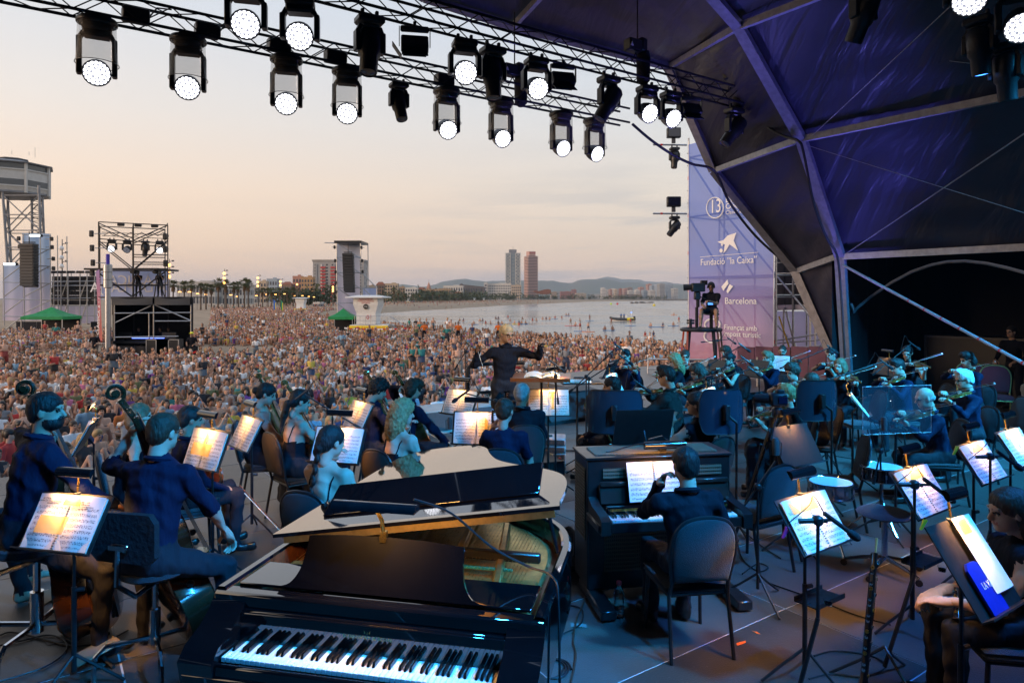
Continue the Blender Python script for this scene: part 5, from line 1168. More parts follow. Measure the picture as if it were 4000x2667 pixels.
def hdp(beard=0,fem=False,face=True):
 P=[eli((0,-.012,.030),(.074,.094,.088),SKIN,.02),eli((0,.026,-.045),(.056,.066,.066),SKIN,.03),eli((0,.062,-.082),(.026,.026,.020),SKIN,.02),cap((0,-.018,-.05),(0,-.028,-.155),.053 if not fem else .045,.056 if not fem else .047,SKIN,.03)]
 if face:
  P+=[neg((.033,.098,.010),(.018,.018,.011),.012),neg((-.033,.098,.010),(.018,.018,.011),.012),cap((0,.082,.018),(0,.106,-.022),.009,.015,SKIN,.012),eli((0,.080,.030),(.052,.014,.010),SKIN,.015),eli((.074,-.004,-.006),(.010,.020,.032),SKIN,.008),eli((-.074,-.004,-.006),(.010,.020,.032),SKIN,.008),
  eli((.033,.079,.009),(.014,.010,.008),EYE,.004),eli((-.033,.079,.009),(.014,.010,.008),EYE,.004),cap((.016,.090,.030),(.052,.080,.030),.005,.004,HAIR,.004),cap((-.016,.090,.030),(-.052,.080,.030),.005,.004,HAIR,.004),cap((-.022,.086,-.052),(.022,.086,-.052),.007,.007,LIP,.005)]
 if beard:P+=[eli((0,.035,-.070),(.062,.066,.050),HAIR,.012),cap((-.03,.090,-.040),(.03,.090,-.040),.009,.009,HAIR,.006)]
 return P
def hand_prims(curl=.5,spread=.12,left=False):
 """hand at the origin pointing +Y, palm facing -Z, thumb on the +X side for a left hand"""
 s=1 if left else-1;P=[eli((0,.045,0),(.040,.050,.016),SKIN,.012),cap((0,-.03,0),(0,.02,0),.026,.030,SKIN,.02)]
 for i,(x,L)in enumerate(((.030,.072),(.011,.082),(-.009,.077),(-.028,.060))):
  p=V3(s*x,.085,0);a=s*x*spread*12;c=0.0;r=.0095
  for q,f in((.45,.9),(.32,1.1),(.23,.9)):
   c+=curl*f;d=V3(math.sin(a)*math.cos(c),math.cos(a)*math.cos(c),-math.sin(c));e=p+d*L*q*1.15;P.append(cap(p,e,r,r*.92,SKIN,.004));p=e;r*=.9
 p=V3(s*.030,.018,-.004);d=V3(s*.75,.62,-.25-.4*curl);d/=np.linalg.norm(d);e=p+d*.045;P.append(cap(p,e,.013,.011,SKIN,.010));d2=V3(s*.35,.85,-.35-.5*curl);d2/=np.linalg.norm(d2);P.append(cap(e,e+d2*.035,.011,.009,SKIN,.005))
 return P
def ik(S,Wp,a,b,hint):
 d=Wp-S;L=np.linalg.norm(d);L2=min(L,(a+b)*.995);d=d/max(L,1e-6);Wp=S+d*L2
 x=(a*a-b*b+L2*L2)/(2*L2);h=math.sqrt(max(0,a*a-x*x));q=np.asarray(hint,float);q=q-d*(q@d);q/=max(np.linalg.norm(q),1e-6);return S+d*x+q*h,Wp
def wavy(amp,fr,strand=0.0,sf=55):
 def fn(P):
  c=P.mean(0);q=P-c;r=np.linalg.norm(q,axis=1,keepdims=True)+1e-6;n=q/r
  v=np.sin(P[:,0]*fr+1.3*np.sin(P[:,2]*fr*.7))*np.sin(P[:,1]*fr*1.1+.5)*np.sin(P[:,2]*fr*.9+1.7*np.sin(P[:,0]*fr*.5));a=np.arctan2(q[:,1],q[:,0]);st=np.sin(a*sf+np.sin(P[:,2]*40)*.8)*strand;return P+n*(v*amp+st)[:,None]
 return fn
def hpr(style):
 face=[neg((0,.115,-.045),(.072,.075,.098),.02)];S=[eli((0,-.016,.040),(.084,.104,.090),HAIR,.02),eli((0,-.055,-.015),(.070,.058,.070),HAIR,.03)]
 ears=[neg((.085,.03,-.03),(.03,.04,.045),.015),neg((-.085,.03,-.03),(.03,.04,.045),.015)];nape=[neg((0,.03,-.14),(.13,.12,.085),.02)]
 if style=='buzz':return[eli((0,-.016,.033),(.077,.099,.088),HAIR,.02)]+face+[neg((0,.03,-.12),(.13,.12,.10),.02)]+ears,wavy(.0,40,.0008),.010
 if style=='bald':return[eli((0,-.035,-.010),(.077,.080,.045),HAIR,.02)]+face+nape+ears,wavy(0,40,.001),.010
 if style=='short':return S+face+ears+nape,wavy(.004,60,.002),.010
 if style=='quiff':return S+[eli((0,.050,.110),(.055,.045,.035),HAIR,.03),eli((.03,.02,.115),(.045,.06,.030),HAIR,.03)]+face+ears+nape,wavy(.006,55,.003),.010
 if style=='curly_short':return S+[eli((0,.01,.085),(.088,.100,.070),HAIR,.03),eli((.05,-.03,.03),(.06,.07,.07),HAIR,.03),eli((-.05,-.03,.03),(.06,.07,.07),HAIR,.03)]+face+nape,wavy(.014,95),.010
 if style=='shaggy':return S+[eli((.045,-.05,-.03),(.055,.06,.10),HAIR,.03),eli((-.045,-.05,-.03),(.055,.06,.10),HAIR,.03),eli((0,.03,.09),(.08,.07,.05),HAIR,.03)]+face,wavy(.009,70,.003),.010
 if style=='curly_long':return S+[eli((.055,-.04,-.06),(.065,.075,.13),HAIR,.04),eli((-.055,-.04,-.06),(.065,.075,.13),HAIR,.04),eli((0,-.085,-.13),(.105,.060,.15),HAIR,.04),eli((0,0,.06),(.095,.105,.085),HAIR,.03)]+face,wavy(.013,120,.003,44),.011
 if style=='long':return S+[cap((0,-.07,0),(0,-.105,-.30),.078,.060,HAIR,.05),cap((.055,-.06,-.02),(.06,-.085,-.28),.045,.035,HAIR,.04),cap((-.055,-.06,-.02),(-.06,-.085,-.28),.045,.035,HAIR,.04)]+face,wavy(.005,40,.003,40),.011
 if style=='bob':return S+[eli((.062,-.02,-.04),(.035,.065,.085),HAIR,.03),eli((-.062,-.02,-.04),(.035,.065,.085),HAIR,.03),eli((0,-.06,-.05),(.08,.055,.08),HAIR,.03)]+face,wavy(.006,50,.003,40),.010
 if style=='bun':return S+face+nape+[eli((0,-.085,.085),(.042,.040,.038),HAIR,.012)],wavy(.004,60,.0025,40),.010
 if style=='low_bun':return S+face+nape+[eli((0,-.125,.0),(.045,.038,.040),HAIR,.012)],wavy(.004,60,.0025,40),.010
 if style=='pony':return S+face+nape+[eli((0,-.115,.03),(.025,.025,.025),HAIR,.01),cap((0,-.125,.02),(0,-.15,-.08),.034,.038,HAIR,.02),cap((0,-.15,-.08),(0,-.125,-.24),.038,.018,HAIR,.02)],wavy(.005,60,.0025,40),.010
 if style=='pony_low':return S+face+nape+[eli((0,-.115,-.05),(.045,.035,.035),HAIR,.01),cap((0,-.12,-.06),(0,-.115,-.18),.035,.034,HAIR,.02),cap((0,-.115,-.18),(.01,-.10,-.36),.034,.012,HAIR,.02)],wavy(.005,60,.0025,40),.010
 if style=='braid':
  P=S+face+nape
  for i in range(9):z=-.05-.042*i;P.append(eli((.010*(-1)**i,-.105+.002*i,z),(.028-.0012*i,.024-.001*i,.030),HAIR,.006))
  return P+[cap((0,-.08,.0),(0,-.105,-.06),.05,.03,HAIR,.03)],wavy(.003,60,.0025,40),.009
 raise KeyError(style)
SKINC={'fair':(.52,.34,.25),'mid':(.42,.255,.175),'tan':(.32,.185,.12),'dark':(.20,.115,.075)}
HAIRC={'black':(.012,.010,.010),'brown':(.045,.026,.016),'auburn':(.10,.040,.018),'blond':(.36,.23,.10),'grey':(.28,.28,.28),'white':(.60,.58,.55),'sand':(.22,.14,.075),'cream':(.50,.40,.24)}
for k_,c_ in SKINC.items():
 m_=mat('skin_'+k_,c_,.5,noise=(9,.12),spec=.35);m_.node_tree.nodes['Principled BSDF'].inputs['Subsurface Weight'].default_value=0
for k_,c_ in HAIRC.items():mat('hair_'+k_,c_,.6,noise=(30,.45),bump=(90,.5,(1,1,.2)))
mat('eye',(.03,.02,.015),.15,coat=1);mat('lips',(.36,.13,.10),.45)
mat('shirt_navy',(.006,.009,.030),.82,bump=(5,1,(1,1,.45),.05),spec=.2);mat('shirt_black',(.007,.008,.014),.85,bump=(5,1,(1,1,.45),.05),spec=.2);mat('shirt_char',(.028,.027,.026),.85,bump=(5,1,(1,1,.45),.05),spec=.2);mat('trousers',(.007,.008,.015),.85,bump=(5,1,(1,1,.4),.05));mat('trousers_pale',(.55,.52,.45),.85,bump=(5,1,(1,1,.4),.05));mat('shoe_black',(.012,.012,.013),.35)
mat('glasses',(.03,.025,.02),.25,coat=.5)
def mkm(name,parts,mats):
 off=0;VV=[];QQ=[];RR=[]
 for v,q,r in parts:VV.append(v);QQ.append(q+off);RR.append(r);off+=len(v)
 VV=np.concatenate(VV);QQ=np.concatenate(QQ);RR=np.concatenate(RR)
 me=bpy.data.meshes.new(name);me.vertices.add(len(VV));me.vertices.foreach_set('co',VV.astype(np.float32).ravel());me.loops.add(len(QQ)*4);me.loops.foreach_set('vertex_index',QQ.astype(np.int32).ravel());me.polygons.add(len(QQ));me.polygons.foreach_set('loop_start',np.arange(0,len(QQ)*4,4,dtype=np.int32))
 for q in mats:me.materials.append(MATS[q])
 me.polygons.foreach_set('material_index',RR.astype(np.int32));me.polygons.foreach_set('use_smooth',np.ones(len(QQ),bool));me.update(calc_edges=True);me.validate();return me
def skel(seat=.46,zh=1.22,lean=8,twist=0,side=0,fem=False,legs='chair',knee=(.13,.42),ank=None,wl=None,wr=None,el=(-.5,-.2,-1),er=(.5,-.2,-1),yaw=0,pitch=0,roll=0,spread=None):
 """joints in local space: the figure faces +Y, its right hand is on +X"""
 stand=legs=='stand';hz_=seat+.09 if not stand else seat
 ts=(zh-hz_)/(.50*math.cos(R(lean))+.185);d=V3(math.sin(R(side)),math.sin(R(lean)),math.cos(R(lean)));d/=np.linalg.norm(d)
 J=dict(ts=ts,d=d,hip=V3(0,0,hz_),lean=lean);J['chest']=J['hip']+d*.34*ts;J['sh']=J['hip']+d*.455*ts;J['neck']=J['hip']+d*.50*ts;J['head']=J['neck']+V3(d[0]*.1,d[1]*.12+.015,.185)
 w=(.172 if fem else .195);tw=R(twist);ax=V3(math.cos(tw),math.sin(tw),0);J['ax']=ax
 J['SR']=J['sh']+ax*w-d*.01;J['SL']=J['sh']-ax*w-d*.01
 wl=V3(*wl)if wl is not None else V3(-.2,.28,hz_+.10);wr=V3(*wr)if wr is not None else V3(.2,.28,hz_+.10)
 J['EL'],J['WL']=ik(J['SL'],wl,.285,.255,el);J['ER'],J['WR']=ik(J['SR'],wr,.285,.255,er)
 J['R']=rot3(R(-yaw),R(-pitch),R(roll));J['legs']=legs
 kx,ky=knee
 if stand:
  for s,q in((-1,'L'),(1,'R')):J['H'+q]=J['hip']+V3(s*.09,0,-.02);J['K'+q]=V3(s*(kx),.03,hz_*.52);J['A'+q]=V3(s*kx*1.05,-.01,.09)
 elif legs=='chair':
  for s,q in((-1,'L'),(1,'R')):
   J['H'+q]=J['hip']+V3(s*.09,0,-.01);J['K'+q]=V3(s*kx,ky,min(hz_-.02,.56));a=ank or(kx*.95,ky-.02);J['A'+q]=V3(s*a[0],a[1],.09)
 elif legs=='cross':
  for s,q in((-1,'L'),(1,'R')):J['H'+q]=J['hip']+V3(s*.09,0,-.02);J['K'+q]=V3(s*.36,.26,hz_+.06);J['A'+q]=V3(-s*.08,.36+.05*(s+1)/2,hz_-.02)
 elif legs=='knees':
  for s,q in((-1,'L'),(1,'R')):J['H'+q]=J['hip']+V3(s*.09,0,-.02);J['K'+q]=V3(s*.11,.36,hz_+.38);J['A'+q]=V3(s*.10,.56,hz_-.03)
 elif legs=='kneel':
  for s,q in((-1,'L'),(1,'R')):J['H'+q]=J['hip']+V3(s*.09,0,-.02);J['K'+q]=V3(s*.16,.38,hz_-.02);J['A'+q]=V3(s*.15,-.05,hz_-.08)
 return J
def bdp(J,fem=False,slv='long',skirt=None,btm='long',big=1.0,belly=0.0,bare=False):
 ts,d,hip=J['ts'],J['d'],J['hip'];g=big;T_=SKIN if bare else TOP
 rx=np.array(Matrix.Rotation(-math.asin(max(-1,min(1,d[1]))),3,'X'))
 P=[eli(hip+d*.015,V3(.165,.125,.115)*g,BOT,.05),eli(hip+d*.16*ts,V3(.148 if not fem else .130,.112+belly,.16*ts)*g,T_,.07,rx),eli(J['chest'],V3(.168 if not fem else .148,.118,.165*ts)*g,T_,.06,rx),cap(J['SL']+J['ax']*.02,J['SR']-J['ax']*.02,.062*g,.062*g,T_,.05),cap(J['sh']-d*.02,J['neck']+d*.015,.075,.058 if not fem else .050,T_,.04)]
 if fem:P+=[eli(J['chest']+V3(.07,.085,-.02),(.055,.05,.055),T_,.03),eli(J['chest']+V3(-.07,.085,-.02),(.055,.05,.055),T_,.03)]
 ua,fa=(T_ if slv in('long','short')else SKIN),(T_ if slv=='long' else SKIN);sl=.92 if fem else 1.0
 for q in 'LR':
  S_,E_,W_=J['S'+q],J['E'+q],J['W'+q]
  if slv=='short':m_=S_+(E_-S_)*.7;P+=[cap(S_,m_,.062*sl,.055*sl,T_,.03),cap(m_,E_,.046*sl,.042*sl,SKIN,.015)]
  elif slv=='rolled':m_=E_+(W_-E_)*.05;P+=[cap(S_,E_,.060*sl,.052*sl,T_,.03)]
  else:P+=[cap(S_,E_,.058*sl if ua==T_ else .050*sl,.046*sl if ua==T_ else .040*sl,ua,.03)]
  P+=[cap(E_,W_,.046*sl if fa==T_ else .041*sl,.034*sl if fa==T_ else .028*sl,fa,.02)]
 if skirt:
  P+=[cap(J['HL'],J['KL'],.10,.10,BOT,.08),cap(J['HR'],J['KR'],.10,.10,BOT,.08)]
  for q in 'LR':P.append(cap(J['K'+q],J['A'+q]+V3(0,0,.05),.10,.13,BOT,.10))
 else:
  for q in 'LR':
   kn,an=J['K'+q],J['A'+q]
   if btm=='long':P+=[cap(J['H'+q],kn,.090*g,.066,BOT,.03),cap(kn,an,.064,.052,BOT,.02)]
   elif btm=='shorts':m_=J['H'+q]+(kn-J['H'+q])*.75;P+=[cap(J['H'+q],m_,.092,.080,BOT,.03),cap(m_,kn,.066,.055,SKIN,.02),cap(kn,kn+(an-kn)*.4,.053,.055,SKIN,.02),cap(kn+(an-kn)*.4,an,.055,.036,SKIN,.02)]
   else:P+=[cap(J['H'+q],kn,.084,.055,SKIN,.03),cap(kn,kn+(an-kn)*.4,.053,.055,SKIN,.02),cap(kn+(an-kn)*.4,an,.055,.036,SKIN,.02)]
 for q,s in(('L',-1),('R',1)):
  a=J['A'+q];f=V3(s*.03,.16,-.045);sole=SHOE
  if J['legs']in('cross','kneel'):f=V3(-s*.12,.06,-.02)
  P+=[cap(a+V3(0,-.03,-.045),a+f,.040,.034,sole,.025)]
 return P
def catmull_(P):return[(P[max(i-1,0)]+P[i]*2+P[min(i+1,len(P)-1)])/4 for i in range(len(P))]
def tov(p):return Vector([float(q)for q in p])
def wrist_frame(E,Wp,up):
 y=Wp-E;y=y/np.linalg.norm(y);z=np.asarray(up,float);z=z-y*(z@y);z/=max(np.linalg.norm(z),1e-6);x=np.cross(y,z);M=np.eye(4);M[:3,0],M[:3,1],M[:3,2],M[:3,3]=x,y,z,Wp;return M
def person(label,loc,h,J,cat='person',gp=None,fem=False,hair='short',hrc='brown',skin='mid',top='shirt_navy',bot='trousers',shoe='shoe_black',slv='long',skirt=None,btm='long',strap=None,beard=0,gls_=False,dtl=1,curlL=.6,curlR=.7,upL=(0,0,1),upR=(0,0,1),big=1.0,belly=0.0,barefoot=False,name='person'):
 res=(.018,.022,.028)[dtl];hr=(.0085,.011,.014)[dtl];fr=(.0062,.0085,.012)[dtl]
 def folds(P):return P+.006*np.sin(P*np.array([38,41,31])+np.roll(P,1,1)*29)+.004*np.sin(P*71+np.roll(P,2,1)*53)
 b=nets(bdp(J,fem,slv,skirt,btm,big,belly),res,folds if dtl<2 else None)
 v,q,r=b
 if strap is not None:# low-backed top: skin above the neckline except the straps
  c=v[q[:,0]];t=((c-J['hip'])@J['d'])/J['ts'];lat=np.abs((c-J['hip'])@J['ax']);up_=(r==TOP)&(t>strap);r=r.copy();r[up_]=SKIN
 parts=[(v,q,r)];M=np.eye(4);M[:3,:3]=J['R'];M[:3,3]=J['head']
 parts.append(nets(xf(hdp(beard,fem),M),hr))
 for s,cu,up in(('L',curlL,upL),('R',curlR,upR)):parts.append(nets(xf(hand_prims(cu,left=(s=='L')),wrist_frame(J['E'+s],J['W'+s],up)),fr))
 me=mkm('person',parts,['skin_'+skin,top,bot,'skin_'+skin if barefoot else shoe,'hair_'+hrc,'eye','lips',top])
 o=bpy.data.objects.new(name,me);COL.objects.link(o);o.location=loc;o.rotation_euler=(0,0,hrot(h));tag(o,label,cat,gp)
 if slv in('long','rolled')and not fem and dtl<2:
  nk=tov(J['neck']);MB().tube([nk+Vector((.072*math.cos(a*PI/8),.066*math.sin(a*PI/8)-.012,.030-.018*math.sin(a*PI/8)))for a in range(16)],.019,6,closed=True).bd('collar',top,o)
 if hair:
  hp_,fn,rs=hpr(hair);hv,hq,hg=nets(xf(hp_,M),max(rs,hr*.95),fn);hm=mkm('hair',[(hv,hq,np.zeros(len(hq),int))],['hair_'+hrc]);ho=bpy.data.objects.new('hair',hm);COL.objects.link(ho);ho.parent=o
 if strap is not None:
  tt=((v-J['hip'])@J['d'])/J['ts'];la=(v-J['hip'])@J['ax'];bk=v[:,1]-J['hip'][1]-tt*J['ts']*J['d'][1]
  for s in(-1,1):
   P_=[]
   for i in range(7):
    t0=strap-.01+(.47-strap)*i/6;w_=np.hypot(la-s*(.075+.02*i/6),(tt-t0)*.8)+(bk>0)*9;P_.append(tov(v[np.argmin(w_)])+Vector((0,-.006,.004*i/6)))
   P_.append(P_[-1]+Vector((0,.06,.004)));MB().tube(catmull_(P_),.006,5).bd('shoulder_strap',top,o)
 if gls_:
  mb=MB();Mm=Matrix(M.tolist())
  for s in(-1,1):mb.tube([Mm@Vector((s*.034+.022*math.cos(a*PI/6),.100,.008+.017*math.sin(a*PI/6)))for a in range(12)],.0028,4,closed=True);mb.tube([Mm@Vector((s*.056,.098,.012)),Mm@Vector((s*.080,.01,.010))],.0026,4)
  mb.tube([Mm@Vector((-.012,.101,.012)),Mm@Vector((.012,.101,.012))],.0026,4);mb.bd('glasses','glasses',o)
 return o
def in_world(o,p):
 return pmx(o)@Vector([float(q)for q in p])
 # -- instruments, chairs, stands, microphones
def cml(pts,sub=4):
 P=[Vector(p)for p in pts];Q=[]
 for i in range(len(P)-1):
  p0,p1,p2,p3=P[max(i-1,0)],P[i],P[i+1],P[min(i+2,len(P)-1)]
  for k in range(sub):t=k/sub;Q.append(.5*((2*p1)+(p2-p0)*t+(2*p0-5*p1+4*p2-p3)*t*t+(3*p1-p0-3*p2+p3)*t**3))
 return Q+[P[-1]]
def make_fiddle(name,cat,L,w,d,neck,wood,bass=False,endpin=0.0,sub=3):
 """violin family: origin at the tail, +Y towards the scroll, +Z out of the front plate"""
 t=th(name,name,cat)
 ctl=[(0,0),(.012,.42),(.05,.72),(.13,.95),(.22,1.0),(.32,.90),(.405,.62),(.41,.66),(.47,.56),(.55,.57),(.605,.70),(.61,.66),(.70,.80),(.79,.82),(.88,.70),(.955,.42),(1,.10)]if not bass else[(0,0),(.01,.4),(.05,.72),(.14,.97),(.23,1.0),(.34,.88),(.43,.66),(.5,.60),(.57,.62),(.66,.73),(.74,.72),(.84,.52),(.93,.26),(1,.10)]
 hp_=cml([(x*w/2,tt*L,0)for tt,x in ctl],sub);ring=[Vector((max(0,p.x),p.y,0))for p in hp_];ring=ring+[Vector((-p.x,p.y,0))for p in ring[::-1][1:-1]];k=len(ring)
 mb=MB();cy=L*.5;ar=.05*w
 def sc(f,z):return[Vector((p.x*f,cy+(p.y-cy)*(1-(1-f)*.75),z))for p in ring]
 rows=[sc(.35,-d-ar*.8),sc(.8,-d-ar*.45),sc(1.0,-d),sc(.972,-d+.004),sc(.972,-.004),sc(1.0,0),sc(.97,.004),sc(.78,ar*.5),sc(.35,ar)]
 mb.add([p for r_ in rows for p in r_],[(i*k+j,i*k+(j+1)%k,(i+1)*k+(j+1)%k,(i+1)*k+j)for i in range(len(rows)-1)for j in range(k)]+[tuple(range(k))[::-1],tuple((len(rows)-1)*k+j for j in range(k))]);mb.bd('body',wood,t,ang=50)
 for s in(-1,1):# sound holes
  MB().tube([(s*w*.10,L*.53,ar*.98),(s*w*.15,L*.46,ar*.9),(s*w*.165,L*.40,ar*.85),(s*w*.22,L*.35,ar*.72)],.012*w,4).bd('sound_hole','ebony',t)
 n0,n1=L*.93,L+neck;nw=.115*w if not bass else .085*w
 MB().tube([(0,n0,-d*.25),(0,L+neck*.15,-.012*L),(0,n1,.0)],[nw*.62,nw*.5,nw*.40],8).bd('neck',wood,t)
 MB().add([Vector((-nw*.62,L*.66,ar*1.5)),Vector((nw*.62,L*.66,ar*1.5)),Vector((nw*.42,n1,ar*.55)),Vector((-nw*.42,n1,ar*.55)),Vector((-nw*.5,L*.66,ar*1.1)),Vector((nw*.5,L*.66,ar*1.1)),Vector((nw*.38,n1,ar*.2)),Vector((-nw*.38,n1,ar*.2))],[(0,1,2,3),(7,6,5,4),(0,4,5,1),(1,5,6,2),(2,6,7,3),(3,7,4,0)]).bd('fingerboard','ebony',t,sm=False)
 pb=neck*(.42 if not bass else .54);MB().beam((0,n1-.01*L,-.004*L),(0,n1+pb*.75,-pb*.22),nw*.72,nw*.7,up=(0,0,1),ch=nw*.1).bd('peg_box',wood,t)
 mb=MB();c=Vector((0,n1+pb*.98,-pb*.30));rr=pb*.27;sp=[]
 for i in range(26):a=i/25*2.6*PI;r_=rr*(1-.028*i);sp.append(c+Vector((0,-math.cos(a+.6)*r_,math.sin(a+.6)*r_)))
 mb.tube(sp,[nw*.30*(1-.018*i)for i in range(26)],7);mb.cyl(c-Vector((nw*.42,0,0)),c+Vector((nw*.42,0,0)),rr*.38,10);mb.bd('scroll',wood,t)
 for i in range(4):
  s=1 if i%2 else-1;y=n1+pb*(.14+.16*i);z=-pb*(.06+.05*i);MB().tube([(-s*nw*.4,y,z),(s*nw*.95,y,z)],nw*.09,6).ell((s*nw*1.35,y,z),(nw*.38,nw*.10,nw*.26),8,6).bd('peg','ebony' if not bass else 'chrome',t)
 MB().prism([(-w*.14,0),(w*.14,0),(w*.11,w*.13),(0,w*.155),(-w*.11,w*.13)],-.006*L,.006*L,basis((0,L*.43,ar*.75),(1,0,0),(0,0,1))).bd('bridge','bow_hair' if not bass else 'violin_wood',t,sm=False)
 MB().add([Vector((-w*.09,L*.34,ar*2.0)),Vector((w*.09,L*.34,ar*2.0)),Vector((w*.04,L*.03,ar*.9)),Vector((-w*.04,L*.03,ar*.9)),Vector((-w*.09,L*.34,ar*1.5)),Vector((w*.09,L*.34,ar*1.5)),Vector((w*.04,L*.03,ar*.4)),Vector((-w*.04,L*.03,ar*.4))],[(3,2,1,0),(4,5,6,7),(1,5,4,0),(2,6,5,1),(3,7,6,2),(0,4,7,3)]).bd('tailpiece','ebony',t,sm=False)
 mb=MB()
 for i in range(4):x=(i-1.5)/1.5;mb.tube([(x*w*.05,L*.34,ar*2.05),(x*w*.075,L*.43,ar*.75+w*.155),(x*nw*.3,n1+pb*.2,ar*.6)],.0016 if not bass else .003,3)
 mb.bd('string_set','string',t)
 if not endpin and not bass:
  MB().ell((-w*.22,L*.08,ar*1.3),(w*.16,L*.07,.012),10,6).bd('chin_rest','ebony',t)
 if endpin:
  MB().tube([(0,.01,-d*.5),(0,-endpin,-d*.5)],.007,6).bd('endpin','chrome',t)
 return t
VIOLIN=make_fiddle('violin','violin',.356,.208,.032,.135,'violin_wood');VIOLA=make_fiddle('viola','viola',.41,.245,.038,.15,'violin_dark')
CELLO=make_fiddle('cello','cello',.755,.44,.115,.28,'cello_wood',endpin=.42);BASS=make_fiddle('double_bass','double bass',1.08,.66,.20,.40,'bass_wood',bass=True,endpin=.12)
def set_mat(o,M):
 o.rotation_mode='XYZ';o.location=M.to_translation();o.rotation_euler=M.to_euler('XYZ')
def put(proto,M,label,gp):
 o=place(proto,(0,0,0),0,label,gp);set_mat(o,M);return o
def make_bow(L=.74,r=.0045):
 t=th('bow','bow','bow');MB().tube([(0,0,.012),(0,L*.5,.006),(0,L,.016)],[r,r*.9,r*.75],6).bd('stick','bow_wood',t)
 MB().box((0,L*.51,-.006),(.010,L*.93,.0022)).bd('bow_hair','bow_hair',t)
 MB().box((0,.05,.001),(.012,.05,.022),ch=.003).bd('frog','ebony',t);MB().box((0,L-.005,.004),(.008,.018,.026)).bd('tip','white_plastic',t);return t
BOW=make_bow()
def bow_at(hand,tip,label,scale=1.0):
 hand,tip=Vector(hand),Vector(tip);d=tip-hand;M=basis(hand,d.cross(Vector((0,0,1))),d);o=put(BOW,M,label,'bows');return o
 # -- banquet chair
def make_chair(fab,metal='black_metal',name='banquet_chair',arch=True):
 t=th(name,name,'chair');s=.22# sitter faces +Y
 MB().grid(lambda a,b:Vector(((a-.5)*.44,-.20+.43*b,.455+.028*math.sin(PI*a)**.5*math.sin(PI*b)**.5)),8,8).box((0,.015,.428),(.44,.43,.05),ch=.02).bd('seat',fab,t,ang=60)
 def back(a,z):return Vector((a,-.215-.10*z/.5,.43+z))
 out=[(-.19,.06),(-.215,.25),(-.205,.38),(-.15,.465),(-.07,.495),(0,.50),(.07,.495),(.15,.465),(.205,.38),(.215,.25),(.19,.06)]
 P=cml([Vector((x,z,0))for x,z in out],3);k=len(P);mb=MB();c=Vector((0,.27,0));rows=[]
 for f,dy in((.90,.020),(.97,.006),(.97,-.012),(.90,-.028)):rows.append([back(c.x+(p.x-c.x)*f,c.y+(p.y-c.y)*f)+Vector((0,dy,0))for p in P])
 mb.add([p for r_ in rows for p in r_],[(i*k+j,i*k+(j+1)%k,(i+1)*k+(j+1)%k,(i+1)*k+j)for i in range(3)for j in range(k)]+[tuple(range(k))[::-1],tuple(3*k+j for j in range(k))]);mb.f=[f[::-1]for f in mb.f];mb.bd('backrest',fab,t,ang=50)
 MB().tube([back(p.x,p.y)for p in P],.0135,7).bd('back_frame',metal,t)
 for q in(-1,1):
  MB().tube([(q*.19,.20,.42),(q*.205,.225,.0)],.0135,7).bd('leg',metal,t)
  MB().tube([back(q*.19,.06),(q*.20,-.20,.40),(q*.21,-.27,.0)],.0135,7).bd('leg',metal,t)
 MB().tube([(-.2,.21,.40),(.2,.21,.40),(.2,-.19,.40),(-.2,-.19,.40)],.011,6,closed=True).bd('seat_frame',metal,t);return t
CHAIR=make_chair('chair_fabric');CHAIR_D=make_chair('chair_dark');CHAIR_R=make_chair('chair_red','gold_frame','gilt_chair')
def make_stool():
 """swivel orchestra stool: round-cornered back on a bent bar, four chromed feet"""
 t=th('swivel_stool','stool','stool');MB().lathe([(0,.575),(.17,.572),(.205,.595),(.20,.625),(.12,.635),(0,.633)],20).bd('seat','chair_fabric',t)
 mb=MB();pl_=[]
 for x,z in((-.21,.03),(-.21,.22),(-.17,.27),(.17,.27),(.21,.22),(.21,.03),(.17,-.01),(-.17,-.01)):pl_.append((x,z))
 mb.prism(pl_,-.02,.02,basis((0,-.24,.74),(1,0,0),(0,0,1)));mb.bd('backrest','black_cloth',t)
 MB().box((0,-.285,.83),(.13,.04,.045),ch=.01).tube([(0,-.29,.84),(0,-.30,.62),(0,-.16,.50),(0,0,.52)],.016,7).bd('back_bar','chrome',t)
 MB().tube([(0,0,.58),(0,0,.32)],.018,8).tube([(0,0,.36),(0,0,.15)],.032,10).bd('column','chrome',t)
 for i in range(4):
  a=PI/4+i*PI/2;d=Vector((math.cos(a),math.sin(a),0));MB().tube([Vector((0,0,.19)),d*.26+Vector((0,0,.20)),d*.31+Vector((0,0,.15)),d*.32],.014,7).bd('foot','chrome',t)
 MB().tube([(0,.05,.5),(.14,.10,.48)],.008,5).ell((.16,.11,.48),(.025,.025,.02),6,5).bd('knob','black_plastic',t);return t
STOOL=make_stool()
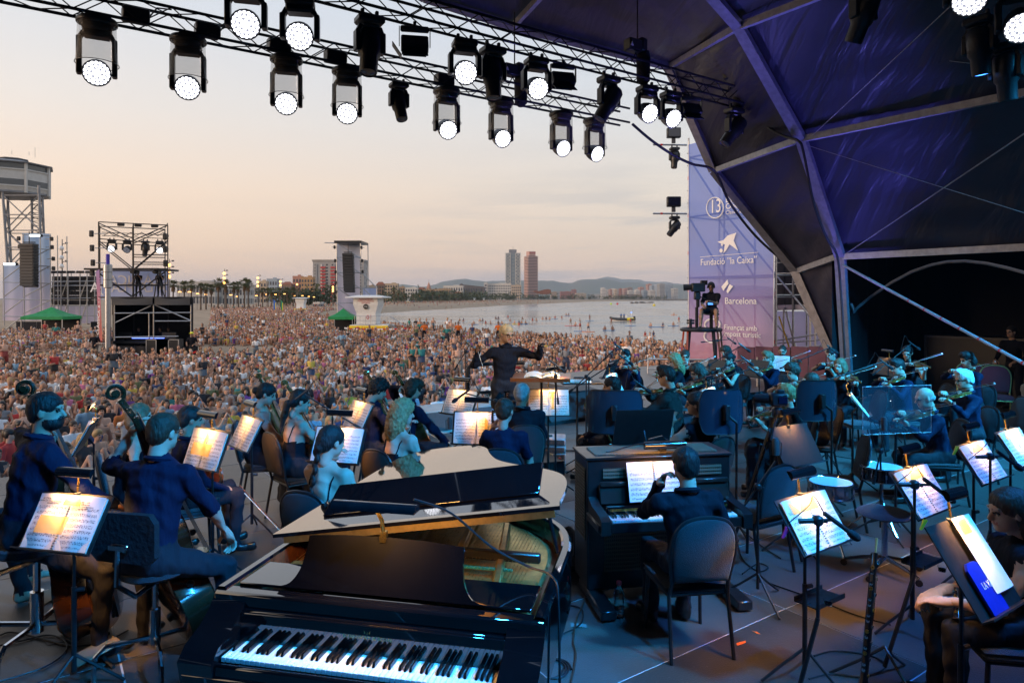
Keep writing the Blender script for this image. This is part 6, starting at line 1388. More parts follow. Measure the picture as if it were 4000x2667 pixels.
# -- sheet music
def smat(name,tint,staves=10,warm=True):
 m=mat(name,(.80,.78,.74),.75);n=m.node_tree.nodes;l=m.node_tree.links;b=n['Principled BSDF']
 uv_=n.new('ShaderNodeUVMap');sp=n.new('ShaderNodeSeparateXYZ');l.new(uv_.outputs[0],sp.inputs[0])
 def mth(op,a,bb=None,c=None):
  q=n.new('ShaderNodeMath');q.operation=op
  for i,v in enumerate((a,bb,c)):
   if v is None:continue
   if isinstance(v,(int,float)):q.inputs[i].default_value=v
   else:l.new(v,q.inputs[i])
  return q.outputs[0]
 U,Vv=sp.outputs['X'],sp.outputs['Y']
 fr=mth('FRACT',mth('MULTIPLY',Vv,staves));din=mth('ABSOLUTE',mth('SUBTRACT',fr,.5))# distance to the staff centre
 line=mth('LESS_THAN',mth('FRACT',mth('MULTIPLY',fr,9.0)),.22);instaff=mth('LESS_THAN',din,.23)
 vec=n.new('ShaderNodeCombineXYZ');l.new(mth('MULTIPLY',U,70),vec.inputs[0]);l.new(mth('MULTIPLY',Vv,staves*3.2),vec.inputs[1])
 nz=n.new('ShaderNodeTexNoise');nz.inputs['Scale'].default_value=1;nz.inputs['Detail'].default_value=3;l.new(vec.outputs[0],nz.inputs[0])
 note=mth('MULTIPLY',mth('GREATER_THAN',nz.outputs[0],.53),mth('LESS_THAN',din,.30))
 ink=mth('MAXIMUM',mth('MULTIPLY',mth('MULTIPLY',line,instaff),.55),mth('MULTIPLY',note,.75))
 mu=mth('MULTIPLY',mth('LESS_THAN',mth('ABSOLUTE',mth('SUBTRACT',mth('FRACT',mth('MULTIPLY',U,2)),.5)),.42),mth('MULTIPLY',mth('GREATER_THAN',Vv,.05),mth('LESS_THAN',Vv,.80)))
 ink=mth('MULTIPLY',ink,mu)
 mx=n.new('ShaderNodeMix');mx.data_type='RGBA';mx.inputs[6].default_value=(*tint,1);mx.inputs[7].default_value=(.06,.05,.06,1);l.new(ink,mx.inputs[0]);l.new(mx.outputs[2],b.inputs['Base Color']);return m
smat('sheet_print',(.72,.69,.66));smat('sheet_print_wide',(.72,.69,.66),8);mat('marker_yellow',(.80,.46,.06),.7,alpha=.55);mat('page_edge',(.55,.53,.50),.8)
def uv_grid_mesh(name,fn,nu,nv,m_):
 o=MB().grid(fn,nu,nv).bd(name,m_);me=o.data;ul=me.uv_layers.new(name='UVMap');k=nu+1
 for lp in me.loops:i=lp.vertex_index%k;j=lp.vertex_index//k;ul.data[lp.index].uv=(i/nu,j/nv)
 return o
mat('desk_black',(.020,.018,.018),.40,noise=(20,.3));mat('bulb_warm',(1,.7,.3),.4,emit=(1,.55,.18,4))
def desk_frame(c,h,tilt):
 """c is the centre of the desk face; reader heads h; tilt of the desk from the vertical"""
 f=hd(h);x=Vector((f.y,-f.x,0));up=(Vector((0,0,1))*math.cos(R(tilt))+f*math.sin(R(tilt))).normalized();return basis(c,x,up)# +Z points at the reader
def mstd(who,c,h,tilt=28,sheet=True,lamp=True,w=.50,hgt=.34,zf=0.0,print_m='sheet_print',tray=False,sw=.46,sh=.31,roll=0.0,marks=(),power=7.0,lamp_dx=0.0,lamp_up=.10,desk=True,lamp_warm=(1,.47,.13)):
 c=Vector(c);M=desk_frame(c,h,tilt)
 if roll:M=M@Matrix.Rotation(R(roll),4,'Z')
 f=hd(h);base=c+f*.06;Mi=Matrix.Translation((-base.x,-base.y,-zf))
 st=th('music_stand',f'black music stand {who}','music stand',(base.x,base.y,zf),0,'music stands');Ml=Mi@M
 if desk:
  mb=MB();mb.box((0,0,-.006),(w,hgt,.006));mb.v=[tuple(Ml@Vector(p))for p in mb.v];mb.bd('desk','desk_black',st)
  mb=MB();mb.box((0,-hgt/2+.004,.022),(w,.008,.055));mb.v=[tuple(Ml@Vector(p))for p in mb.v];mb.bd('ledge','desk_black',st)
 hub=Ml@Vector((0,-.02,-.03));MB().tube([hub,Vector((0,0,hub.z-.06)),Vector((0,0,hub.z*.55))],.010,7).bd('upper_pole','black_metal',st)
 MB().tube([(0,0,hub.z*.62),(0,0,.10)],.015,8).bd('lower_pole','black_metal',st)
 MB().cyl((0,0,hub.z*.60),(.05,.02,hub.z*.60),.014,8).bd('clutch_knob','black_plastic',st)
 for i in range(3):
  a=R(h)*-1+i*2*PI/3+.5;MB().tube([(0,0,.20),(.16*math.cos(a),.16*math.sin(a),.09),(.27*math.cos(a),.27*math.sin(a),.008)],.009,6).bd('foot','black_metal',st)
 if tray:
  mb=MB();tc=Vector((0,0,hub.z*.48));x=Vector((f.y,-f.x,0));RR=Matrix((x,f,Vector((0,0,1)))).transposed()
  mb.box(tc+x*.16,(.30,.15,.006),RR);mb.box(tc+x*.16+f*.075+Vector((0,0,.012)),(.30,.006,.03),RR);mb.box(tc+x*.16-f*.075+Vector((0,0,.012)),(.30,.006,.03),RR);mb.tube([tc,tc+x*.05],.012,6);mb.bd('side_tray','black_metal',st)
 if sheet:
  o=uv_grid_mesh('sheet_music',lambda a,b:Vector(((a-.5)*sw,(b-.5)*sh,.012+.016*math.sin(PI*min(a,1-a)*2)**2+.012*(b-.5)**2*4*(-1 if b<.5 else 1))),12,6,print_m)
  me=o.data;k0=len(me.vertices);o.matrix_world=M;o.location=M.to_translation();o.rotation_euler=M.to_euler('XYZ');tag(o,f'open sheet music {who}','sheet music','open scores on the stands');dy=(hgt/2-sh/2)
  o.location=M@Vector((0,-hgt/2+sh/2+.012,.0))
  for(mx_,my_,mw,mh)in marks:
   MB().grid(lambda a,b:Vector((mx_+(a-.5)*mw,my_+(b-.5)*mh,.031+.0*a)),4,2).bd('yellow_marker_patch','marker_yellow',o)
  MB().box((0,0,.004),(sw*.985,sh*.985,.010)).bd('page_block','page_edge',o)
  mb=MB()
  for i in range(22):mb.box((0,(i/21-.5)*sh*.95,.016),(.010,.004,.006))
  mb.bd('spiral_binding','black_plastic',o)
 if lamp:
  lt=th('stand_lamp',f'clip-on stand lamp {who}','lamp',(base.x,base.y,c.z),0,'clip-on stand lamps');Mq=Matrix.Translation(-lt.location)@M
  yl=hgt/2+lamp_up;hw_=.125;zl=.085;x0=lamp_dx
  mb=MB();n=9;prof=[(math.cos(PI*i/(n-1))*.030,math.sin(PI*i/(n-1))*.026)for i in range(n)]
  V_=[]
  for xx in(-hw_,hw_):V_+=[Mq@Vector((x0+xx,yl-.0+p[0],zl+p[1]))for p in prof]
  mb.add(V_,[(i,i+1,n+i+1,n+i)for i in range(n-1)]+[tuple(range(n)),tuple(range(n,2*n))[::-1]]);mb.bd('lamp_shade','lacquer_satin',lt,ang=50)
  MB().tube([Mq@Vector((x0-hw_*.8,yl,zl+.004)),Mq@Vector((x0+hw_*.8,yl,zl+.004))],.008,6).bd('bulb','bulb_warm',lt)
  MB().tube([Mq@Vector((x0,yl,zl+.02)),Mq@Vector((x0,yl-.01,.05)),Mq@Vector((x0,hgt/2+.01,.012))],.006,6).bd('arm','brass',lt)
  MB().box(Mq@Vector((x0,hgt/2-.01,0)),(.03,.03,.03)).bd('clip','black_plastic',lt)
  ld=bpy.data.lights.new('lamp_glow','AREA');ld.shape='RECTANGLE';ld.size=.2;ld.size_y=.03;ld.energy=power*.58;ld.color=lamp_warm;ld.spread=R(105);lo_=bpy.data.objects.new('lamp_glow',ld);COL.objects.link(lo_)
  d=(Mq.to_3x3()@Vector((0,-.80,-.60)));lo_.parent=lt;lo_.location=Mq@Vector((x0,yl-.012,zl-.012));lo_.rotation_euler=basis(Vector((0,0,0)),Mq.to_3x3()@Vector((1,0,0)),d.cross(Mq.to_3x3()@Vector((1,0,0)))*1).to_euler()if False else d.to_track_quat('-Z','Y').to_euler()
 return st
 # -- microphones
def mic_stand(who,foot,joint_,tip,head='pencil',zf=0.0,back=.25,cabled=True):
 foot,joint_,tip=Vector(foot),Vector(joint_),Vector(tip);t=th('microphone_stand',f'boom microphone stand {who}','microphone stand',(foot.x,foot.y,zf),0,'microphone stands')
 MB().tube([(foot.x,foot.y,zf+.10),(joint_.x,joint_.y,joint_.z*.55+zf*.45)],.012,7).tube([(joint_.x,joint_.y,joint_.z*.55+zf*.45),joint_],.009,7).bd('pole','black_metal',t,wd=True)
 for i in range(3):
  a=.7+i*2*PI/3;MB().tube([(foot.x,foot.y,zf+.22),(foot.x+.13*math.cos(a),foot.y+.13*math.sin(a),zf+.12),(foot.x+.30*math.cos(a),foot.y+.30*math.sin(a),zf+.008)],.009,6).bd('foot','black_metal',t,wd=True)
 d=(tip-joint_).normalized();MB().tube([joint_-d*back,tip],.008,6).tube([joint_-d*(back+.08),joint_-d*back],.014,7).bd('boom','black_metal',t,wd=True)
 MB().box(joint_,(.05,.05,.05),ch=.012).tube([joint_,joint_+Vector((.05,0,-.01))],.007,5).bd('boom_joint','black_plastic',t,wd=True)
 m=th('microphone',f'black microphone {who}','microphone',tip,0,'microphones')
 h_=Vector((d.x,d.y,0));h_=h_.normalized()if h_.length>.1 else Vector((1,0,0));dn=(h_*.8-Vector((0,0,.6))).normalized()
 if head=='pencil':
  MB().tube([tip-dn*.06,tip+dn*.10],.012,8).bd('barrel','black_plastic',m,wd=True);MB().ell(tip+dn*.135,(.024,.024,.042),10,8,frame_z(dn)).bd('foam_cap','black_cloth',m,wd=True)
 elif head=='large':
  MB().lathe([(.0,-.06),(.026,-.055),(.028,.05),(.020,.075),(0,.08)],12,tip+Vector((0,0,.10))).bd('capsule_body','grey_plastic',m,wd=True);MB().tube([tip+Vector((-.04,0,.04)),tip+Vector((-.045,0,.14)),tip+Vector((.045,0,.14)),tip+Vector((.04,0,.04))],.004,5).bd('shock_mount','black_metal',m,wd=True)
 mb=MB();b0=tip-dn*.06;mb.tube(cml([b0,b0-dn*.07+Vector((0,0,.05)),b0-dn*.10+Vector((0,0,-.02)),tip-d*.25-Vector((0,0,.02))],5),.0035,4);mb.bd('cable_loop','cable',m,wd=True)
 return t
def bottle(label,p,s=1.0):
 t=th('water_bottle',label,'bottle',p,0,'water bottles');mb=MB();mb.lathe([(.0,.003),(.030,.0),(.033,.012),(.033,.06),(.029,.085),(.033,.11),(.033,.15),(.026,.175),(.014,.195),(.013,.205)],14);mb.v=[tuple(Vector(q)*s)for q in mb.v];mb.bd('plastic_body','clear',t)
 mb=MB();mb.lathe([(.016,.203),(.016,.225),(0,.226)],12);mb.v=[tuple(Vector(q)*s)for q in mb.v];mb.bd('red_cap','red_plastic',t)
def fcab(label,px,m_='cable',r=.006,z=.008):return cable('floor_cable',label,[gr(x,y,z)for x,y in px],r,m_,5,'cables lying on the deck')
# -- the orchestra
COND=Vector((-.06,8.9,0))
def nrm(*a):q=V3(*a);return q/np.linalg.norm(q)
def plr(who,x,y,zh=1.22,Y=None,inst=None,h=None,chair=CHAIR,seat=.46,gp='musicians',lab=None,lean=8,yaw=0,pitch=8,roll=0,vdir=(-.62,.78,-.06),bowt=.22,bowd=None,fem=False,mode='play',dtl=None,chair_lab=None,knee=None,stand_z=0.0,wl=None,wr=None,el=None,er=None,twist=0,side=0,ank=None,instr_lab=None,bow=True,**kw):
 """seated musician whose head centre projects to pixel x, y; heads for the conductor unless h is given"""
 if Y is None:Y=FPX*(CAMZ-zh)/(y-YH)
 hp_=at(x,y,Y);zh=hp_.z-stand_z
 if h is None:h=heading(hp_,COND)
 sk=dict(seat=seat,zh=zh,lean=lean,yaw=yaw,pitch=pitch,roll=roll,fem=fem,knee=knee or(.13,.42),twist=twist,side=side,ank=ank)
 J0=skel(**sk);a=dict(wl=wl,wr=wr,el=el or(-.5,-.2,-1),er=er or(.5,-.2,-1));inst_M=None;bowp=None
 if inst in('violin','viola')and mode=='play':
  vd=nrm(*vdir);vb=J0['sh']+V3(-.07,.07,.085);up=nrm(.30,.12,1);bd=nrm(*(bowd or(.78,.52,-.30)));ct=vb+vd*.19+V3(0,0,.045)
  a.update(wl=vb+vd*.44+V3(.02,-.015,-.075),wr=ct+bd*bowt-bd*.0,el=(-.2,.1,-1),er=(.9,-.1,-.5));inst_M=(vb,vd,up);bowp=(ct+bd*(bowt+.10),ct-bd*(.64-bowt))
 elif inst in('violin','viola')and mode=='lap':
  vb=V3(-.13,.34,seat+.12);vd=nrm(-.05,-.06,1);a.update(wl=vb+vd*.44+V3(0,-.02,0),wr=V3(.16,.36,seat+.14));inst_M=(vb,vd,nrm(-.4,1,0));bowp=(V3(.16,.47,seat+.15),V3(.42,.85,.12))if bow else None
 elif inst=='cello':
  E_=V3(.04,.60,.0);sc=V3(-.13,.07,1.30*zh/1.22);ax=(sc-E_)/np.linalg.norm(sc-E_);o_=E_+ax*.40;ct=o_+ax*.30+V3(0,.09,0);fr_=nrm(.25,1,.3)
  sk['knee']=knee or(.27,.40);a.update(wl=o_+ax*.93+V3(-.01,-.03,0),wr=ct+V3(.34,.02,-.06),el=(-1,0,-.2),er=(1,-.3,-.3));inst_M=(o_,ax,fr_);bowp=(ct+V3(.42,.02,-.08),ct-V3(.34,.02,-.06))if bow else None
 elif inst=='double_bass':
  E_=V3(.10,.55,.0);sc=V3(-.30,.12,1.83);ax=(sc-E_)/np.linalg.norm(sc-E_);o_=E_+ax*.12;sk['knee']=knee or(.30,.36);inst_M=(o_,ax,nrm(.55,.85,.2));ct=o_+ax*.42+V3(.08,.12,0)
  a.update(wl=wl if wl is not None else o_+ax*1.36+V3(-.02,-.05,0),wr=wr if wr is not None else ct+V3(.30,.05,-.1),el=el or(-1,-.2,-.1),er=er or(1,-.3,-.2));bowp=(ct+V3(.34,.05,-.12),ct+V3(.25,.35,-.75))if bow else None
 J=skel(**{**sk,**a});hh=tov(J['head']);Rz=Matrix.Rotation(hrot(h),3,'Z');loc=hp_-Rz@hh;loc.z=stand_z
 dt=dtl if dtl is not None else(0 if Y<6 else 1 if Y<9.5 else 2)
 o=person(lab or who,loc,h,J,fem=fem,gp=gp,dtl=dt,**kw)
 Mw=Matrix.Translation(loc)@Rz.to_4x4()
 if inst_M is not None:
  vb,vd,up=[tov(q)for q in inst_M];proto=dict(violin=VIOLIN,viola=VIOLA,cello=CELLO,double_bass=BASS)[inst];xx=vd.cross(up)
  put(proto,Mw@basis(vb,xx,vd),f'{inst.replace("_"," ")} {instr_lab or ("of "+who)}',{'violin':'violins','viola':'violas','cello':'cellos','double_bass':'double basses'}[inst])
  if bowp is not None:bow_at(Mw@tov(bowp[0]),Mw@tov(bowp[1]),f'{inst.replace("_"," ")} bow of {who}')
 if chair is not None:
  cl=Mw@Vector((0,.08,0));place(chair,(cl.x,cl.y,stand_z),hrot(h),chair_lab or f'{"swivel stool" if chair is STOOL else "black banquet chair"} of {who}','orchestra chairs',seat/.60 if chair is STOOL else None)
 return o,Mw,J
 # --- double basses at the left
A=plr('the bearded bassist',184,1590,Y=4.4,inst='double_bass',h=40,seat=.74,chair=STOOL,lab='bearded man in dark shirt turning his head right, holding double bass',hair='short',hrc='black',skin='mid',beard=1,top='shirt_navy',yaw=42,pitch=2,lean=10,dtl=0,big=1.12,bow=False,wr=(.30,.42,.98))
B_=plr('the bassist with glasses',641,1672,Y=4.35,inst='double_bass',h=12,seat=.62,chair=STOOL,lab='man with short brown hair and glasses seen from behind, fingering double bass',hair='short',hrc='brown',skin='fair',gls_=True,top='shirt_navy',yaw=10,pitch=10,lean=12,dtl=0,big=1.15,slv='rolled',wl=(-.34,.28,1.42),el=(-.8,-.1,-.9))
# --- violas and cellos, left to right
plr('the viola player behind the bassist',745,1640,inst='viola',mode='lap',h=55,lab='viola player with dark hair mostly hidden behind a music stand',hair='short',hrc='black',top='shirt_navy',knee=(.15,.46),zh=1.22)
plr('the half-hidden cellist',545,1628,inst=None,h=60,lab='woman with light hair hidden behind the scroll of a double bass',hair='bob',hrc='sand',fem=True,slv='none',skin='fair',top='shirt_black',zh=1.22,strap=.40)
plr('the woman cellist with bun',1041,1540,inst='cello',h=78,lab='woman cellist with dark bun and bare arms seen in profile',hair='low_bun',hrc='black',fem=True,slv='none',skin='fair',top='shirt_black',strap=.36,pitch=22,skirt=True)
plr('the woman with a long ponytail',1173,1568,inst='cello',h=48,chair=CHAIR_D,lab='woman with long dark ponytail and thin straps seen from behind',hair='pony_low',hrc='black',fem=True,slv='none',skin='fair',top='shirt_black',strap=.26,pitch=18,yaw=12,skirt=True,bow=True)
plr('the woman with a braid',1296,1727,inst='viola',mode='lap',h=24,lab='woman with long braid and bare back at the front desk',hair='braid',hrc='black',fem=True,slv='none',skin='fair',top='shirt_black',strap=.14,yaw=18,pitch=14,dtl=0,skirt=True,bow=False)
plr('the curly-haired cellist',1476,1524,inst='cello',h=68,chair=CHAIR_D,lab='man with curly dark hair playing cello in profile',hair='curly_short',hrc='black',skin='fair',top='shirt_navy',pitch=24)
plr('the long-haired cellist',1616,1519,inst='cello',h=52,lab='cellist with shaggy brown hair bent over the bow',hair='shaggy',hrc='brown',skin='fair',top='shirt_navy',pitch=30,lean=14)
plr('the curly blonde woman',1573,1615,inst='viola',mode='lap',h=38,chair=CHAIR_D,lab='woman with long curly blonde hair and bare shoulders seen from behind',hair='curly_long',hrc='blond',fem=True,slv='none',skin='fair',top='shirt_black',strap=.30,yaw=28,bow=False)
plr('the woman with topknot',1973,1607,inst='viola',mode='lap',h=8,lab='woman with brown topknot and glasses in dark blouse from behind',hair='bun',hrc='brown',fem=True,slv='short',skin='fair',top='shirt_navy',yaw=14,gls_=True,bow=True)
plr('the grey-haired viola player',2041,1540,inst='viola',mode='lap',h=-5,lab='man with cropped grey hair and dark skin looking right at his score',hair='short',hrc='grey',skin='dark',top='shirt_black',yaw=38,pitch=4,bow=False)
# --- violas right of the podium and the violins
plr('the young man behind the left shield',2389,1510,inst=None,h=-42,lab='young man with short dark hair seen from behind, left of the podium stands',hair='short',hrc='black',skin='fair',top='shirt_navy',yaw=-30,wl=(-.28,.22,.62),lean=2)
put(VIOLA,basis(at(2305,1560,8.1),Vector((.9,.3,.3)),at(2235,1745,7.8)-at(2305,1560,8.1)),'viola hanging scroll down beside the left dark shield','violas')
plr('the big dark-haired violinist',2602,1459,Y=8.2,inst='violin',h=-62,seat=.50,lab='broad dark-haired man from behind playing violin beside the shield',hair='quiff',hrc='black',skin='fair',top='shirt_char',yaw=-8,pitch=12,dtl=1,big=1.1)
plr('the concertmaster',2444,1386,zh=1.30,inst='violin',h=-150,lab='man in dark shirt and glasses playing violin in front of the crowd',hair='short',hrc='black',skin='fair',top='shirt_navy',gls_=True,pitch=16)
plr('the wavy blonde violinist',2636,1411,inst='violin',h=-95,lab='woman with wavy blonde hair playing violin, face turned away',hair='curly_long',hrc='blond',fem=True,skin='fair',top='shirt_black',pitch=12)
plr('the frowning violinist in glasses',2676,1390,zh=1.28,inst='violin',h=-165,lab='man with glasses facing the camera over the blonde violinist',hair='short',hrc='brown',skin='fair',top='shirt_black',gls_=True,pitch=6)
plr('the violinist with frizzy hair',2725,1456,inst='violin',h=-100,lab='woman with big frizzy brown hair and glasses playing violin',hair='curly_long',hrc='brown',fem=True,skin='mid',top='shirt_black',gls_=True,pitch=14,yaw=-10)
plr('the woman in sleeveless top',2846,1403,inst='violin',h=-112,lab='sleeveless dark-haired woman in glasses playing violin in profile',hair='low_bun',hrc='black',fem=True,slv='none',skin='fair',top='shirt_black',gls_=True,pitch=18)
plr('the violinist behind her',2834,1378,zh=1.22,inst=None,h=-130,lab='woman with dark curls half hidden behind the sleeveless violinist',hair='curly_short',hrc='brown',fem=True,skin='mid',top='shirt_black')
plr('the long black-haired woman',2719,1578,inst='violin',mode='lap',h=-36,lab='woman with long straight black hair and sleeveless top from behind',hair='long',hrc='black',fem=True,slv='none',skin='fair',top='shirt_black',yaw=-38,chair=CHAIR_D,bow=False)
plr('the upright violinist',3000,1400,inst='violin',h=-105,lab='man with side-parted brown hair playing violin before the rose fence',hair='quiff',hrc='sand',skin='fair',top='shirt_navy',pitch=10)
plr('the goateed violinist',3056,1370,zh=1.24,inst='violin',h=-150,lab='balding man with glasses and goatee by the scaffold playing violin',hair='buzz',hrc='brown',skin='fair',top='shirt_black',gls_=True,beard=1,pitch=12)
plr('the short-haired woman in glasses',3094,1453,inst='violin',h=-120,lab='woman with short curly hair and dark glasses playing violin',hair='curly_short',hrc='brown',fem=True,slv='none',skin='fair',top='shirt_black',gls_=True,pitch=14)
plr('the crop-haired man',3166,1489,Y=8.7,inst='viola',h=-82,lab='man with cropped receding hair in profile behind the right dark shield',hair='buzz',hrc='brown',skin='fair',top='shirt_navy',pitch=6)
plr('the pixie-haired violinist',3247,1383,zh=1.25,inst='violin',h=-112,lab='woman with dark pixie hair and striped sleeve playing violin near tent leg',hair='short',hrc='black',fem=True,slv='short',skin='fair',top='shirt_black',pitch=12)
plr('the grey-blonde violinist',3281,1430,inst='violin',h=-140,lab='woman with grey-blonde bob looking left over her violin',hair='bob',hrc='sand',fem=True,skin='fair',top='shirt_black',yaw=16,pitch=8)
plr('the blonde with a ponytail',3068,1545,Y=7.9,inst='violin',h=-70,lab='woman with blonde ponytail seen from behind next to the photo camera',hair='pony',hrc='blond',fem=True,slv='none',skin='fair',top='shirt_black',yaw=-8,skirt=True,vdir=(-.75,.60,-.12))
plr('the young dark-haired man',3506,1430,Y=10.4,inst='violin',h=-98,lab='young man with dark quiff playing violin behind the clear screen',hair='quiff',hrc='black',skin='fair',top='shirt_navy',pitch=18)
plr('the violinist with raised hair',3544,1374,Y=12,inst='violin',h=-140,lab='sleeveless woman with bun and glasses playing violin against dark backdrop',hair='bun',hrc='black',fem=True,slv='none',skin='fair',top='shirt_black',gls_=True,pitch=14,seat=.52)
plr('the fringe-haired violinist',3778,1400,Y=10.8,inst='violin',h=-95,lab='man with dark fringe in navy shirt playing violin at far right',hair='shaggy',hrc='black',skin='fair',top='shirt_navy',pitch=16,seat=.52,beard=0)
plr('the grey-haired violinist',3766,1483,Y=8.7,inst='violin',h=-88,lab='grey-haired man in brown glasses playing violin at right',hair='quiff',hrc='white',skin='fair',top='shirt_navy',gls_=True,pitch=12,seat=.50)
plr('the bald viola player',3612,1556,Y=7.8,inst='viola',h=-84,lab='bald man in glasses playing viola behind the clear screen',hair='bald',hrc='grey',skin='fair',top='shirt_navy',gls_=True,pitch=16,lean=16,seat=.42)
# --- keyboard player, woodwind woman, conductor
KP=plr('the celesta player',2675,1826,Y=4.62,inst=None,h=-9,lab='man in dark shirt from behind sitting at the celesta, hand at chin',hair='short',hrc='black',skin='fair',top='shirt_black',yaw=-6,pitch=8,dtl=0,wl=(-.14,.20,1.03),el=(-.4,.1,-1),chair_lab='blue-grey banquet chair of the celesta player, in front of camera')
WW=plr('the woodwind woman',3940,2015,Y=3.75,inst=None,h=-80,lab='woman with long brown hair seated at the bottom right corner',hair='long',hrc='brown',fem=True,slv='none',skin='fair',top='shirt_black',yaw=-8,pitch=10,dtl=0,wr=(.02,.44,.66),wl=(-.10,.46,.66),seat=.45)
# conductor
cp=at(1978,1304,8.9);hc=158;JC=None
def conductor():
 zh=cp.z-.25;Rz=Matrix.Rotation(hrot(hc),3,'Z')
 J=skel(seat=.92,zh=zh,lean=7,legs='stand',knee=(.11,.42),yaw=-14,pitch=16,fem=False);off=Rz@tov(J['head']);loc=Vector((cp.x-off.x,cp.y-off.y,.25));Mi=(Matrix.Translation(loc)@Rz.to_4x4()).inverted()
 wr=Mi@at(1868,1366,8.75);wl=Mi@at(2112,1340,8.75)
 J=skel(seat=.92,zh=zh,lean=7,legs='stand',knee=(.11,.42),yaw=-14,pitch=16,wl=tuple(wl),wr=tuple(wr),el=(-.3,-.5,-.8),er=(.3,-.5,-.8))
 o=person('white-haired conductor in black with arms spread, facing the orchestra',loc,hc,J,hair='short',hrc='cream',skin='mid',top='shirt_black',bot='trousers',gls_=True,beard=0,dtl=0,curlL=.12,curlR=.9,upL=(0,0,1),upR=(0,.3,1))
 w=pmx(o)@tov(J['WR']);t=th('baton','white conducting baton held in the conductor\'s right hand','baton',w);MB().tube([w+Vector((.0,-.06,-.01)),w+Vector((.10,-.20,-.30))],[.004,.002],5).bd('shaft','white_plastic',t,wd=True);MB().ell(w+Vector((0,-.06,-.01)),(.012,.012,.02),8,6).bd('handle','bow_wood',t,wd=True)
 return loc
cl=conductor()
t=th('podium','black conductor podium with bent tube rail','podium',(cl.x,cl.y,0),hrot(-20));MB().box((0,0,.125),(1.25,1.15,.245),ch=.02).bd('platform','black_plastic',t)
MB().tube(cml([at(1826,1720,9.6),at(1828,1470,9.6),at(1836,1432,9.6),at(1870,1424,9.6),at(1946,1419,9.6),at(2050,1416,9.6)],3),.028,8).bd('rail','black_metal',t,wd=True);MB().tube([at(1832,1535,9.6),at(2050,1522,9.6)],.02,8).bd('rail','black_metal',t,wd=True)
# conductor's flat desk with the open score
t=th('conductor_desk','wide flat conductor desk with wooden rim','music stand',gr(2110,1478,1.36)-Vector((0,0,1.36)));a0=gr(2115,1474,1.36)
mb=MB();Mx=basis(a0,(.99,-.12,0),(.12,.98,.10));mb.box((0,0,0),(.70,.46,.012));mb.box((0,-.225,.02),(.70,.012,.04));mb.v=[tuple(Mx@Vector(q))for q in mb.v];mb.bd('desk','bow_wood',t,wd=True);MB().tube([a0-Vector((0,0,.02)),(a0.x,a0.y,.05)],.016,8).tube([(a0.x-.25,a0.y,.02),(a0.x+.25,a0.y,.02)],.014,6).bd('pole','black_metal',t,wd=True)
t=th('open_score','thick open score on the conductor desk','book',a0);MB().grid(lambda a,b:Mx@Vector((-.20+.42*a,-.16+.30*b,.014+.035*math.sin(PI*abs(a-.5)*2*.9+.15))),12,4).grid(lambda a,b:Mx@Vector((-.20+.42*a,-.165+.31*b,.008)),2,2).bd('page_block','paper_plain',t,wd=True)
t=th('desk_lamp','black bar lamp with microphone clip over the conductor desk','lamp',a0+Vector((0,.2,.2)));c0=at(2169,1440,8.1);MB().box(c0,(.24,.07,.05),Matrix.Rotation(R(-8),3,'Y'),ch=.015).bd('lamp_shade','lacquer_satin',t,wd=True);MB().tube([c0,at(2168,1475,8.1)],.008,6).bd('arm','black_metal',t,wd=True)
ld=bpy.data.lights.new('lamp_glow','AREA');ld.size=.2;ld.size_y=.04;ld.shape='RECTANGLE';ld.energy=2.0;ld.color=(1,.55,.2);lo_=bpy.data.objects.new('lamp_glow',ld);COL.objects.link(lo_);lo_.parent=t;lo_.location=c0-t.location-Vector((0,0,.035))
# --- side table beside the conductor
c=gr(2270,1492,1.05);t=th('side_table','small round-topped stand with papers and a bottle near the podium','table',(c.x,c.y,0));MB().box((0,0,1.04),(.62,.36,.02),Matrix.Rotation(R(4),3,'Z'),ch=.005).bd('table_top','black_plastic',t);MB().tube([(-.06,0,1.03),(-.06,0,.03)],.016,7).tube([(-.3,0,.02),(.2,0,.02)],.014,6).tube([(-.06,-.25,.02),(-.06,.25,.02)],.014,6).bd('pole','black_metal',t)
t=th('papers','loose white papers on the small stand near the podium','paper',(c.x-.08,c.y,1.052));MB().box((0,0,.012),(.42,.26,.022),Matrix.Rotation(R(6),3,'Z')).bd('sheets','paper_plain',t)
t=th('water_bottle','plastic bottle with red cap lying on the small stand','bottle',(c.x+.02,c.y+.12,1.085),0,'water bottles');MB().lathe([(0,0),(.03,0),(.033,.02),(.033,.15),(.014,.19)],12,(-.12,0,0),Matrix.Rotation(R(90),3,'Y')).bd('plastic_body','clear',t);MB().lathe([(.016,.19),(.016,.215),(0,.216)],10,(-.12,0,0),Matrix.Rotation(R(90),3,'Y')).bd('red_cap','red_plastic',t)
# -- stands with scores
def S(who,x,y,h,z=1.0,tilt=28,**k):return mstd(who,gr(x,y,z),h,tilt,**k)
S('in the left foreground, score lit orange',255,2040,13,tilt=32,power=17,marks=((-.06,-.02,.20,.10),(.02,.12,.12,.05)))
S('right of the bassist with glasses',805,1752,33,z=1.05,tilt=22,power=14,marks=((-.02,-.01,.26,.10),(.0,.06,.03,.18)))
S('behind the bassist stand, seen at a slant',960,1690,48,z=1.0,power=8)
S('beyond the bearded bassist',338,1700,68,z=1.0,power=6)
S('of the curly-haired cellist',1398,1622,52,z=1.0,power=7)
S('in front of the woman with a braid',1318,1738,15,z=1.0,power=8)
S('left of the podium rail',1796,1572,36,z=1.02,power=7)
S('in front of the woman with topknot',1862,1672,8,z=1.0,tilt=20,power=8,marks=((.10,.04,.03,.2),))
S('before the grey-haired viola player',2143,1572,-2,z=1.02,tilt=16,power=8,marks=((.05,.02,.035,.2),(.06,.12,.12,.03)),sw=.50)
S('of the young man behind the left shield',2400,1500,-63,z=1.06,power=8)
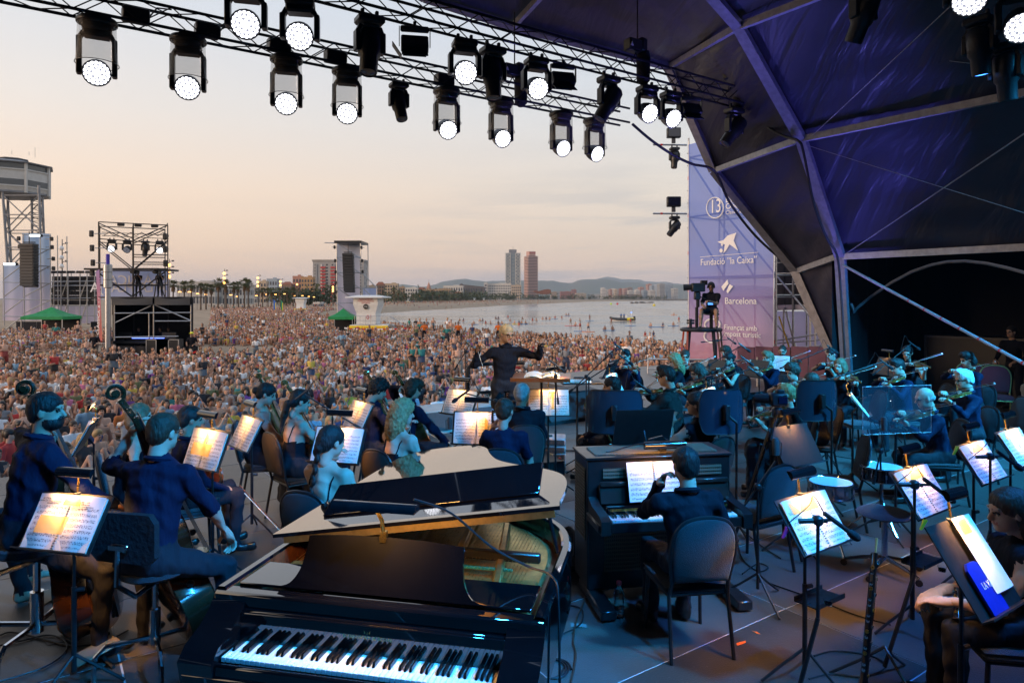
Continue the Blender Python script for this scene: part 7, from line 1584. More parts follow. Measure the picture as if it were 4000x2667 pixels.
S('between frizzy violinist and middle shield',2782,1562,-54,z=1.0,power=8,marks=((.0,.06,.03,.12),))
S('edge-on near the clear screen',3352,1582,-68,z=1.02,tilt=40,power=5,roll=-4)
S('empty, desk glowing under its lamp',3112,1738,-32,z=.98,sheet=False,tilt=30,power=10,w=.55,hgt=.38)
S('at right with pink clothes peg',3180,2035,-35,z=.98,tilt=35,tray=True,power=14,marks=((-.06,.10,.26,.07),))
S('with lime clothes peg near the stool',3600,1915,-35,z=1.0,tilt=35,tray=True,power=13,marks=((-.04,.11,.26,.06),))
S('behind the lime-pegged stand',3836,1803,-35,z=1.0,tilt=35,power=12,marks=((-.03,.11,.24,.06),))
S('at the right edge, cut by the frame',3978,1745,-35,z=1.0,tilt=35,power=12,marks=((-.1,.11,.16,.06),))
S('of the concertmaster, seen from behind',2385,1440,118,z=1.12,tilt=25,sheet=False,power=4,lamp=False)
S('in front of the sleeveless violinist',2790,1440,72,z=1.05,tilt=25,sheet=False,lamp=False)
S('before the upright violinist',2955,1440,70,z=1.05,tilt=25,sheet=False,lamp=False)
S('before the goateed violinist',3035,1420,40,z=1.05,tilt=25,lamp=False)
S('before the dark-haired man at right',3462,1432,75,z=1.1,tilt=25,lamp=True,sheet=False,power=4)
S('tall black one above the celesta',2512,1668,172,z=1.18,tilt=22,sheet=False,lamp=False,w=.52,hgt=.36)
# foreground right: folder stand with blue booklet
c=gr(3810,2205,1.02);M_=desk_frame(c,-42,34)@Matrix.Rotation(R(-6),4,'Z')
mstd('with blue booklet in the bottom right corner',c,-42,34,sheet=False,w=.56,hgt=.44,roll=-6,power=10,lamp_dx=.02)
o=uv_grid_mesh('sheet_music',lambda a,b:Vector(((a-.5)*.24,(b-.5)*.36,.012+.010*math.sin(PI*a))),8,6,'paper_plain');set_mat(o,M_@Matrix.Translation((.10,.04,.012)));tag(o,'spiral-bound white part standing on the bottom right stand','sheet music','open scores on the stands')
MB().box((-.055,.13,.028),(.10,.07,.0015)).bd('yellow_marker_patch','marker_yellow',o)
o=th('booklet','dark blue booklet with white lettering on bottom right stand','booklet',M_@Vector((-.06,-.10,.02)));mb=MB();pl_=[(-.10,-.11),(.10,-.11),(.10,.10),(.02,.12),(-.07,.12),(-.10,.09)];mb.prism(pl_,.0,.012,M_@Matrix.Translation((-.07,-.10,.008)));mb.bd('cover','blue_cover',o,wd=True,sm=False)
txm('lettering','LA VAN',.045,M_@Matrix.Translation((-.04,-.09,.022)),'print_white',o,.0008)
for lb,x,y,Y,m_ in[('pink clothes peg clipped on the right-hand stand',3068,2078,3.95,'pink_clip'),('lime green clothes peg on the stand near the stool',3606,2048,4.4,'lime_clip'),('yellow clothes peg on the stand behind',3733,1758,5.2,'lime_clip')]:
 p=at(x,y,Y);t=th('clothes_peg',lb,'peg',p,0,'clothes pegs')
 for q in(-.006,.006):
  MB().box((q,0,0),(.008,.012,.07),Matrix.Rotation(R(25+q*900),3,'Y')).bd('jaw',m_,t)
  # titles on the nearest score
for sh in[o for o in bpy.data.objects if o.name.startswith('sheet_music')and 'left foreground' in o.get('label','')]:
 Mq=pmx(sh)
 for tx,x,y,s in(('SLOVANSK\u00c9 TANCE',-.11,.125,.019),('SLAWISCHE T\u00c4NZE-SLAVONIC DANCES\nDANSES SLAVES',-.11,.105,.012),('Suite\naus dem Ballett\nDer Nu\u00dfknacker',.10,.118,.014),('II. Danses Caract\u00e9ristiques\na) Marche',.11,.085,.013)):txm('lettering',tx,s,Mq@Matrix.Translation((x,y,.034)),'print_black',sh,.0004)
 # -- microphones
def mic(who,tx,ty,jx,jy,Y,Yj=None,head='pencil',fx=None,**k):
 Yj=Yj or Y;tip,jn=at(tx,ty,Y),at(jx,jy,Yj);ft=at(fx if fx else jx,jy,Yj);mic_stand(who,(ft.x,ft.y,0),jn,tip,head,**k)
mic('over the woman with a long ponytail',1185,1538,1298,1606,6.9);mic('in front of the podium, left',1815,1535,1935,1566,7.6);mic('beside the podium rail',1834,1347,1819,1372,10.2)
mic('high beside the concertmaster, upper one',2413,1352,2290,1470,9.3);mic('high beside the concertmaster, lower one',2432,1396,2300,1480,8.9);mic('above the left dark shield',2495,1498,2425,1566,7.6);mic('by the conductor desk lamp',2165,1420,2170,1470,8.0)
mic('under the camera operator chair',2897,1349,2770,1425,10.6);mic('above the sleeveless violinist',2906,1400,2780,1455,9.9);mic('over the middle dark shield',2933,1440,2760,1497,9.2);mic('beside the tall camera crane leg',2850,1325,2800,1330,14)
mic('by the pixie-haired violinist',3242,1357,3120,1408,11);mic('long boom left of the young dark-haired man',3449,1413,3232,1483,9.2);mic('above the woman with bun and glasses',3561,1342,3470,1415,11.2)
mic('at the pink-pegged stand',3255,2030,3195,2032,3.6,fx=3090,back=.02);mic('at the lime-pegged stand',3640,1893,3572,1892,4.1,fx=3455,back=.02);mic('at the hindmost right stand',3920,1780,3868,1782,4.9,fx=3800,back=.02)
mic('low near the woman with topknot',1757,1690,1840,1690,7.6,head='large');mic('low behind the snare drums',3453,1700,3440,1760,6.6,head='large');mic('in front of the photo camera tripod',3030,1800,2960,1900,5.2,head='large')
# -- grand piano
PO=(-1.437,2.997);pn=th('grand_piano','black concert grand piano with lid slightly raised, foreground centre','piano',(*PO,0),hrot(12))
OUT=[Vector((0,.22,0)),Vector((0,2.42,0)),Vector((.03,2.60,0)),Vector((.16,2.72,0)),Vector((.38,2.74,0)),Vector((.60,2.68,0)),Vector((.74,2.52,0)),Vector((.83,2.28,0)),Vector((.95,2.02,0)),Vector((1.13,1.80,0)),Vector((1.34,1.60,0)),Vector((1.50,1.38,0)),Vector((1.565,1.12,0)),Vector((1.57,.80,0)),Vector((1.57,.22,0))]
curve=[OUT[0]]+cml(OUT[1:-1],4)+[OUT[-1]]
def inset(P,d):
 Q=[]
 for i,p in enumerate(P):
  a,b=P[max(i-1,0)],P[min(i+1,len(P)-1)];t=(b-a).normalized();Q.append(p+Vector((t.y,-t.x,0))*d)
 return Q
inn=inset(curve,.055);k=len(curve)
def wall(A,B,z0,z1,mb,flip=False):
 mb.add([Vector((p.x,p.y,z0))for p in A]+[Vector((p.x,p.y,z1))for p in A],[((i,i+1,len(A)+i+1,len(A)+i)if not flip else(len(A)+i,len(A)+i+1,i+1,i))for i in range(len(A)-1)])
mb=MB();wall(curve,None,.64,.945,mb,True)
c2=inset(curve,.012);i2=inset(curve,.043)
mb.add([Vector((p.x,p.y,.945))for p in curve]+[Vector((p.x,p.y,.96))for p in c2],[(i,i+1,k+i+1,k+i)for i in range(k-1)]);mb.add([Vector((p.x,p.y,.96))for p in c2]+[Vector((p.x,p.y,.96))for p in i2],[(i,i+1,k+i+1,k+i)for i in range(k-1)]);mb.add([Vector((p.x,p.y,.96))for p in i2]+[Vector((p.x,p.y,.95))for p in inn],[(i,i+1,k+i+1,k+i)for i in range(k-1)])
mb.add([Vector((p.x,p.y,.64))for p in curve],[tuple(range(k))]);mb.bd('outer_rim','lacquer',pn,ang=60)
mb=MB();wall(inn,None,.80,.95,mb);mb.bd('inner_rim','mahogany',pn)
MB().add([Vector((p.x,p.y,.83))for p in inn],[tuple(range(k))[::-1]]).bd('soundboard','soundboard',pn)
pin=inset(curve,.13);pi_=[p for p in pin if p.y>.48];pi_=[Vector((pi_[0].x,.48,0))]+pi_+[Vector((pi_[-1].x,.48,0))]
mb=MB();kk=len(pi_);mb.add([Vector((p.x,p.y,.865))for p in pi_],[tuple(range(kk))[::-1]])
for x0,y0,x1,y1 in((.35,.5,.28,2.5),(.72,.5,.55,2.4),(1.02,.5,.85,1.9),(1.28,.5,1.12,1.5)):mb.beam((x0,y0,.90),(x1,y1,.90),.045,.05,ch=.01)
mb.box((.78,.66,.885),(1.34,.14,.03),ch=.01);mb.bd('iron_plate','gold_plate',pn)
mb=MB()
for i in range(64):t=i/63;x=.16+1.22*t;L_=2.30-1.45*t**.8;mb.tube([(x,.62,.925),(x-.10*(1-t),.62+L_*.78,.915)],.0014,3)
mb.bd('string_set','brass',pn)
MB().box((.80,.93,.935),(1.25,.045,.05),ch=.008).bd('damper_row','ebony',pn)
MB().box((1.05,.80,.912),(.5,.02,.01)).bd('felt_strip','felt_green',pn);MB().box((1.22,.56,.90),(.3,.03,.02)).bd('felt_strip','felt_red',pn)
# keyboard
MB().box((.785,.14,.665),(1.56,.36,.05),ch=.01).bd('keybed','lacquer',pn);MB().box((.785,-.015,.69),(1.25,.03,.09),ch=.008).bd('key_slip','lacquer',pn)
me=None;kw_=1.228/52
for i in range(52):
 if me is None:b0=MB();b0.box((0,0,0),(kw_-.0012,.150,.022),ch=.002);o=b0.bd('white_key','ivory_key',pn);me=o.data
 else:o=bpy.data.objects.new('white_key',me);COL.objects.link(o);o.parent=pn
 o.location=(.171+kw_*(i+.5),.085,.740)
me=None
for i in range(51):
 if(i+5)%7 in(0,1,3,4,5)and i<51:
  if me is None:b0=MB();b0.add([Vector(q)for q in((-.0058,-.048,-.006),(.0058,-.048,-.006),(.0058,.048,-.006),(-.0058,.048,-.006),(-.0045,-.038,.012),(.0045,-.038,.012),(.0045,.048,.012),(-.0045,.048,.012))],[(0,1,5,4),(1,2,6,5),(2,3,7,6),(3,0,4,7),(4,5,6,7)]);o=b0.bd('black_key','ebony_key',pn,sm=False);me=o.data
  else:o=bpy.data.objects.new('black_key',me);COL.objects.link(o);o.parent=pn
  o.location=(.171+kw_*(i+1),.112,.757)
MB().box((.785,.172,.80),(1.24,.018,.15),ch=.003).bd('fallboard','lacquer',pn)
MB().box((.785,.235,.905),(1.57,.08,.085),ch=.012).box((.785,.195,.872),(1.25,.04,.02),ch=.006).bd('name_rail','lacquer',pn)
txm('lettering','STEINWAY & SONS',.020,pmx(pn)@basis((.785,.1625,.822),(1,0,0),(0,0,1)),'print_gold',pn,.0006,sx=1.35)
MB().tube([(.775,.163,.842),(.770,.165,.854),(.778,.166,.864)],.0022,4).tube([(.795,.163,.842),(.800,.165,.854),(.792,.166,.864)],.0022,4).tube([(.785,.163,.838),(.785,.166,.862)],.0016,4).bd('lyre_emblem','print_gold',pn)
for x in(.0,1.405):
 mb=MB();pf=[(-.03,.64),(-.05,.74),(.0,.79),(.10,.83),(.17,.88),(.22,.945),(.26,.945),(.26,.64)];M2=Matrix(((0,0,1,x),(1,0,0,0),(0,1,0,0),(0,0,0,1)));mb.prism([(y,z)for y,z in pf],0,.165,M2);mb.bd('arm','lacquer',pn,ang=25)
for x in(.30,1.28):
 MB().box((x,.405,.955),(.43,.26,.014),ch=.004).bd('music_shelf','lacquer',pn)
 # music desk, cut with scooped flanks
dk=cml([Vector(q)for q in((.0,.0,0),(.06,.02,0),(.10,.08,0),(.115,.16,0),(.118,.235,0))],4);top_=[(.118,.235),(.30,.248),(.50,.252),(.70,.248),(.88,.235)]
poly_=[(p.x,p.y)for p in dk]+top_[1:-1]+[(1.0-p.x,p.y)for p in dk[::-1]]
MB().prism(poly_,-.010,.010,basis((.29,.27,.962),(1,0,0),(0,.42,1))).bd('music_desk','lacquer',pn,ang=25)
# lid hinged on the straight side
al=R(9.2);Ml=Matrix.Translation((0,0,1.005))@Matrix.Rotation(-al,4,'Y')
lp=[p for p in curve if p.y>=.79];lp=[Vector((-.012,.725,0))]+lp+[Vector((1.58,.725,0))];poly_=[(p.x+(0.0),p.y)for p in lp][::-1]
MB().prism(poly_,.006,.026,Ml).bd('lid','lacquer',pn,ang=25)
MB().box(Ml@Vector((.80,1.09,.085)),(1.27,.27,.018),(Ml.to_3x3()@Matrix.Rotation(R(24),3,'X')),ch=.004).bd('folded_flap','lacquer',pn)
MB().box(Ml@Vector((.80,.732,-.012)),(1.5,.012,.034),Ml.to_3x3()).bd('lid_hinge','gold_plate',pn)
MB().tube([(1.50,1.02,.94),Ml@Vector((1.47,.95,0))],.011,7).bd('prop_stick','lacquer_satin',pn)
for x,y in((.14,.42),(1.43,.42),(.42,2.35)):
 MB().lathe([(.055,.08),(.05,.10),(.07,.45),(.085,.60),(.09,.64)],12,(x,y,0)).bd('leg','lacquer',pn);MB().lathe([(.045,.0),(.05,.04),(.03,.09)],10,(x,y,0)).bd('caster','brass',pn)
mb=MB();mb.box((.785,.42,.16),(.30,.10,.10),ch=.01)
for x in(.70,.87):mb.tube([(x,.42,.20),(x,.42,.64)],.014,7)
for x in(.71,.785,.86):mb.box((x,.33,.12),(.03,.12,.012))
mb.bd('pedal_lyre','lacquer',pn)
t=th('stand_lamp','black bar lamp clipped to the grand piano music desk','lamp',in_world(pn,(.78,.36,1.20)),hrot(12),'clip-on stand lamps')
n=9;prof=[(math.cos(PI*i/(n-1))*.040,math.sin(PI*i/(n-1))*.034)for i in range(n)];V_=[]
for xx in(-.20,.20):V_+=[Vector((xx,-.10+p[0],.155+p[1]))for p in prof]
MB().add(V_,[(i,i+1,n+i+1,n+i)for i in range(n-1)]+[tuple(range(n)),tuple(range(n,2*n))[::-1]]).bd('lamp_shade','lacquer_satin',t,ang=50)
MB().tube([(0,0,0),(0,-.02,.08),(0,-.09,.16)],.010,7).box((0,.0,.0),(.03,.03,.05)).bd('arm','brass',t);MB().tube([(-.16,-.10,.155),(.16,-.10,.155)],.009,6).bd('bulb','bulb_warm',t)
ld=bpy.data.lights.new('lamp_glow','AREA');ld.shape='RECTANGLE';ld.size=.34;ld.size_y=.05;ld.energy=12;ld.color=(1,.5,.15);lo_=bpy.data.objects.new('lamp_glow',ld);COL.objects.link(lo_);lo_.parent=t;lo_.location=(0,-.10,.145);lo_.rotation_euler=(R(35),0,0)
cable('lamp_cable','blue-black twisted lamp cable draped from piano lamp across the strings',[in_world(pn,q)for q in((.95,.30,1.40),(1.08,.45,1.30),(1.25,.55,1.12),(1.42,.58,1.03),(1.555,.50,1.02),(1.59,.45,.90),(1.60,.44,.3),(1.62,.42,.02))],.006,'cable',5,'cables lying on the deck')
# -- celesta
cs=th('celesta','black celesta keyboard with grilles and lit score, centre right','celesta',(.575,5.20,0),hrot(-9));CW,CD,CH=1.16,.40,1.09
mat('celesta_black',(.014,.013,.014),.35,coat=.3,noise=(12,.35));mat('celesta_panel',(.025,.020,.018),.32,coat=.3,noise=(10,.4));mat('lattice',(.20,.17,.12),.5,.4)
MB().box((CW/2,CD/2,.58),(CW,CD,1.0),ch=.012).bd('cabinet','celesta_black',cs);MB().box((CW/2,CD/2,1.085),(CW+.03,CD+.03,.02),ch=.006).bd('top_board','celesta_black',cs)
def lattice(o0,ax,ay,nx,ny,w,h,name):
 mb=MB();ax,ay=Vector(ax),Vector(ay);nn=ax.cross(ay);Rr=Matrix((ax,ay,nn)).transposed()
 for i in range(nx):mb.box(Vector(o0)+ax*w*(i+.5)/nx+ay*h/2,(w/nx*.45,h,.006),Rr)
 for j in range(ny):mb.box(Vector(o0)+ax*w/2+ay*h*(j+.5)/ny+nn*.004,(w,h/ny*.45,.006),Rr)
 return mb.bd(name,'lattice',cs,sm=False)
lattice((.08,.06,1.098),(1,0,0),(0,1,0),40,9,CW-.16,CD-.12,'top_grille');lattice((-.004,CD-.05,.45),(0,-1,0),(0,0,1),8,22,CD-.10,.55,'side_grille');lattice((.13,-.004,.22),(1,0,0),(0,0,1),40,10,CW-.5,.30,'lower_grille')
for x0 in(.12,.82):lattice((x0,-.006,.93),(1,0,0),(0,0,1),16,3,.26,.08,'upper_grille')
for x0,w in((.08,.36),(.78,.34)):
 MB().box((x0+w/2,-.03,.82),(w,.05,.15),Matrix.Rotation(R(-14),3,'X'),ch=.008).bd('desk_panel','celesta_panel',cs);MB().box((x0+w/2,-.045,.90),(w*.98,.03,.035),ch=.006).bd('desk_ledge','celesta_panel',cs)
MB().box((CW/2,-.16,.655),(CW+.02,.34,.06),ch=.01).bd('keybed','celesta_black',cs);MB().box((CW/2,-.335,.665),(CW-.16,.02,.07),ch=.005).bd('key_slip','celesta_black',cs)
for x in(.04,CW-.04):
 MB().prism([(-.36,.62),(-.36,.72),(-.30,.745),(-.10,.76),(.0,.80),(.0,.62)],x-.035,x+.035,Matrix(((0,0,1,0),(1,0,0,0),(0,1,0,0),(0,0,0,1)))).bd('arm','celesta_black',cs,ang=25)
me=None;kc=(CW-.20)/42
for i in range(42):
 if me is None:b0=MB();b0.box((0,0,0),(kc-.001,.135,.02),ch=.002);o=b0.bd('white_key','ivory_key',cs);me=o.data
 else:o=bpy.data.objects.new('white_key',me);COL.objects.link(o);o.parent=cs
 o.location=(.10+kc*(i+.5),-.245,.70)
me=None
for i in range(41):
 if i%7 in(0,1,3,4,5):
  if me is None:b0=MB();b0.box((0,0,0),(kc*.5,.085,.02),ch=.002);o=b0.bd('black_key','ebony_key',cs);me=o.data
  else:o=bpy.data.objects.new('black_key',me);COL.objects.link(o);o.parent=cs
  o.location=(.10+kc*(i+1),-.215,.716)
MB().box((CW/2,-.155,.735),(CW-.2,.05,.06),ch=.01).bd('fallboard','lacquer',cs);MB().box((CW/2,-.183,.745),(CW-.24,.004,.018)).bd('brass_strip','brass',cs)
for x in(.06,CW-.06):
 MB().box((x,-.05,.05),(.12,.62,.07),ch=.01).bd('foot','celesta_black',cs)
 for y in(-.30,.22):
  MB().cyl((x-.02,y,.02),(x+.02,y,.02),.02,10).bd('caster','brass',cs)
Mc=pmx(cs)@basis((.50,-.085,.92),(1,0,0),(0,.30,.95));o=uv_grid_mesh('sheet_music',lambda a,b:Vector(((a-.5)*.42,(b-.5)*.29,.010+.012*math.sin(PI*min(a,1-a)*2)**2)),12,5,'sheet_print_wide');set_mat(o,Mc);tag(o,'open spiral score glowing warm on the celesta','sheet music','open scores on the stands')
mb=MB()
for i in range(22):mb.box((0,(i/21-.5)*.28,.018),(.012,.004,.006))
mb.bd('spiral_binding','black_plastic',o);MB().box((0,0,.002),(.415,.285,.010)).bd('page_block','page_edge',o)
t=th('stand_lamp','long black bar lamp lying on top of the celesta','lamp',in_world(cs,(.62,.04,1.11)),hrot(-9),'clip-on stand lamps');MB().lathe([(.0,-.17),(.03,-.165),(.033,.165),(0,.17)],12,(0,-.03,.06),Matrix.Rotation(R(90),3,'Y')).bd('lamp_shade','lacquer_satin',t);MB().tube([(.05,.03,.09),(0,.02,.12),(-.10,.05,.09)],.006,6).bd('arm','chrome',t);MB().box((0,.02,.02),(.05,.05,.03)).bd('clip','black_plastic',t)
ld=bpy.data.lights.new('lamp_glow','AREA');ld.shape='RECTANGLE';ld.size=.3;ld.size_y=.04;ld.energy=2.4;ld.color=(1,.47,.14);lo_=bpy.data.objects.new('lamp_glow',ld);COL.objects.link(lo_);lo_.parent=t;lo_.location=(-.12,-.16,.055);lo_.rotation_euler=(R(28),0,0)
cable('lamp_cable','thin cable running from the celesta lamp along its top',[in_world(cs,q)for q in((.55,.05,1.20),(.40,.10,1.16),(.25,.12,1.115),(.18,.11,1.11))],.005,'cable',5,'cables lying on the deck')
# -- acoustic shields
def shield(who,x,y,Y,h,w=.62,hgt=.44,zf=0.0):
 c=at(x,y,Y);t=th('acoustic_shield',f'curved dark acoustic shield {who}','acoustic shield',(c.x,c.y,zf),hrot(h),'acoustic shields');z=c.z;mb=MB();ns=14;rr=.42
 def pt(a,b):
  an=(a-.5)*w/rr;zz_=(b-.5)*hgt;e=abs(a-.5)*2;sh=1-.0*e
  cut=max(0,e-.72)/.28;zz_*=math.sqrt(max(.05,1-cut*cut*.75));return Vector((rr*math.sin(an),rr*(math.cos(an)-1)*-1,z+zz_))
 mb.grid(pt,18,10);V0=[Vector(q)for q in mb.v];mb.add([q+Vector((0,.012,0))for q in V0],[f[::-1]for f in mb.f[:180]]);mb.bd('shell','shield',t,ang=60)
 edge=[pt(i/18,0)for i in range(19)]+[pt(1,j/10)for j in range(1,11)]+[pt(1-i/18,1)for i in range(1,19)]+[pt(0,1-j/10)for j in range(1,10)];MB().tube([q+Vector((0,.006,0))for q in edge],.009,5,closed=True).bd('edge_trim','black_plastic',t)
 MB().grid(lambda a,b:pt(.06+.88*a,.05+.9*b)+Vector((0,.02+.02*math.sin(a*60)*0,0)),14,4).bd('foam_lining','black_cloth',t)
 MB().box((0,-.03,z),(.06,.06,.16),ch=.01).tube([(0,-.04,z-.02),(.10,-.05,z-.10)],.014,6).bd('clamp','black_plastic',t)
 MB().tube([(.10,-.05,z-.10),(.10,-.04,.06)],.013,7).bd('pole','black_metal',t)
 for i in range(3):
  a=.4+i*2*PI/3;MB().tube([(.10,-.04,.10),(.10+.25*math.cos(a),-.04+.25*math.sin(a),.01)],.011,6).bd('foot','black_metal',t)
shield('behind the young man left of celesta',2400,1612,6.9,8);shield('behind the long black-haired woman',2832,1610,6.8,-12,w=.50);shield('behind the crop-haired man',3206,1566,7.5,-8,w=.50)
# clear screen
c=at(3505,1600,6.9);t=th('clear_screen','large rectangular clear acrylic screen in front of bald viola player','acrylic screen',(c.x,c.y,0),hrot(-10));MB().box((0,0,c.z),(.78,.006,.48)).bd('acrylic_sheet','plexi',t)
mb=MB()
for q in((-.39,-.24,.39,-.24),(.39,-.24,.39,.24),(.39,.24,-.39,.24),(-.39,.24,-.39,-.24)):mb.tube([(q[0],0,c.z+q[1]),(q[2],0,c.z+q[3])],.003,4)
mb.bd('bright_edge','white_plastic',t);MB().tube([(0,.02,c.z-.22),(0,.02,.08)],.013,7).box((0,.02,c.z-.21),(.14,.03,.03)).bd('pole','black_metal',t)
for i in range(3):
 a=.4+i*2*PI/3;MB().tube([(0,.02,.10),(.25*math.cos(a),.02+.25*math.sin(a),.01)],.011,6).bd('foot','black_metal',t)
 # -- drums, stool, woodwinds
def snare(label,x,y,z=.62,r=.18):
 c=gr(x,y,z);t=th('snare_drum',label,'drum',(c.x,c.y,0),0,'snare drums');h_=.14;MB().lathe([(r*.97,z-h_+.01),(r*.97,z-.01)],26).bd('shell','chrome' if 'chrome' in label else 'lacquer',t)
 MB().lathe([(r*.98,z-.004),(0,z-.002)],26).bd('drum_head','drum_head',t)
 for zz_ in(z-.008,z-h_+.008):
  MB().tube([(r*1.02*math.cos(a*PI/13),r*1.02*math.sin(a*PI/13),zz_)for a in range(26)],.008,5,closed=True).bd('hoop','chrome',t)
 for i in range(10):
  a=i*PI/5;MB().tube([(r*1.03*math.cos(a),r*1.03*math.sin(a),z-.005),(r*1.03*math.cos(a),r*1.03*math.sin(a),z-h_+.005)],.004,5).box((r*1.02*math.cos(a),r*1.02*math.sin(a),z-h_/2),(.018,.018,.04)).bd('lug','chrome',t)
 MB().tube([(0,0,z-h_),(0,0,.15)],.014,7).bd('stand_pole','chrome',t)
 for i in range(3):
  a=.5+i*2*PI/3;MB().tube([(0,0,.32),(.30*math.cos(a),.30*math.sin(a),.01)],.010,6).bd('stand_leg','chrome',t);MB().tube([(0,0,z-h_-.02),(r*.9*math.cos(a),r*.9*math.sin(a),z-h_+.01)],.007,5).bd('basket_arm','chrome',t)
snare('chrome shelled snare drum, nearer of the two',3245,1878,.64,.185);snare('dark shelled snare drum, farther of the two',3445,1818,.66,.185)
c=gr(3455,2235,0);t=th('office_stool','empty black swivel chair with five-star chrome base by the drums','chair',(c.x,c.y,0),hrot(-60));MB().ell((0,0,.50),(.23,.22,.035),16,8).bd('seat','chair_fabric',t);MB().ell((0,-.22,.72),(.20,.03,.14),14,8).bd('backrest','black_cloth',t);MB().tube([(0,-.23,.68),(0,-.20,.5),(0,-.05,.46)],.014,6).bd('back_bar','black_metal',t);MB().tube([(0,0,.47),(0,0,.12)],.025,9).bd('column','chrome',t)
for i in range(5):
 a=i*2*PI/5+.3;MB().tube([(0,0,.13),(.17*math.cos(a),.17*math.sin(a),.10),(.31*math.cos(a),.31*math.sin(a),.06)],[.02,.016,.012],6).bd('base_arm','chrome',t);MB().cyl((.31*math.cos(a)-.012,.31*math.sin(a),.03),(.31*math.cos(a)+.012,.31*math.sin(a),.03),.028,9).bd('caster','black_plastic',t)
def woodwind(label,x0,y0,x1,y1,Y,reed=True,r=.014):
 a,b=at(x0,y0,Y),at(x1,y1,Y-.1);t=th('oboe',label,'oboe',b,0,'woodwinds');d=(a-b).normalized();L_=(a-b).length;MB().tube([b,b+d*L_*.06,b+d*L_*.5,b+d*L_*.9],[r*1.9,r*1.3,r,r*.85],9).bd('bore','ebony',t,wd=True)
 X=d.cross(Vector((0,1,0))).normalized()
 for i in range(22):
  c_=b+d*L_*(.08+.036*i)+X*r*.9*(1 if i%3 else-1)-Vector((0,r*.8,0));MB().lathe([(0,-.004),(.009,-.004),(.009,.004),(0,.005)],8,c_,frame_z((X*(1 if i%3 else-1)-Vector((0,1,0))).normalized())).bd('key','chrome' if i%4 else 'brass',t,wd=True)
 MB().tube([b+d*L_*.10-X*r*1.3,b+d*L_*.75-X*r*1.3],.0025,4).tube([b+d*L_*.10+X*r*1.3,b+d*L_*.8+X*r*1.3],.0025,4).bd('key_rod','chrome',t,wd=True)
 if reed:MB().tube([b+d*L_*.9,b+d*L_],[.004,.006],6).bd('reed','wood_reed',t,wd=True)
woodwind('english horn with straw reed standing on its peg, right foreground',3425,2100,3372,2680,3.45);woodwind('second oboe half hidden behind the right-hand stand pole',3735,2280,3740,2420,3.75,False)
for lb,x,y,Y in(('small glass of water on the tray of pink-pegged stand',3235,2362,3.75),('small glass of water on the tray of lime-pegged stand',3680,2230,4.1)):
 p=at(x,y,Y);t=th('water_glass',lb,'glass',p,0,'water glasses');MB().lathe([(0,0),(.020,0),(.024,.03),(.023,.03),(.019,.003),(0,.003)],14).bd('glass','clear',t);MB().lathe([(0,.004),(.019,.004),(.0205,.016),(0,.016)],14).bd('water','clear',t)
 # bottles, cases, monitors
for lb,x,y in(('water bottle with red cap on the floor by the celesta',2418,2408),('water bottle beside the grey-haired viola player',2187,1865),('water bottle on the floor behind the snare drums',3378,1830),('water bottle near the clear screen foot',3238,1720)):bottle(lb,gr(x,y,.002),1.15)
t=th('pa_box','low pale grey loudspeaker box row at the stage front edge','loudspeaker',uvz(4.7,10.6,0),TH,'stage edge boxes');MB().add([Vector(q)for q in((0,-.35,0),(2.6,-.35,0),(2.6,.35,0),(0,.35,0),(0,-.05,.34),(2.6,-.05,.34),(2.6,.33,.40),(0,.33,.40))],[(0,1,5,4),(1,2,6,5),(2,3,7,6),(3,0,4,7),(4,5,6,7)]).bd('cabinet','skirt_grey',t,sm=False);mb=MB();mb.add([Vector(q)for q in((.1,-.33,.035),(2.5,-.33,.035),(2.5,-.08,.315),(.1,-.08,.315))],[(0,1,2,3)]);mb.v=[tuple(Vector(q)+Vector((0,-.01,.008)))for q in mb.v];mb.bd('grille','grey_plastic',t,sm=False)
t=th('pa_box','dark wedge loudspeaker between podium and left dark shield','loudspeaker',uvz(7.6,10.2,0),TH,'stage edge boxes');MB().add([Vector(q)for q in((0,-.45,0),(1.6,-.45,0),(1.6,.4,0),(0,.4,0),(0,.0,.5),(1.6,.0,.5),(1.6,.38,.55),(0,.38,.55))],[(0,1,5,4),(1,2,6,5),(2,3,7,6),(3,0,4,7),(4,5,6,7)]).bd('cabinet','black_plastic',t,sm=False);mb=MB();mb.add([Vector(q)for q in((.1,-.43,.05),(1.5,-.43,.05),(1.5,-.03,.46),(.1,-.03,.46))],[(0,1,2,3)]);mb.v=[tuple(Vector(q)+Vector((0,-.01,.008)))for q in mb.v];mb.bd('grille','grey_plastic',t,sm=False)
for i in range(4):
 c=gr(2150,1815,0)+Vector((0,0,.10*i));t=th('stage_box',f'flat grey audio box in the stack by the podium, {["bottom","second","third","top"][i]} one','audio box',c,hrot(5),'stacked audio boxes');MB().box((0,0,.05),(.42,.36,.092),ch=.008).bd('case','pale_frame',t);MB().box((0,-.182,.05),(.38,.006,.06)).bd('front_panel','grey_plastic',t)
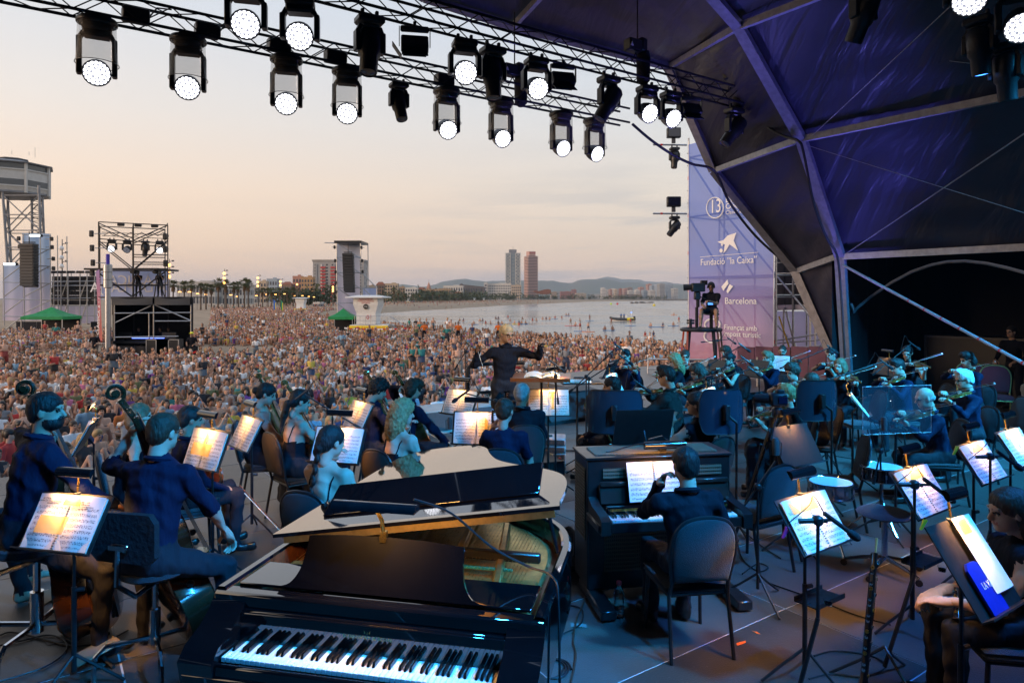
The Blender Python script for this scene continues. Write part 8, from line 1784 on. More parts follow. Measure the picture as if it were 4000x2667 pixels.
 # camera on tripod with cover
c=at(3038,1560,6.3);t=th('photo_camera','black photo camera on a tripod head facing the violins','camera',c);MB().box((0,0,0),(.15,.10,.12),ch=.015).box((.02,0,.075),(.07,.07,.035),ch=.01).bd('camera_body','black_plastic',t);MB().lathe([(0,0),(.042,0),(.045,.06),(.040,.13),(0,.13)],14,(-.07,.01,0),frame_z((-.85,.5,.0))).bd('lens','black_plastic',t);MB().box((.03,-.053,0),(.08,.004,.06)).bd('screen','lens_dark',t)
f=Vector((c.x-.05,c.y,0));t=th('tripod','black camera tripod with fluid head left of the glowing empty stand','tripod',f);MB().box((.05,0,c.z-.12),(.09,.09,.10),ch=.02).tube([(0,0,c.z-.16),(0,0,.62)],.028,8).tube([(.05,0,c.z-.1),(-.12,-.28,c.z-.32)],.009,6).bd('head','black_metal',t)
for i in range(3):
 a=.9+i*2*PI/3;MB().tube([(0,0,c.z-.22),(.36*math.cos(a),.36*math.sin(a),.01)],[.022,.014],7).bd('leg','black_metal',t)
MB().tube([(-.22,-.05,.35),(.2,-.18,.36),(.05,.24,.35)],.008,5,closed=True).bd('spreader','black_metal',t)
# black soft bag by the celesta
c=gr(2225,2190,0);t=th('instrument_bag','black soft instrument bag on the floor left of the celesta','bag',(c.x,c.y,0),hrot(-20));b_=nets([eli((0,0,.09),(.20,.42,.10),0,.05),eli((0,.15,.14),(.17,.22,.09),0,.06),cap((-.15,-.2,.17),(.15,.1,.2),.015,.015,0,.02)],.03);me=mkm('bag_body',[b_],['black_cloth']);o=bpy.data.objects.new('bag_body',me);COL.objects.link(o);o.parent=t
MB().tube(cml([(-.1,-.3,.16),(0,-.1,.27),(.05,.1,.26),(.08,.25,.2)],4),.010,5).bd('strap','cable',t)
# sound boxes / cases stacked backstage and gilt chairs at the right edge
for lb,x,y,Y,h in(('red gilt-framed chair standing backstage, nearer to frame edge',3895,1450,12.6,-150),('red gilt-framed chair partly hidden behind the fringe-haired violinist',3795,1440,13.1,-150)):
 c=at(x,y,Y);place(CHAIR_R,(c.x,c.y,0),hrot(h),lb,'gilt chairs',1.12)
for lb,x,y,Y,h in(('empty blue-grey chair beside the grey-haired violinist',3900,1500,9.6,-80),('empty banquet chair behind the violin with raised hair',3630,1480,11.0,-90),('empty banquet chair behind the celesta at right',2935,1760,5.9,-30),('banquet chair seen edge-on left of the glowing stand',3255,1690,7.0,-75),('empty banquet chair left of the grey-blonde violinist',3360,1500,10.2,-90)):
 c=at(x,y,Y);place(CHAIR,(c.x,c.y,0),hrot(h),lb,'orchestra chairs')
t=th('equipment_case','dark flight case with pale edges standing in backstage gloom','flight case',uvz(17.6,6.6),TH);MB().box((0,0,.75),(.8,2.0,1.4),ch=.02).bd('case','black_plastic',t)
for y in(-1.0,1.0):
 MB().box((-.41,y*.98,.75),(.02,.05,1.4)).bd('edge_trim','grey_plastic',t)
for z in(.08,1.42):
 MB().box((-.41,0,z),(.02,1.95,.05)).bd('edge_trim','grey_plastic',t)
 # backstage people
def sit(label,p,h,zh=1.25,**k):
 J=skel(zh=zh,**{q:k.pop(q)for q in('yaw','pitch','lean','wl','wr','knee','seat','ank')if q in k});return person(label,p,h,J,**k)
sit('seated person in pale loose trousers cut by the right frame edge',(10.75,13.55,0),-95,bot='trousers_pale',top='shirt_black',hair='short',hrc='brown',knee=(.13,.50),gp='backstage helpers');place(CHAIR_R,(10.85,13.55,0),hrot(-95),'gilt chair under the person in pale trousers','gilt chairs')
J=skel(seat=.92,zh=1.62,legs='stand',knee=(.10,.4));person('standing helper in black barely visible in the backstage gloom',(*uvz(16.6,5.6).xy,0),-110,J,hair='short',hrc='black',top='shirt_black',gp='backstage helpers',dtl=2)
sit('helper with dark hair sitting in the gloom behind the red chairs',(*uvz(17.0,3.9).xy,0),-115,zh=1.28,hair='shaggy',hrc='black',top='shirt_black',gp='backstage helpers',dtl=2);p_=uvz(17.0,3.9);place(CHAIR,(p_.x+.05,p_.y,0),hrot(-115),'chair under the helper in the backstage gloom','orchestra chairs')
# left edge: sandalled player, folding stool foot boards
sit('player at the left frame edge with only a sandalled foot in view',(-4.35,5.1,0),62,zh=1.35,hair='short',hrc='brown',top='shirt_black',barefoot=True,knee=(.22,.50),seat=.5,ank=(.20,.60));place(CHAIR,(-4.4,5.05,0),hrot(62),'chair at the left frame edge, mostly out of view','orchestra chairs')
# -- camera crane chair beside the stage
YO=19.0;rc=at(2739,1287,YO);t=th('camera_pedestal','tall black camera pedestal with ring top and orange straps beside banner','camera pedestal',(rc.x,rc.y,0));zr=rc.z
MB().tube([(.53*math.cos(a*PI/14),.53*math.sin(a*PI/14),zr)for a in range(28)],.05,8,closed=True).lathe([(.5,zr-.02),(.5,zr+.02)],24).bd('ring','black_metal',t)
for i in range(4):
 a=.5+i*PI/2;MB().tube([(.45*math.cos(a),.45*math.sin(a),zr),(.62*math.cos(a),.62*math.sin(a),0)],.05,8).bd('leg','black_metal',t)
for a in(2.6,3.6,5.4,5.9):
 MB().beam((.5*math.cos(a),.5*math.sin(a)-.05,zr),(.62*math.cos(a+.15),.62*math.sin(a+.15)-.05,.05),.01,.05).bd('strap',mat('strap_orange',(.62,.09,.03),.7)if a<4 else mat('strap_brown',(.20,.06,.03),.8),t)
MB().tube([(-.15,-.1,zr),(-.15,-.1,zr+.62)],.045,8).tube([(.28,0,zr),(.28,0,zr+.42)],.05,8).box((.28,0,zr+.43),(.36,.36,.05),ch=.02).bd('seat_column','black_metal',t);MB().lathe([(.11,0),(.11,.05)],14,(-.32,-.1,zr+.16)).lathe([(.11,0),(.11,.05)],14,(-.32,-.1,zr+.23)).tube([(-.32,-.1,zr),(-.32,-.1,zr+.3)],.04,8).bd('counterweight','black_metal',t)
pv=Vector((rc.x-.12,rc.y-.1,zr+.62));t=th('broadcast_camera','black broadcast camera with viewfinder on the pedestal','camera',pv);MB().box((0,0,.55),(.36,.22,.24),ch=.02).box((-.02,0,.32),(.16,.16,.22),ch=.02).bd('camera_body','black_plastic',t);MB().lathe([(0,0),(.08,0),(.09,.2),(.10,.22),(0,.22)],14,(-.16,.02,.56),frame_z((-.9,.35,-.05))).bd('lens','black_plastic',t);MB().box((.16,-.02,.68),(.18,.12,.13),ch=.01).bd('viewfinder','black_plastic',t);MB().tube([(0,0,.0),(0,0,.25)],.05,8).tube([(.05,0,.3),(.42,-.1,.12)],.018,6).bd('pan_head','black_metal',t);MB().box((.30,-.17,.10),(.14,.01,.06)).bd('blue_display',mat('display_blue',(.05,.2,.6),.3,emit=(.1,.35,1,1.5)),t)
Jo=skel(seat=.45,zh=1.17,lean=6,knee=(.20,.34),ank=(.22,.36),yaw=0,pitch=6,wl=(-.06,.42,.78),wr=(.12,.40,.66));o=person('camera operator in black T-shirt, shorts and headphones on the pedestal',(rc.x+.30,rc.y+.02,zr),-150,Jo,top='shirt_black',bot='trousers',slv='short',btm='shorts',hair='short',hrc='black',skin='tan',dtl=1)
mb=MB();hc_=tov(Jo['head']);mb.tube([hc_+Vector((.095*math.cos(a*PI/10),-.01,.02+.115*math.sin(a*PI/10)))for a in range(11)],.012,6);mb.ell(hc_+Vector((.09,0,0)),(.025,.035,.04),8,6);mb.ell(hc_-Vector((.09,0,0)),(.025,.035,.04),8,6);mb.bd('headphones','black_plastic',o)
# -- floor marks and cables
def tape(label,px,m_,z=.004):
 P=[gr(x,y,z)for x,y in px];mb=MB();mb.add(P,[tuple(range(len(P)))]);N=mb.v;o=mb.bd('floor_tape',m_,sm=False);return tag(o,label,'tape','tape marks on the deck')
tape('orange tape strip on the deck right of the celesta chair',[(2876,2510),(2912,2500),(2914,2508),(2880,2520)],'orange_tape');tape('bent orange tape mark farther right on the deck',[(2936,2462),(2958,2466),(2972,2477),(2955,2471)],'orange_tape');tape('grey tape square on the deck at lower left',[(172,2500),(250,2482),(262,2500),(186,2518)],'grey_tape');tape('small grey tape strip right of the grand piano',[(2228,2432),(2290,2436),(2292,2450),(2230,2446)],'grey_tape')
for lb,px,m_ in(('black cable snaking across the lower left deck',[(0,2520),(90,2500),(180,2480),(235,2490),(262,2520),(240,2560),(180,2600),(100,2630),(0,2660)],'cable'),('black cable curving below the bassist stool',[(0,2480),(60,2470),(250,2515),(330,2520),(420,2500),(500,2460)],'cable'),('brown cable running down right of the grand piano',[(2280,2200),(2285,2330),(2255,2410),(2240,2500),(2250,2560),(2230,2667)],'cable_brown'),('black cable loop right of the grand piano',[(2200,2360),(2270,2375),(2275,2420),(2250,2450),(2190,2480),(2170,2520)],'cable'),('coiled black cable at the foot of grand piano',[(2140+60*math.cos(a*.7)+a*1.2,2610+38*math.sin(a*.7))for a in range(28)],'cable'),('black cable right of the celesta',[(2880,2110),(2900,2180),(2960,2230),(3000,2215),(2960,2200),(2900,2240)],'cable'),('cable crossing the deck at lower right',[(3000,2275),(3200,2345),(3340,2400),(3480,2440)],'cable'),('blue-black cable bundle at the bottom right deck',[(3180,2560),(3260,2540),(3400,2560),(3460,2600),(3380,2640),(3250,2630),(3160,2650)],'cable'),('thin cable below the clear screen',[(3260,1780),(3380,1800),(3560,1830),(3700,1850)],'cable'),('tangle of thin cables by the podium',[(2130,1840),(2170,1800),(2210,1830),(2160,1850),(2230,1840),(2260,1860)],'cable'),('cable trailing behind the long black-haired woman',[(2880,2050),(2960,2120),(3050,2180)],'cable')):fcab(lb,px,m_)
for lb,x,y,h in(('flat foot rest pedal by the bearded bassist',205,2370,20),('flat foot rest pedal under the music stand',385,2460,60),('flat foot rest pedal at the bottom left deck',375,2600,40)):
 c=gr(x,y,0);t=th('foot_rest',lb,'foot rest',(c.x,c.y,0),hrot(h),'foot rests');MB().box((0,0,.10),(.16,.26,.012),Matrix.Rotation(R(12),3,'X'),ch=.005).bd('foot_plate','lattice',t);MB().tube([(0,0,.10),(0,.06,.01)],.012,6).tube([(-.12,.06,.012),(.12,.06,.012)],.012,6).bd('frame','black_metal',t)
 # -- the audience on the sand
def ramp_mat(name,src,stops,rough=.75,interp='CONSTANT'):
 m=mat(name,(.5,.5,.5),rough);n=m.node_tree.nodes;l=m.node_tree.links;oi=n.new('ShaderNodeObjectInfo');b=n['Principled BSDF']
 if src=='color':l.new(oi.outputs['Color'],b.inputs['Base Color']);return m
 rp=n.new('ShaderNodeValToRGB');rp.color_ramp.interpolation=interp;e=rp.color_ramp.elements
 while len(e)>1:e.remove(e[-1])
 for i,(p,c)in enumerate(stops):q=e[0]if i==0 else e.new(p);q.position=p;q.color=(*c,1)
 l.new(oi.outputs[src],rp.inputs[0]);l.new(rp.outputs[0],b.inputs['Base Color']);return m
ramp_mat('crowd_top','color',None);ramp_mat('crowd_skin','Random',[(0,(.62,.37,.26)),(.35,(.52,.29,.19)),(.65,(.44,.23,.14)),(.9,(.25,.13,.085))],.55,'LINEAR')
ramp_mat('crowd_bottom','Random',[(0,(.03,.035,.05)),(.3,(.06,.08,.14)),(.45,(.30,.28,.25)),(.55,(.02,.02,.02)),(.75,(.12,.16,.20)),(.85,(.30,.06,.05)),(.92,(.08,.20,.18))])
HAIRW=['black','brown','fair','grey'];ramp_mat('crowd_hair','Alpha',[(0,HAIRC['black']),(.2,HAIRC['brown']),(.5,HAIRC['blond']),(.8,HAIRC['grey'])],.5)
CM=['crowd_skin','crowd_top','crowd_bottom','crowd_skin','crowd_hair','eye','lips','crowd_top']
def cmsh(fem,legs,hair,slv='short',btm='shorts',bare=False,res=.036,hres=.019,**sk):
 J=skel(**{**dict(seat=.02,zh=.80,legs=legs,fem=fem),**sk});M=np.eye(4);M[:3,:3]=J['R'];M[:3,3]=J['head'];parts=[nets(bdp(J,fem,slv,None,btm,1.0,0,bare),res)]
 parts.append(nets(xf(hdp(0,fem),M),hres));hv,hq,hr_=nets(xf(hpr(hair)[0],M),hres);parts.append((hv,hq,np.full(len(hq),HAIR)))
 for s in 'LR':parts.append(nets(xf([eli((0,.06,0),(.04,.075,.02),SKIN,.01)],wrist_frame(J['E'+s],J['W'+s],(0,0,1))),.02))
 return mkm('person',parts,CM)
hug=dict(wl=(.05,.42,.30),wr=(-.05,.42,.32));chin=dict(wr=(.06,.20,.58),er=(.3,.4,-1));phone=dict(wl=(-.06,.30,.82),wr=(.06,.30,.84),el=(-.6,.2,-1),er=(.6,.2,-1));backl=dict(wl=(-.30,-.32,.06),wr=(.30,-.32,.06),lean=-18,el=(-.4,-1,.2),er=(.4,-1,.2));lap=dict(wl=(-.12,.26,.20),wr=(.12,.26,.20))
VAR=[('man','sitting cross-legged',cmsh(False,'cross','short',**lap)),('man','hugging his knees',cmsh(False,'knees','short',**hug)),('man','holding up a phone',cmsh(False,'cross','short',**phone)),('shirtless man','sitting cross-legged',cmsh(False,'cross','short','none',bare=True,**lap)),('shirtless man','hugging his knees',cmsh(False,'knees','curly_short','none',bare=True,yaw=12,**hug)),('shirtless man','leaning back on his hands',cmsh(False,'knees','buzz','none',bare=True,**backl)),
('woman','sitting cross-legged',cmsh(True,'cross','long','none','bare',**lap)),('woman','hugging her knees',cmsh(True,'knees','long','none','bare',yaw=-12,**hug)),('woman','holding up a phone',cmsh(True,'cross','pony','none','bare',**phone)),('woman','resting her chin on a hand',cmsh(True,'cross','bob','short','shorts',pitch=6,**chin)),('woman','leaning back on her hands',cmsh(True,'knees','curly_long','none','bare',**backl)),('woman','sitting with hair up',cmsh(True,'kneel','bun','none','bare',yaw=20,zh=.84,**lap)),('man','kneeling upright',cmsh(False,'kneel','short',zh=.88,yaw=-15,**lap))]
STD=[('man','standing',cmsh(False,'stand','short',seat=.90,zh=1.58,knee=(.10,.4),wl=(-.28,.1,.82),wr=(.28,.1,.82))),('shirtless man','standing',cmsh(False,'stand','short','none',bare=True,seat=.90,zh=1.58,knee=(.12,.4),wl=(-.15,.25,1.0),wr=(.15,.25,1.0))),('woman','standing',cmsh(True,'stand','long','none','bare',seat=.86,zh=1.50,knee=(.09,.4),wl=(-.24,.1,.80),wr=(.10,.28,1.15)))]
TOPS=[('white',(.80,.79,.77)),('black',(.022,.022,.026)),('grey',(.22,.23,.25)),('navy',(.03,.05,.13)),('light blue',(.22,.38,.52)),('red',(.45,.04,.035)),('olive',(.14,.15,.06)),('pink',(.55,.16,.28)),('teal',(.03,.22,.20)),('yellow',(.60,.42,.06)),('purple',(.16,.05,.24)),('orange',(.62,.18,.04))]
TW=np.array([27,20,10,8,9,6,5,6,4,3,3,3],float);TW/=TW.sum()
ROOTC=[]
CAMV=Vector((0,0,0))
BLOCK=[(-31,39.5,-15,51.5),(-21,66,-11,76),(-30,91,-17,101)]# booth, hut and tent, centre tower
def free(X,Y):
 if to_uv(Vector((X,Y,0)))[1]<15.2:return False
 if X>5 and Y<22 and to_uv(Vector((X,Y,0)))[0]>10.8 and to_uv(Vector((X,Y,0)))[1]<17.5:return False
 if bay_x(Y)-X<4+Y*.03:return False
 r=X/Y
 if r<-.44 and Y>66:return False
 return not any(a<X<c and b<Y<d for a,b,c,d in BLOCK)
def scatter(y0,y1,sp,rmax=.80):
 out=[];Y=y0
 while Y<y1:
  X=-rmax*Y-1
  while X<rmax*Y:
   x,y=X+RNG.uniform(-.33,.33)*sp,Y+RNG.uniform(-.33,.33)*sp
   if free(x,y)and RNG.random()<.93:out.append((x,y))
   X+=sp
  Y+=sp*.92
 return out
near=scatter(12,33,.86);near.sort(key=lambda p:math.hypot(*p));rest=near[185:];near=near[:185]
def zone(x):return 'at far left' if x<300 else 'behind the double basses' if x<900 else 'behind the cellos' if x<1400 else 'left of the conductor' if x<1880 else 'below the conductor desk' if x<2200 else 'right of the conductor desk' if x<2480 else 'beyond the violins'
LAB={}
def spct(mesh_i,loc,h,kinds=VAR,top=None,hair=None,s=1.0,extra=None,gp='audience on the sand'):
 kind,pose,me=kinds[mesh_i];o=bpy.data.objects.new('person',me);COL.objects.link(o);o.location=loc;o.rotation_euler=(0,0,hrot(h));o.scale=(s,)*3
 ti=top if top is not None else int(RNG.choice(len(TOPS),p=TW));hi_=hair if hair is not None else int(RNG.choice(4,p=[.42,.36,.14,.08]));o.color=(*TOPS[ti][1],[.05,.3,.6,.95][hi_]);px=CX+loc[0]/loc[1]*FPX
 cl_='' if kind.startswith('shirtless')else f' in {TOPS[ti][0]} top'
 lb=f'{HAIRW[hi_]}-haired {kind}{cl_} {pose} {extra or zone(px)}';LAB.setdefault(lb,[]).append((math.hypot(loc[0],loc[1]),o));tag(o,lb,'spectator',gp);return o
for X,Y in near:
 h=heading((X,Y),uvz(5+RNG.uniform(-3,3),8));spct(int(RNG.integers(len(VAR))),(X,Y,sand_z(X,Y)),h+RNG.normal(0,14),s=RNG.uniform(.90,1.04))
 # low figures for everybody farther back
def low_figure(seed,stand=False,bare=False,fem=False):
 rg=random.Random(seed);Vs=[];Fs=[];Cs=[]
 def tube(a,b,ra,rb,reg,n=6,ends=True):
  a,b=Vector(a),Vector(b);M_=frame_z(b-a);o=len(Vs)
  for p,r_ in((a,ra),(b,rb)):
   for j in range(n):an=2*PI*j/n;Vs.append(p+M_@Vector((math.cos(an)*r_,math.sin(an)*r_,0)));Cs.append(reg)
  for j in range(n):k_=(j+1)%n;Fs.extend([(o+j,o+k_,o+n+k_),(o+j,o+n+k_,o+n+j)])
  if ends:
   for j in range(1,n-1):Fs.append((o+n,o+n+j,o+n+j+1))
 def ball(c,r_,reg,n=7,m=5,zc=-9):
  c=Vector(c);o=len(Vs)
  for i in range(m+1):
   t=PI*i/m
   for j in range(n):an=2*PI*j/n;Vs.append(c+Vector((r_[0]*math.sin(t)*math.cos(an),r_[1]*math.sin(t)*math.sin(an),-r_[2]*math.cos(t))));Cs.append(reg)
  for i in range(m):
   for j in range(n):
    k_=(j+1)%n
    if i>0:Fs.append((o+i*n+j,o+i*n+k_,o+(i+1)*n+k_))
    if i<m-1:Fs.append((o+i*n+j,o+(i+1)*n+k_,o+(i+1)*n+j))
 T_=SKIN if bare else TOP;z0=.90 if stand else .10;sh=z0+.44;w=.17 if fem else .19
 tube((0,0,z0-.06),(0,.02,z0+.24),.16,.14,BOT if stand else T_,8);tube((0,.02,z0+.20),(0,.05,sh+.02),.15,.17,T_,8);tube((0,.05,sh),(0,.06,sh+.14),.07,.055,SKIN,6,False)
 ball((0,.08,sh+.25),(.08,.095,.115),SKIN);ball((0,.055,sh+.285),(.088,.10,.10),HAIR)
 if fem:tube((0,.0,sh+.30),(0,-.02,sh+.02),.085,.06,HAIR,6)
 up=rg.random()<.16
 for s in(-1,1):
  S_=Vector((s*w,.05,sh));E_=Vector((s*(w+.06),.10,sh-.26))if not up else Vector((s*(w+.03),.22,sh-.05));W_=Vector((s*rg.uniform(.03,.18),.30,sh-.26+rg.uniform(-.1,.1)))if not up else Vector((s*.06,.30,sh+.22));tube(S_,E_,.06,.048,T_ if rg.random()<.5 and not bare and not fem else SKIN);tube(E_,W_,.046,.035,SKIN)
  if stand:tube((s*.09,0,z0),(s*.10,.02,.46),.09,.06,BOT if rg.random()<.7 else SKIN);tube((s*.10,.02,.46),(s*.10,0,0),.058,.04,SKIN)
  elif rg.random()<.5:tube((s*.09,.02,z0),(s*.34,.26,z0+.05),.09,.065,BOT);tube((s*.34,.26,z0+.05),(-s*.05,.38,z0-.03),.06,.045,SKIN)
  else:tube((s*.09,.02,z0),(s*.11,.34,z0+.34),.09,.065,BOT if rg.random()<.6 else SKIN);tube((s*.11,.34,z0+.34),(s*.10,.52,z0-.04),.06,.045,SKIN)
 return np.array([list(v)for v in Vs]),np.array(Fs),np.array(Cs)
LOW=[low_figure(i,bare=(i%3==0 and i%2==0),fem=i%2==1)for i in range(12)];LOWS=[low_figure(50+i,True,i==1,i==2)for i in range(4)]
SK4=np.array([(.62,.37,.26),(.52,.29,.19),(.44,.23,.14),(.25,.13,.085)]);HC4=np.array([HAIRC['black'],HAIRC['brown'],HAIRC['blond'],HAIRC['grey'],HAIRC['black'],HAIRC['brown']]);TC=np.array([c for _,c in TOPS]);BC=np.array([(.03,.035,.05),(.06,.08,.14),(.30,.28,.25),(.02,.02,.02),(.12,.16,.20),(.30,.06,.05)])
def mass(name,label,pts,pst=.02):
 VV,FF,CC=[],[],[];off=0
 for X,Y in pts:
  v,f,c=(LOWS[RNG.integers(4)]if RNG.random()<pst else LOW[RNG.integers(12)]);a=hrot(heading((X,Y),uvz(5,8))+RNG.normal(0,16));ca,sa=math.cos(a),math.sin(a);s=RNG.uniform(.88,1.05)
  w=np.empty_like(v);w[:,0]=(v[:,0]*ca-v[:,1]*sa)*s+X;w[:,1]=(v[:,0]*sa+v[:,1]*ca)*s+Y;w[:,2]=v[:,2]*s+sand_z(X,Y)
  pal=np.zeros((8,3));pal[SKIN]=SK4[RNG.choice(4,p=[.3,.35,.28,.07])]*RNG.uniform(.85,1.1);pal[TOP]=TC[RNG.choice(len(TOPS),p=TW)];pal[BOT]=BC[RNG.integers(6)];pal[HAIR]=HC4[RNG.integers(6)]
  VV.append(w);FF.append(f+off);CC.append(pal[c]);off+=len(v)
 VV,FF,CC=np.concatenate(VV),np.concatenate(FF),np.concatenate(CC);me=bpy.data.meshes.new(name);me.vertices.add(len(VV));me.vertices.foreach_set('co',VV.astype(np.float32).ravel());me.loops.add(len(FF)*3);me.loops.foreach_set('vertex_index',FF.astype(np.int32).ravel());me.polygons.add(len(FF));me.polygons.foreach_set('loop_start',np.arange(0,len(FF)*3,3,dtype=np.int32));me.polygons.foreach_set('use_smooth',np.ones(len(FF),bool));me.update(calc_edges=True)
 at_=me.color_attributes.new('Col','FLOAT_COLOR','POINT');at_.data.foreach_set('color',np.concatenate([CC,np.ones((len(CC),1))],1).astype(np.float32).ravel());me.materials.append(MATS['crowd_far']);o=bpy.data.objects.new(name,me);COL.objects.link(o);return tag(o,label,'crowd',kind='stuff')
m_=mat('crowd_far',(.5,.5,.5),.7);nn_=m_.node_tree.nodes.new('ShaderNodeVertexColor');nn_.layer_name='Col';m_.node_tree.links.new(nn_.outputs[0],m_.node_tree.nodes['Principled BSDF'].inputs['Base Color'])
far_pts=rest+scatter(33,62,.93,.79)+scatter(62,120,1.15,.79)+scatter(120,235,1.9,.79)
mass('audience_crowd','dense seated crowd filling the beach behind the front rows',far_pts)
# bathers on the far sand
fb_=[]
for _ in range(700):
 Y=RNG.uniform(240,900);X=bay_x(Y)-RNG.uniform(3,60+Y*.03)
 if-.45<X/Y<.2:fb_.append((X,Y))
mass('distant_bathers','scattered tiny bathers on the far curve of beach',fb_,.7)
# towels and bags between the front rows
mat_t=mat('towel_mix',(.5,.5,.5),.9);oi=mat_t.node_tree.nodes.new('ShaderNodeVertexColor');oi.layer_name='Col';mat_t.node_tree.links.new(oi.outputs[0],mat_t.node_tree.nodes['Principled BSDF'].inputs['Base Color'])
mb=MB();cols=[]
for _ in range(420):
 Y=RNG.uniform(11,40);X=RNG.uniform(-.78*Y,.3*Y)
 if not free(X,Y):continue
 a=RNG.uniform(0,3.1);w,l_=RNG.uniform(.5,.9),RNG.uniform(1.0,1.7);z=sand_z(X,Y)+.012;c=TOPS[RNG.integers(len(TOPS))][1];n0=len(mb.v)
 if RNG.random()<.65:mb.grid(lambda s,t:Vector((X+math.cos(a)*(s-.5)*w-math.sin(a)*(t-.5)*l_,Y+math.sin(a)*(s-.5)*w+math.cos(a)*(t-.5)*l_,z+.02*math.sin(s*9+t*7))),2,3)
 else:mb.ell((X,Y,z+.12),(.22,.17,.15),7,5)
 cols+=[c]*(len(mb.v)-n0)
o=mb.bd('beach_towels','towel_mix');tag(o,'towels and bags strewn between the seated spectators','towels',kind='stuff');at_=o.data.color_attributes.new('Col','FLOAT_COLOR','POINT');at_.data.foreach_set('color',np.array([(*c,1)for c in cols],np.float32).ravel())
# standing people at the water line and by the booth
vest=mat('vest_orange',(.85,.18,.02),.6)
for i,(x,y,k,tp,ex)in enumerate([(2040,1292,1,None,'at the water line, leftmost'),(2050,1289,0,0,'at the water line beside the leftmost bather'),(2130,1290,1,None,'at the water line below the paddlers'),(2197,1284,0,1,'at the water line below the two standing paddlers'),(2160,1292,1,None,'at the water line, bending a little'),(2450,1306,2,4,'at the water line below the boat'),(2555,1310,1,None,'at the water line near the banner'),(2648,1316,0,0,'at the water line beside the banner tower'),(2600,1312,0,0,'at the water line with pale shirt'),(1625,1272,0,1,'at the water line right of the hut'),(1600,1270,2,8,'at the water line close to the hut stairs'),(2100,1290,0,4,'at the water line in blue shirt'),(1780,1282,0,2,'at the water line left of the orange vest')]):
 Y=3.9*FPX/(y-YH)*.83;p=at(x,y,Y);X=p.x;z=sand_z(X,Y);spct(k,(X,Y,z),185+i*23%60-30,STD,top=tp,extra=ex,gp='people standing on the beach')
for i,(x,y)in enumerate([(1657,1275),(1790,1290),(1947,1292),(2390,1308),(372,1345)]):
 Y=56 if i!=4 else 39;p=at(x,y,Y);z=sand_z(p.x,Y);J=skel(seat=.90,zh=1.58,legs='stand',knee=(.11,.4));o=person(['steward in orange vest right of the lifeguard hut','steward in orange vest left of the conductor\'s head','steward in orange vest behind the conductor\'s shoulder','steward with black cap and orange vest right of conductor','security guard in black polo standing before the booth'][i],(p.x,Y,z),175,J,hair='short',hrc='black',skin='tan',top='vest_orange' if i<4 else 'shirt_black',bot='trousers',slv='short',dtl=2,gp='stewards')
J=skel(seat=.9,zh=1.58,legs='stand',knee=(.11,.4));p=at(752,1390,38.8);o=person('security man in yellow cap and black T-shirt by the booth corner',(p.x,38.8,SAND),178,J,hair=None,hrc='blond',skin='tan',top='shirt_black',slv='short',dtl=2,gp='stewards');mb=MB();hc_=tov(J['head']);mb.ell(hc_+Vector((0,-.01,.06)),(.10,.12,.08),10,6);mb.box(hc_+Vector((0,.13,.055)),(.14,.10,.015));mb.bd('cap',mat('cap_lime',(.75,.75,.05),.6),o)
for i,x in enumerate((1270,1470)):
 p=F(x,1165,45);J=skel(seat=.92,zh=1.60,legs='stand',knee=(.11,.4),wl=(-.12,.30,1.35),wr=(.12,.30,1.30));person(['left','right'][i]+' camera operator in black on the camera scaffold',(p.x,45,p.z+.05),165,J,hair='short',hrc='black',skin='tan',top='shirt_black',slv='short',dtl=2,gp='camera operators on the scaffold');t=th('broadcast_camera',['left','right'][i]+' broadcast camera on tripod on the camera scaffold','camera',(p.x,44.6,p.z+.05),0,'scaffold cameras');MB().box((.05,0,1.62),(.28,.5,.26),ch=.03).bd('camera_body','black_plastic',t);MB().cyl((.05,-.25,1.62),(.05,-.5,1.60),.10,12).bd('lens','black_plastic',t)
 for a in(.5,2.6,4.7):
  MB().tube([(.05,0,1.5),(.05+.4*math.cos(a),.4*math.sin(a),0)],.03,6).bd('tripod_leg','black_metal',t)
for i,(x,h)in enumerate(((1280,175),(1480,190),(1550,170))):
 p=T(x,1560,44);sit(['operator in black seated at the mixing desk, left','operator seated at the mixing desk, middle','operator seated at the mixing desk, right'][i],(p.x,44.0,SAND+.35),h,zh=1.3,hair='short',hrc='black',skin='tan',top='shirt_black',dtl=2,gp='booth crew')
 t=th('crew_stool',['left','middle','right'][i]+' crew stool behind the mixing desk','stool',(p.x,44.0,SAND),0,'crew stools');MB().lathe([(.18,.76),(.18,.80)],10).bd('seat','black_plastic',t);MB().tube([(0,0,.76),(0,0,0)],.04,6).bd('pole','black_metal',t)
 # crowd barriers and striped tape
t=th('crowd_barrier','low steel crowd barrier left of the booth','barrier',at(395,1400,39));A_,B2=at(362,1383,39),at(432,1386,38.6);A_.z=B2.z=SAND+1.05;MB().tube([Vector((A_.x,A_.y,SAND)),A_,B2,Vector((B2.x,B2.y,SAND))],.025,6).bd('frame','steel_tube',t,wd=True)
for i in range(9):
 q=lerp(A_,B2,(i+1)/10);MB().tube([q,Vector((q.x,q.y,SAND+.15))],.012,5).bd('bar','steel_tube',t,wd=True)
for lb,px,Y in(('red and white striped tape strung before the booth',[(432,1392),(470,1398),(560,1400),(650,1398),(730,1386),(770,1372)],38.7),('red and white striped tape around the lifeguard hut',[(1345,1281),(1380,1285),(1450,1287),(1540,1285),(1600,1283)],68)):
 P=[at(x,y,Y)for x,y in px];t=th('barrier_tape',lb,'tape',P[0],0,'barrier tapes');k_=0
 for a,b in zip(P,P[1:]):
  n_=max(2,int((b-a).length/.5))
  for i in range(n_):MB().beam(lerp(a,b,i/n_),lerp(a,b,(i+1)/n_),.01,.10 if Y<50 else .14).bd('tape_band','red_plastic' if k_%2 else 'print_white',t,wd=True);k_+=1
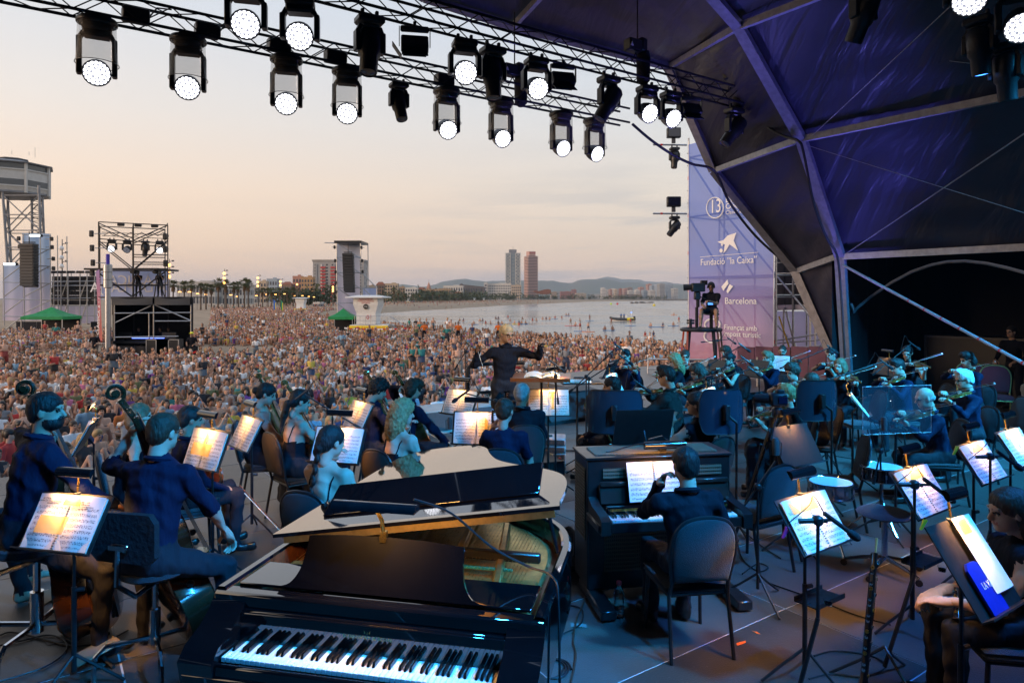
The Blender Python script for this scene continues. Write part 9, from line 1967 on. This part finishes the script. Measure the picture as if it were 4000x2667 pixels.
  # -- people and boats on the water
mat('board_white',(.70,.72,.72),.4);mat('board_red',(.60,.10,.07),.4);mat('board_blue',(.05,.20,.45),.4);mat('board_orange',(.75,.22,.04),.4);mat('board_yellow',(.70,.58,.05),.4)
BN=[]
def board(label,X,Y,L_,h,m_):
 t=th('paddle_board',label,'paddle board',(X,Y,SEA),R(h),'paddle boards');mb=MB();n_=18;pts_=[(L_/2*math.cos(2*PI*i/n_),.38*math.sin(2*PI*i/n_)*(1-.15*math.cos(2*PI*i/n_)))for i in range(n_)];mb.prism(pts_,-.06,.10);mb.bd('hull',m_,t,ang=25);MB().prism([(x*.8,y*.7)for x,y in pts_],.10,.115).bd('deck_pad','grey_plastic' if m_=='board_white' else 'white_plastic',t);return t
SEAT_=cmsh(False,'cross','short','none',bare=True,**lap);SEATF=cmsh(True,'cross','long','none','bare',**lap);KN=cmsh(True,'kneel','long','none','bare',zh=.86,**lap);PAD=cmsh(False,'stand','short','none',bare=True,seat=.88,zh=1.55,knee=(.16,.4),wl=(-.10,.30,1.15),wr=(.12,.34,.90));PADF=cmsh(True,'stand','pony','none','bare',seat=.85,zh=1.48,knee=(.14,.4),wl=(-.10,.30,1.12),wr=(.12,.34,.86))
WK=[('shirtless man','sitting',SEAT_),('woman','sitting',SEATF),('woman','kneeling',KN),('shirtless man','standing',PAD),('woman','standing',PADF)]
SEAP=[# px of the board centre, water line, length px, heading deg, colour, riders (kind, dx metres)
(1806,1257,32,4,'white',[(0,-.6),(1,.3)],'leftmost pair'),(1850,1268,22,0,'blue',[(0,0)],'left of the conductor'),(1880,1257,20,6,'white',[(0,-.3),(1,.4)],'just left of the conductor head, rear'),(1906,1268,28,-4,'white',[(1,-.5),(0,.5)],'just left of the conductor head, front'),(1936,1248,26,4,'white',[(0,0),(1,.7)],'behind the conductor head'),(1952,1268,22,0,'blue',[(0,-.4),(0,.5)],'touching the conductor head'),(1985,1243,14,0,'white',[(2,0)],'above the conductor head'),(1992,1258,16,0,'white',[(0,0)],'above right of conductor head'),
(2052,1250,30,0,'white',[(0,-.8)],'first of the middle row'),(2088,1256,34,-4,'white',[(1,-.5),(0,.4)],'second of the middle row'),(2133,1250,46,3,'white',[(0,-.9),(1,0),(0,1.0)],'third of middle row'),(2168,1246,12,0,'blue',[(2,0)],'fourth of the middle row'),(2194,1246,18,0,'white',[(2,0)],'fifth of the middle row'),(2217,1233,24,0,'blue',[(0,-.5),(1,.4)],'farthest back pair'),(2234,1273,56,2,'red',[(3,-.3),(0,.8)],'long red one'),(2264,1257,18,0,'white',[(0,0)],'right behind the long red one'),(2303,1253,10,0,'blue',[(4,0)],'lone standing woman left of the boat'),(2266,1294,18,8,'blue',[(4,0)],'nearer blue one'),(2298,1296,18,-5,'orange',[(3,0)],'orange one nearest the crowd'),(2387,1270,14,0,'white',[(4,0)],'before the boat bow'),(2463,1273,14,0,'blue',[(4,0)],'before the boat stern'),(2379,1291,46,2,'blue',[(0,-.7),(0,.6)],'with yellow floats before the boat'),(2564,1277,64,3,'blue',[(0,-1.1),(1,1.3)],'long one left of the banner'),(2630,1273,14,0,'blue',[(0,0)],'kayak close to the banner'),(2652,1264,12,0,'white',[(4,0)],'standing woman next to the banner'),(2533,1318,34,3,'white',[(1,-.5),(2,.7)],'closest to the crowd edge'),(2633,1231,22,0,'orange',[(0,0)],'far orange one near the banner'),(2028,1275,14,0,'white',[(1,0)],'low right of conductor head'),(2020,1266,22,2,'yellow',[(0,-.5),(1,.4)],'raft with yellow float right of conductor'),(2045,1266,22,2,'blue',[(0,-.4),(0,.4)],'raft behind the yellow float')]
for x,y,lp_,hh,cn,riders,wh in SEAP:
 p=gr(x,y,SEA);L_=max(2.4,min(5.5,lp_/FPX*p.y));board(f'{cn} paddle board on the water, {wh}',p.x,p.y,L_,hh,'board_'+cn)
 for j,(k,dx)in enumerate(riders):
  kind,pose,me=WK[k];o=bpy.data.objects.new('person',me);COL.objects.link(o);o.location=(p.x+dx*1.1,p.y,SEA+.115);o.rotation_euler=(0,0,hrot(RNG.uniform(120,240)));o.color=(*TOPS[[5,3,8,7][j%4]][1],[.05,.3][j%2]);tag(o,f'{kind} {pose} on the {cn} board, {wh}'+('' if len(riders)==1 else[', left rider',', right rider' if len(riders)==2 else ', middle rider',', right rider'][j]),'paddler','people on the water')
  if k in(3,4):
   t=th('paddle',f'paddle held by the rider {wh}','paddle',(p.x+dx*1.1+.3,p.y-.3,SEA+.1),0,'paddles');MB().tube([(0,0,-.1),(-.25,.05,1.75)],.025,6).bd('shaft','black_plastic',t);MB().ell((.03,0,-.25),(.10,.02,.22),8,6).bd('blade','black_plastic',t)
   # inflatable patrol boat
p=gr(2433,1254,SEA);bt=th('patrol_boat','grey and yellow inflatable patrol boat on the bay','boat',(p.x,p.y,SEA),R(-4));L_=6.6
mb=MB()
for s in(-1,1):mb.tube(cml([(L_/2,s*1.0,.55),(1.5,s*1.05,.55),(-1.2,s*1.0,.58),(-2.6,s*.7,.72),(-L_/2-.1,s*.15,.95)],4),.34,10)
mb.bd('tube_hull',mat('rib_grey',(.05,.055,.06),.5),bt)
mb=MB()
for s in(-1,1):mb.tube([(L_/2-.4,s*1.0,.55),(1.0,s*1.06,.56)],.352,10)
mb.bd('yellow_band','yellow_paint',bt);MB().prism([(-L_/2,0),(-1.5,-.7),(L_/2,-.8),(L_/2,.8),(-1.5,.7)],.0,.45).bd('keel','white_plastic',bt)
MB().box((.9,0,1.1),(.5,.7,1.0),ch=.05).bd('console','white_plastic',bt);MB().tube([(2.4,-.8,.7),(2.3,-.7,2.2),(2.3,.7,2.2),(2.4,.8,.7)],.04,6).tube([(1.7,-.8,.7),(2.3,-.7,2.2)],.03,6).tube([(2.3,0,2.2),(2.3,0,3.1)],.025,5).bd('radar_arch','white_plastic',bt);MB().box((3.1,0,.9),(.5,.5,.8),ch=.06).bd('outboard','black_plastic',bt);MB().box((2.3,0,2.35),(.4,.1,.1)).bd('blue_light','lens_blue',bt)
for i,dx in enumerate((-.5,.3)):
 q=pmx(bt)@Vector((dx,0,.45));J=skel(seat=.90,zh=1.58,legs='stand',knee=(.11,.4));person(['left','right'][i]+' crew member in blue shirt standing in the patrol boat',q,160,J,hair='short',hrc='black',skin='tan',top=('crew_blue' if mat('crew_blue',(.04,.16,.45),.7)else ''),bot='trousers',slv='short',dtl=2,gp='boat crew')
for lb,x,y,m2 in(('small red buoy floating in the bay',2412,1189,'red_plastic'),('small yellow buoy right in the bay',2555,1195,'yellow_paint'),('small green buoy far out in the bay',2387,1189,'lime_clip')):
 p=gr(x,y,SEA);t=th('buoy',lb,'buoy',p,0,'buoys');MB().ell((0,0,.3),(1.2,1.2,1.2),10,8).bd('float',m2,t);MB().tube([(0,0,1),(0,0,2.2)],.15,5).bd('mast',m2,t)
 # white sail boats by the far harbour
for i,(x,y)in enumerate(((2613,1172),(2600,1172),(2672,1171))):
 p=at(x,y,2080);t=th('sail_boat',f'tiny moored sailing boat by the far harbour, {["left","middle","right"][i] if i != 0 else "middle"} one' if i else 'tiny white motor yacht moored by the far harbour','boat',(p.x,p.y,SEA),0,'moored boats');MB().prism([(-9,0),(-7,-2),(7,-2),(9,0),(7,2),(-7,2)],0,2.5).bd('hull','white_plastic',t);MB().tube([(0,0,2),(0,0,24)],.25,4).bd('mast','steel_tube',t)
 # make every audience label single out one person
WORDS=['nearest','second nearest','third nearest','fourth nearest','fifth nearest','sixth nearest','seventh nearest','eighth nearest','ninth nearest']
for lb,lst in LAB.items():
 if len(lst)>1:
  for i,(_,o)in enumerate(sorted(lst,key=lambda q:q[0])):o['label']=lb+', '+WORDS[min(i,8)]
  # -- drop prototypes that were never placed
for pr_ in(VIOLIN,VIOLA,CELLO,BASS,BOW,CHAIR,CHAIR_D,CHAIR_R,STOOL):
 if pr_.name not in _first:
  for ch in list(pr_.children):bpy.data.objects.remove(ch)
  bpy.data.objects.remove(pr_)
  # -- the air between here and the hills
hz_o=MB().box((0,8000,208),(29000,17200,428)).bd('haze','drape',sm=False);hz_o.data.materials.clear()
hm=bpy.data.materials.new('haze_air');hm.use_nodes=True;hn=hm.node_tree.nodes;hn.remove(hn['Principled BSDF']);pv_=hn.new('ShaderNodeVolumePrincipled');pv_.inputs['Color'].default_value=(.72,.84,1,1);pv_.inputs['Density'].default_value=6e-5;hm.node_tree.links.new(pv_.outputs[0],hn['Material Output'].inputs['Volume']);hz_o.data.materials.append(hm);tag(hz_o,'thin bluish evening haze over the bay','haze',kind='stuff')
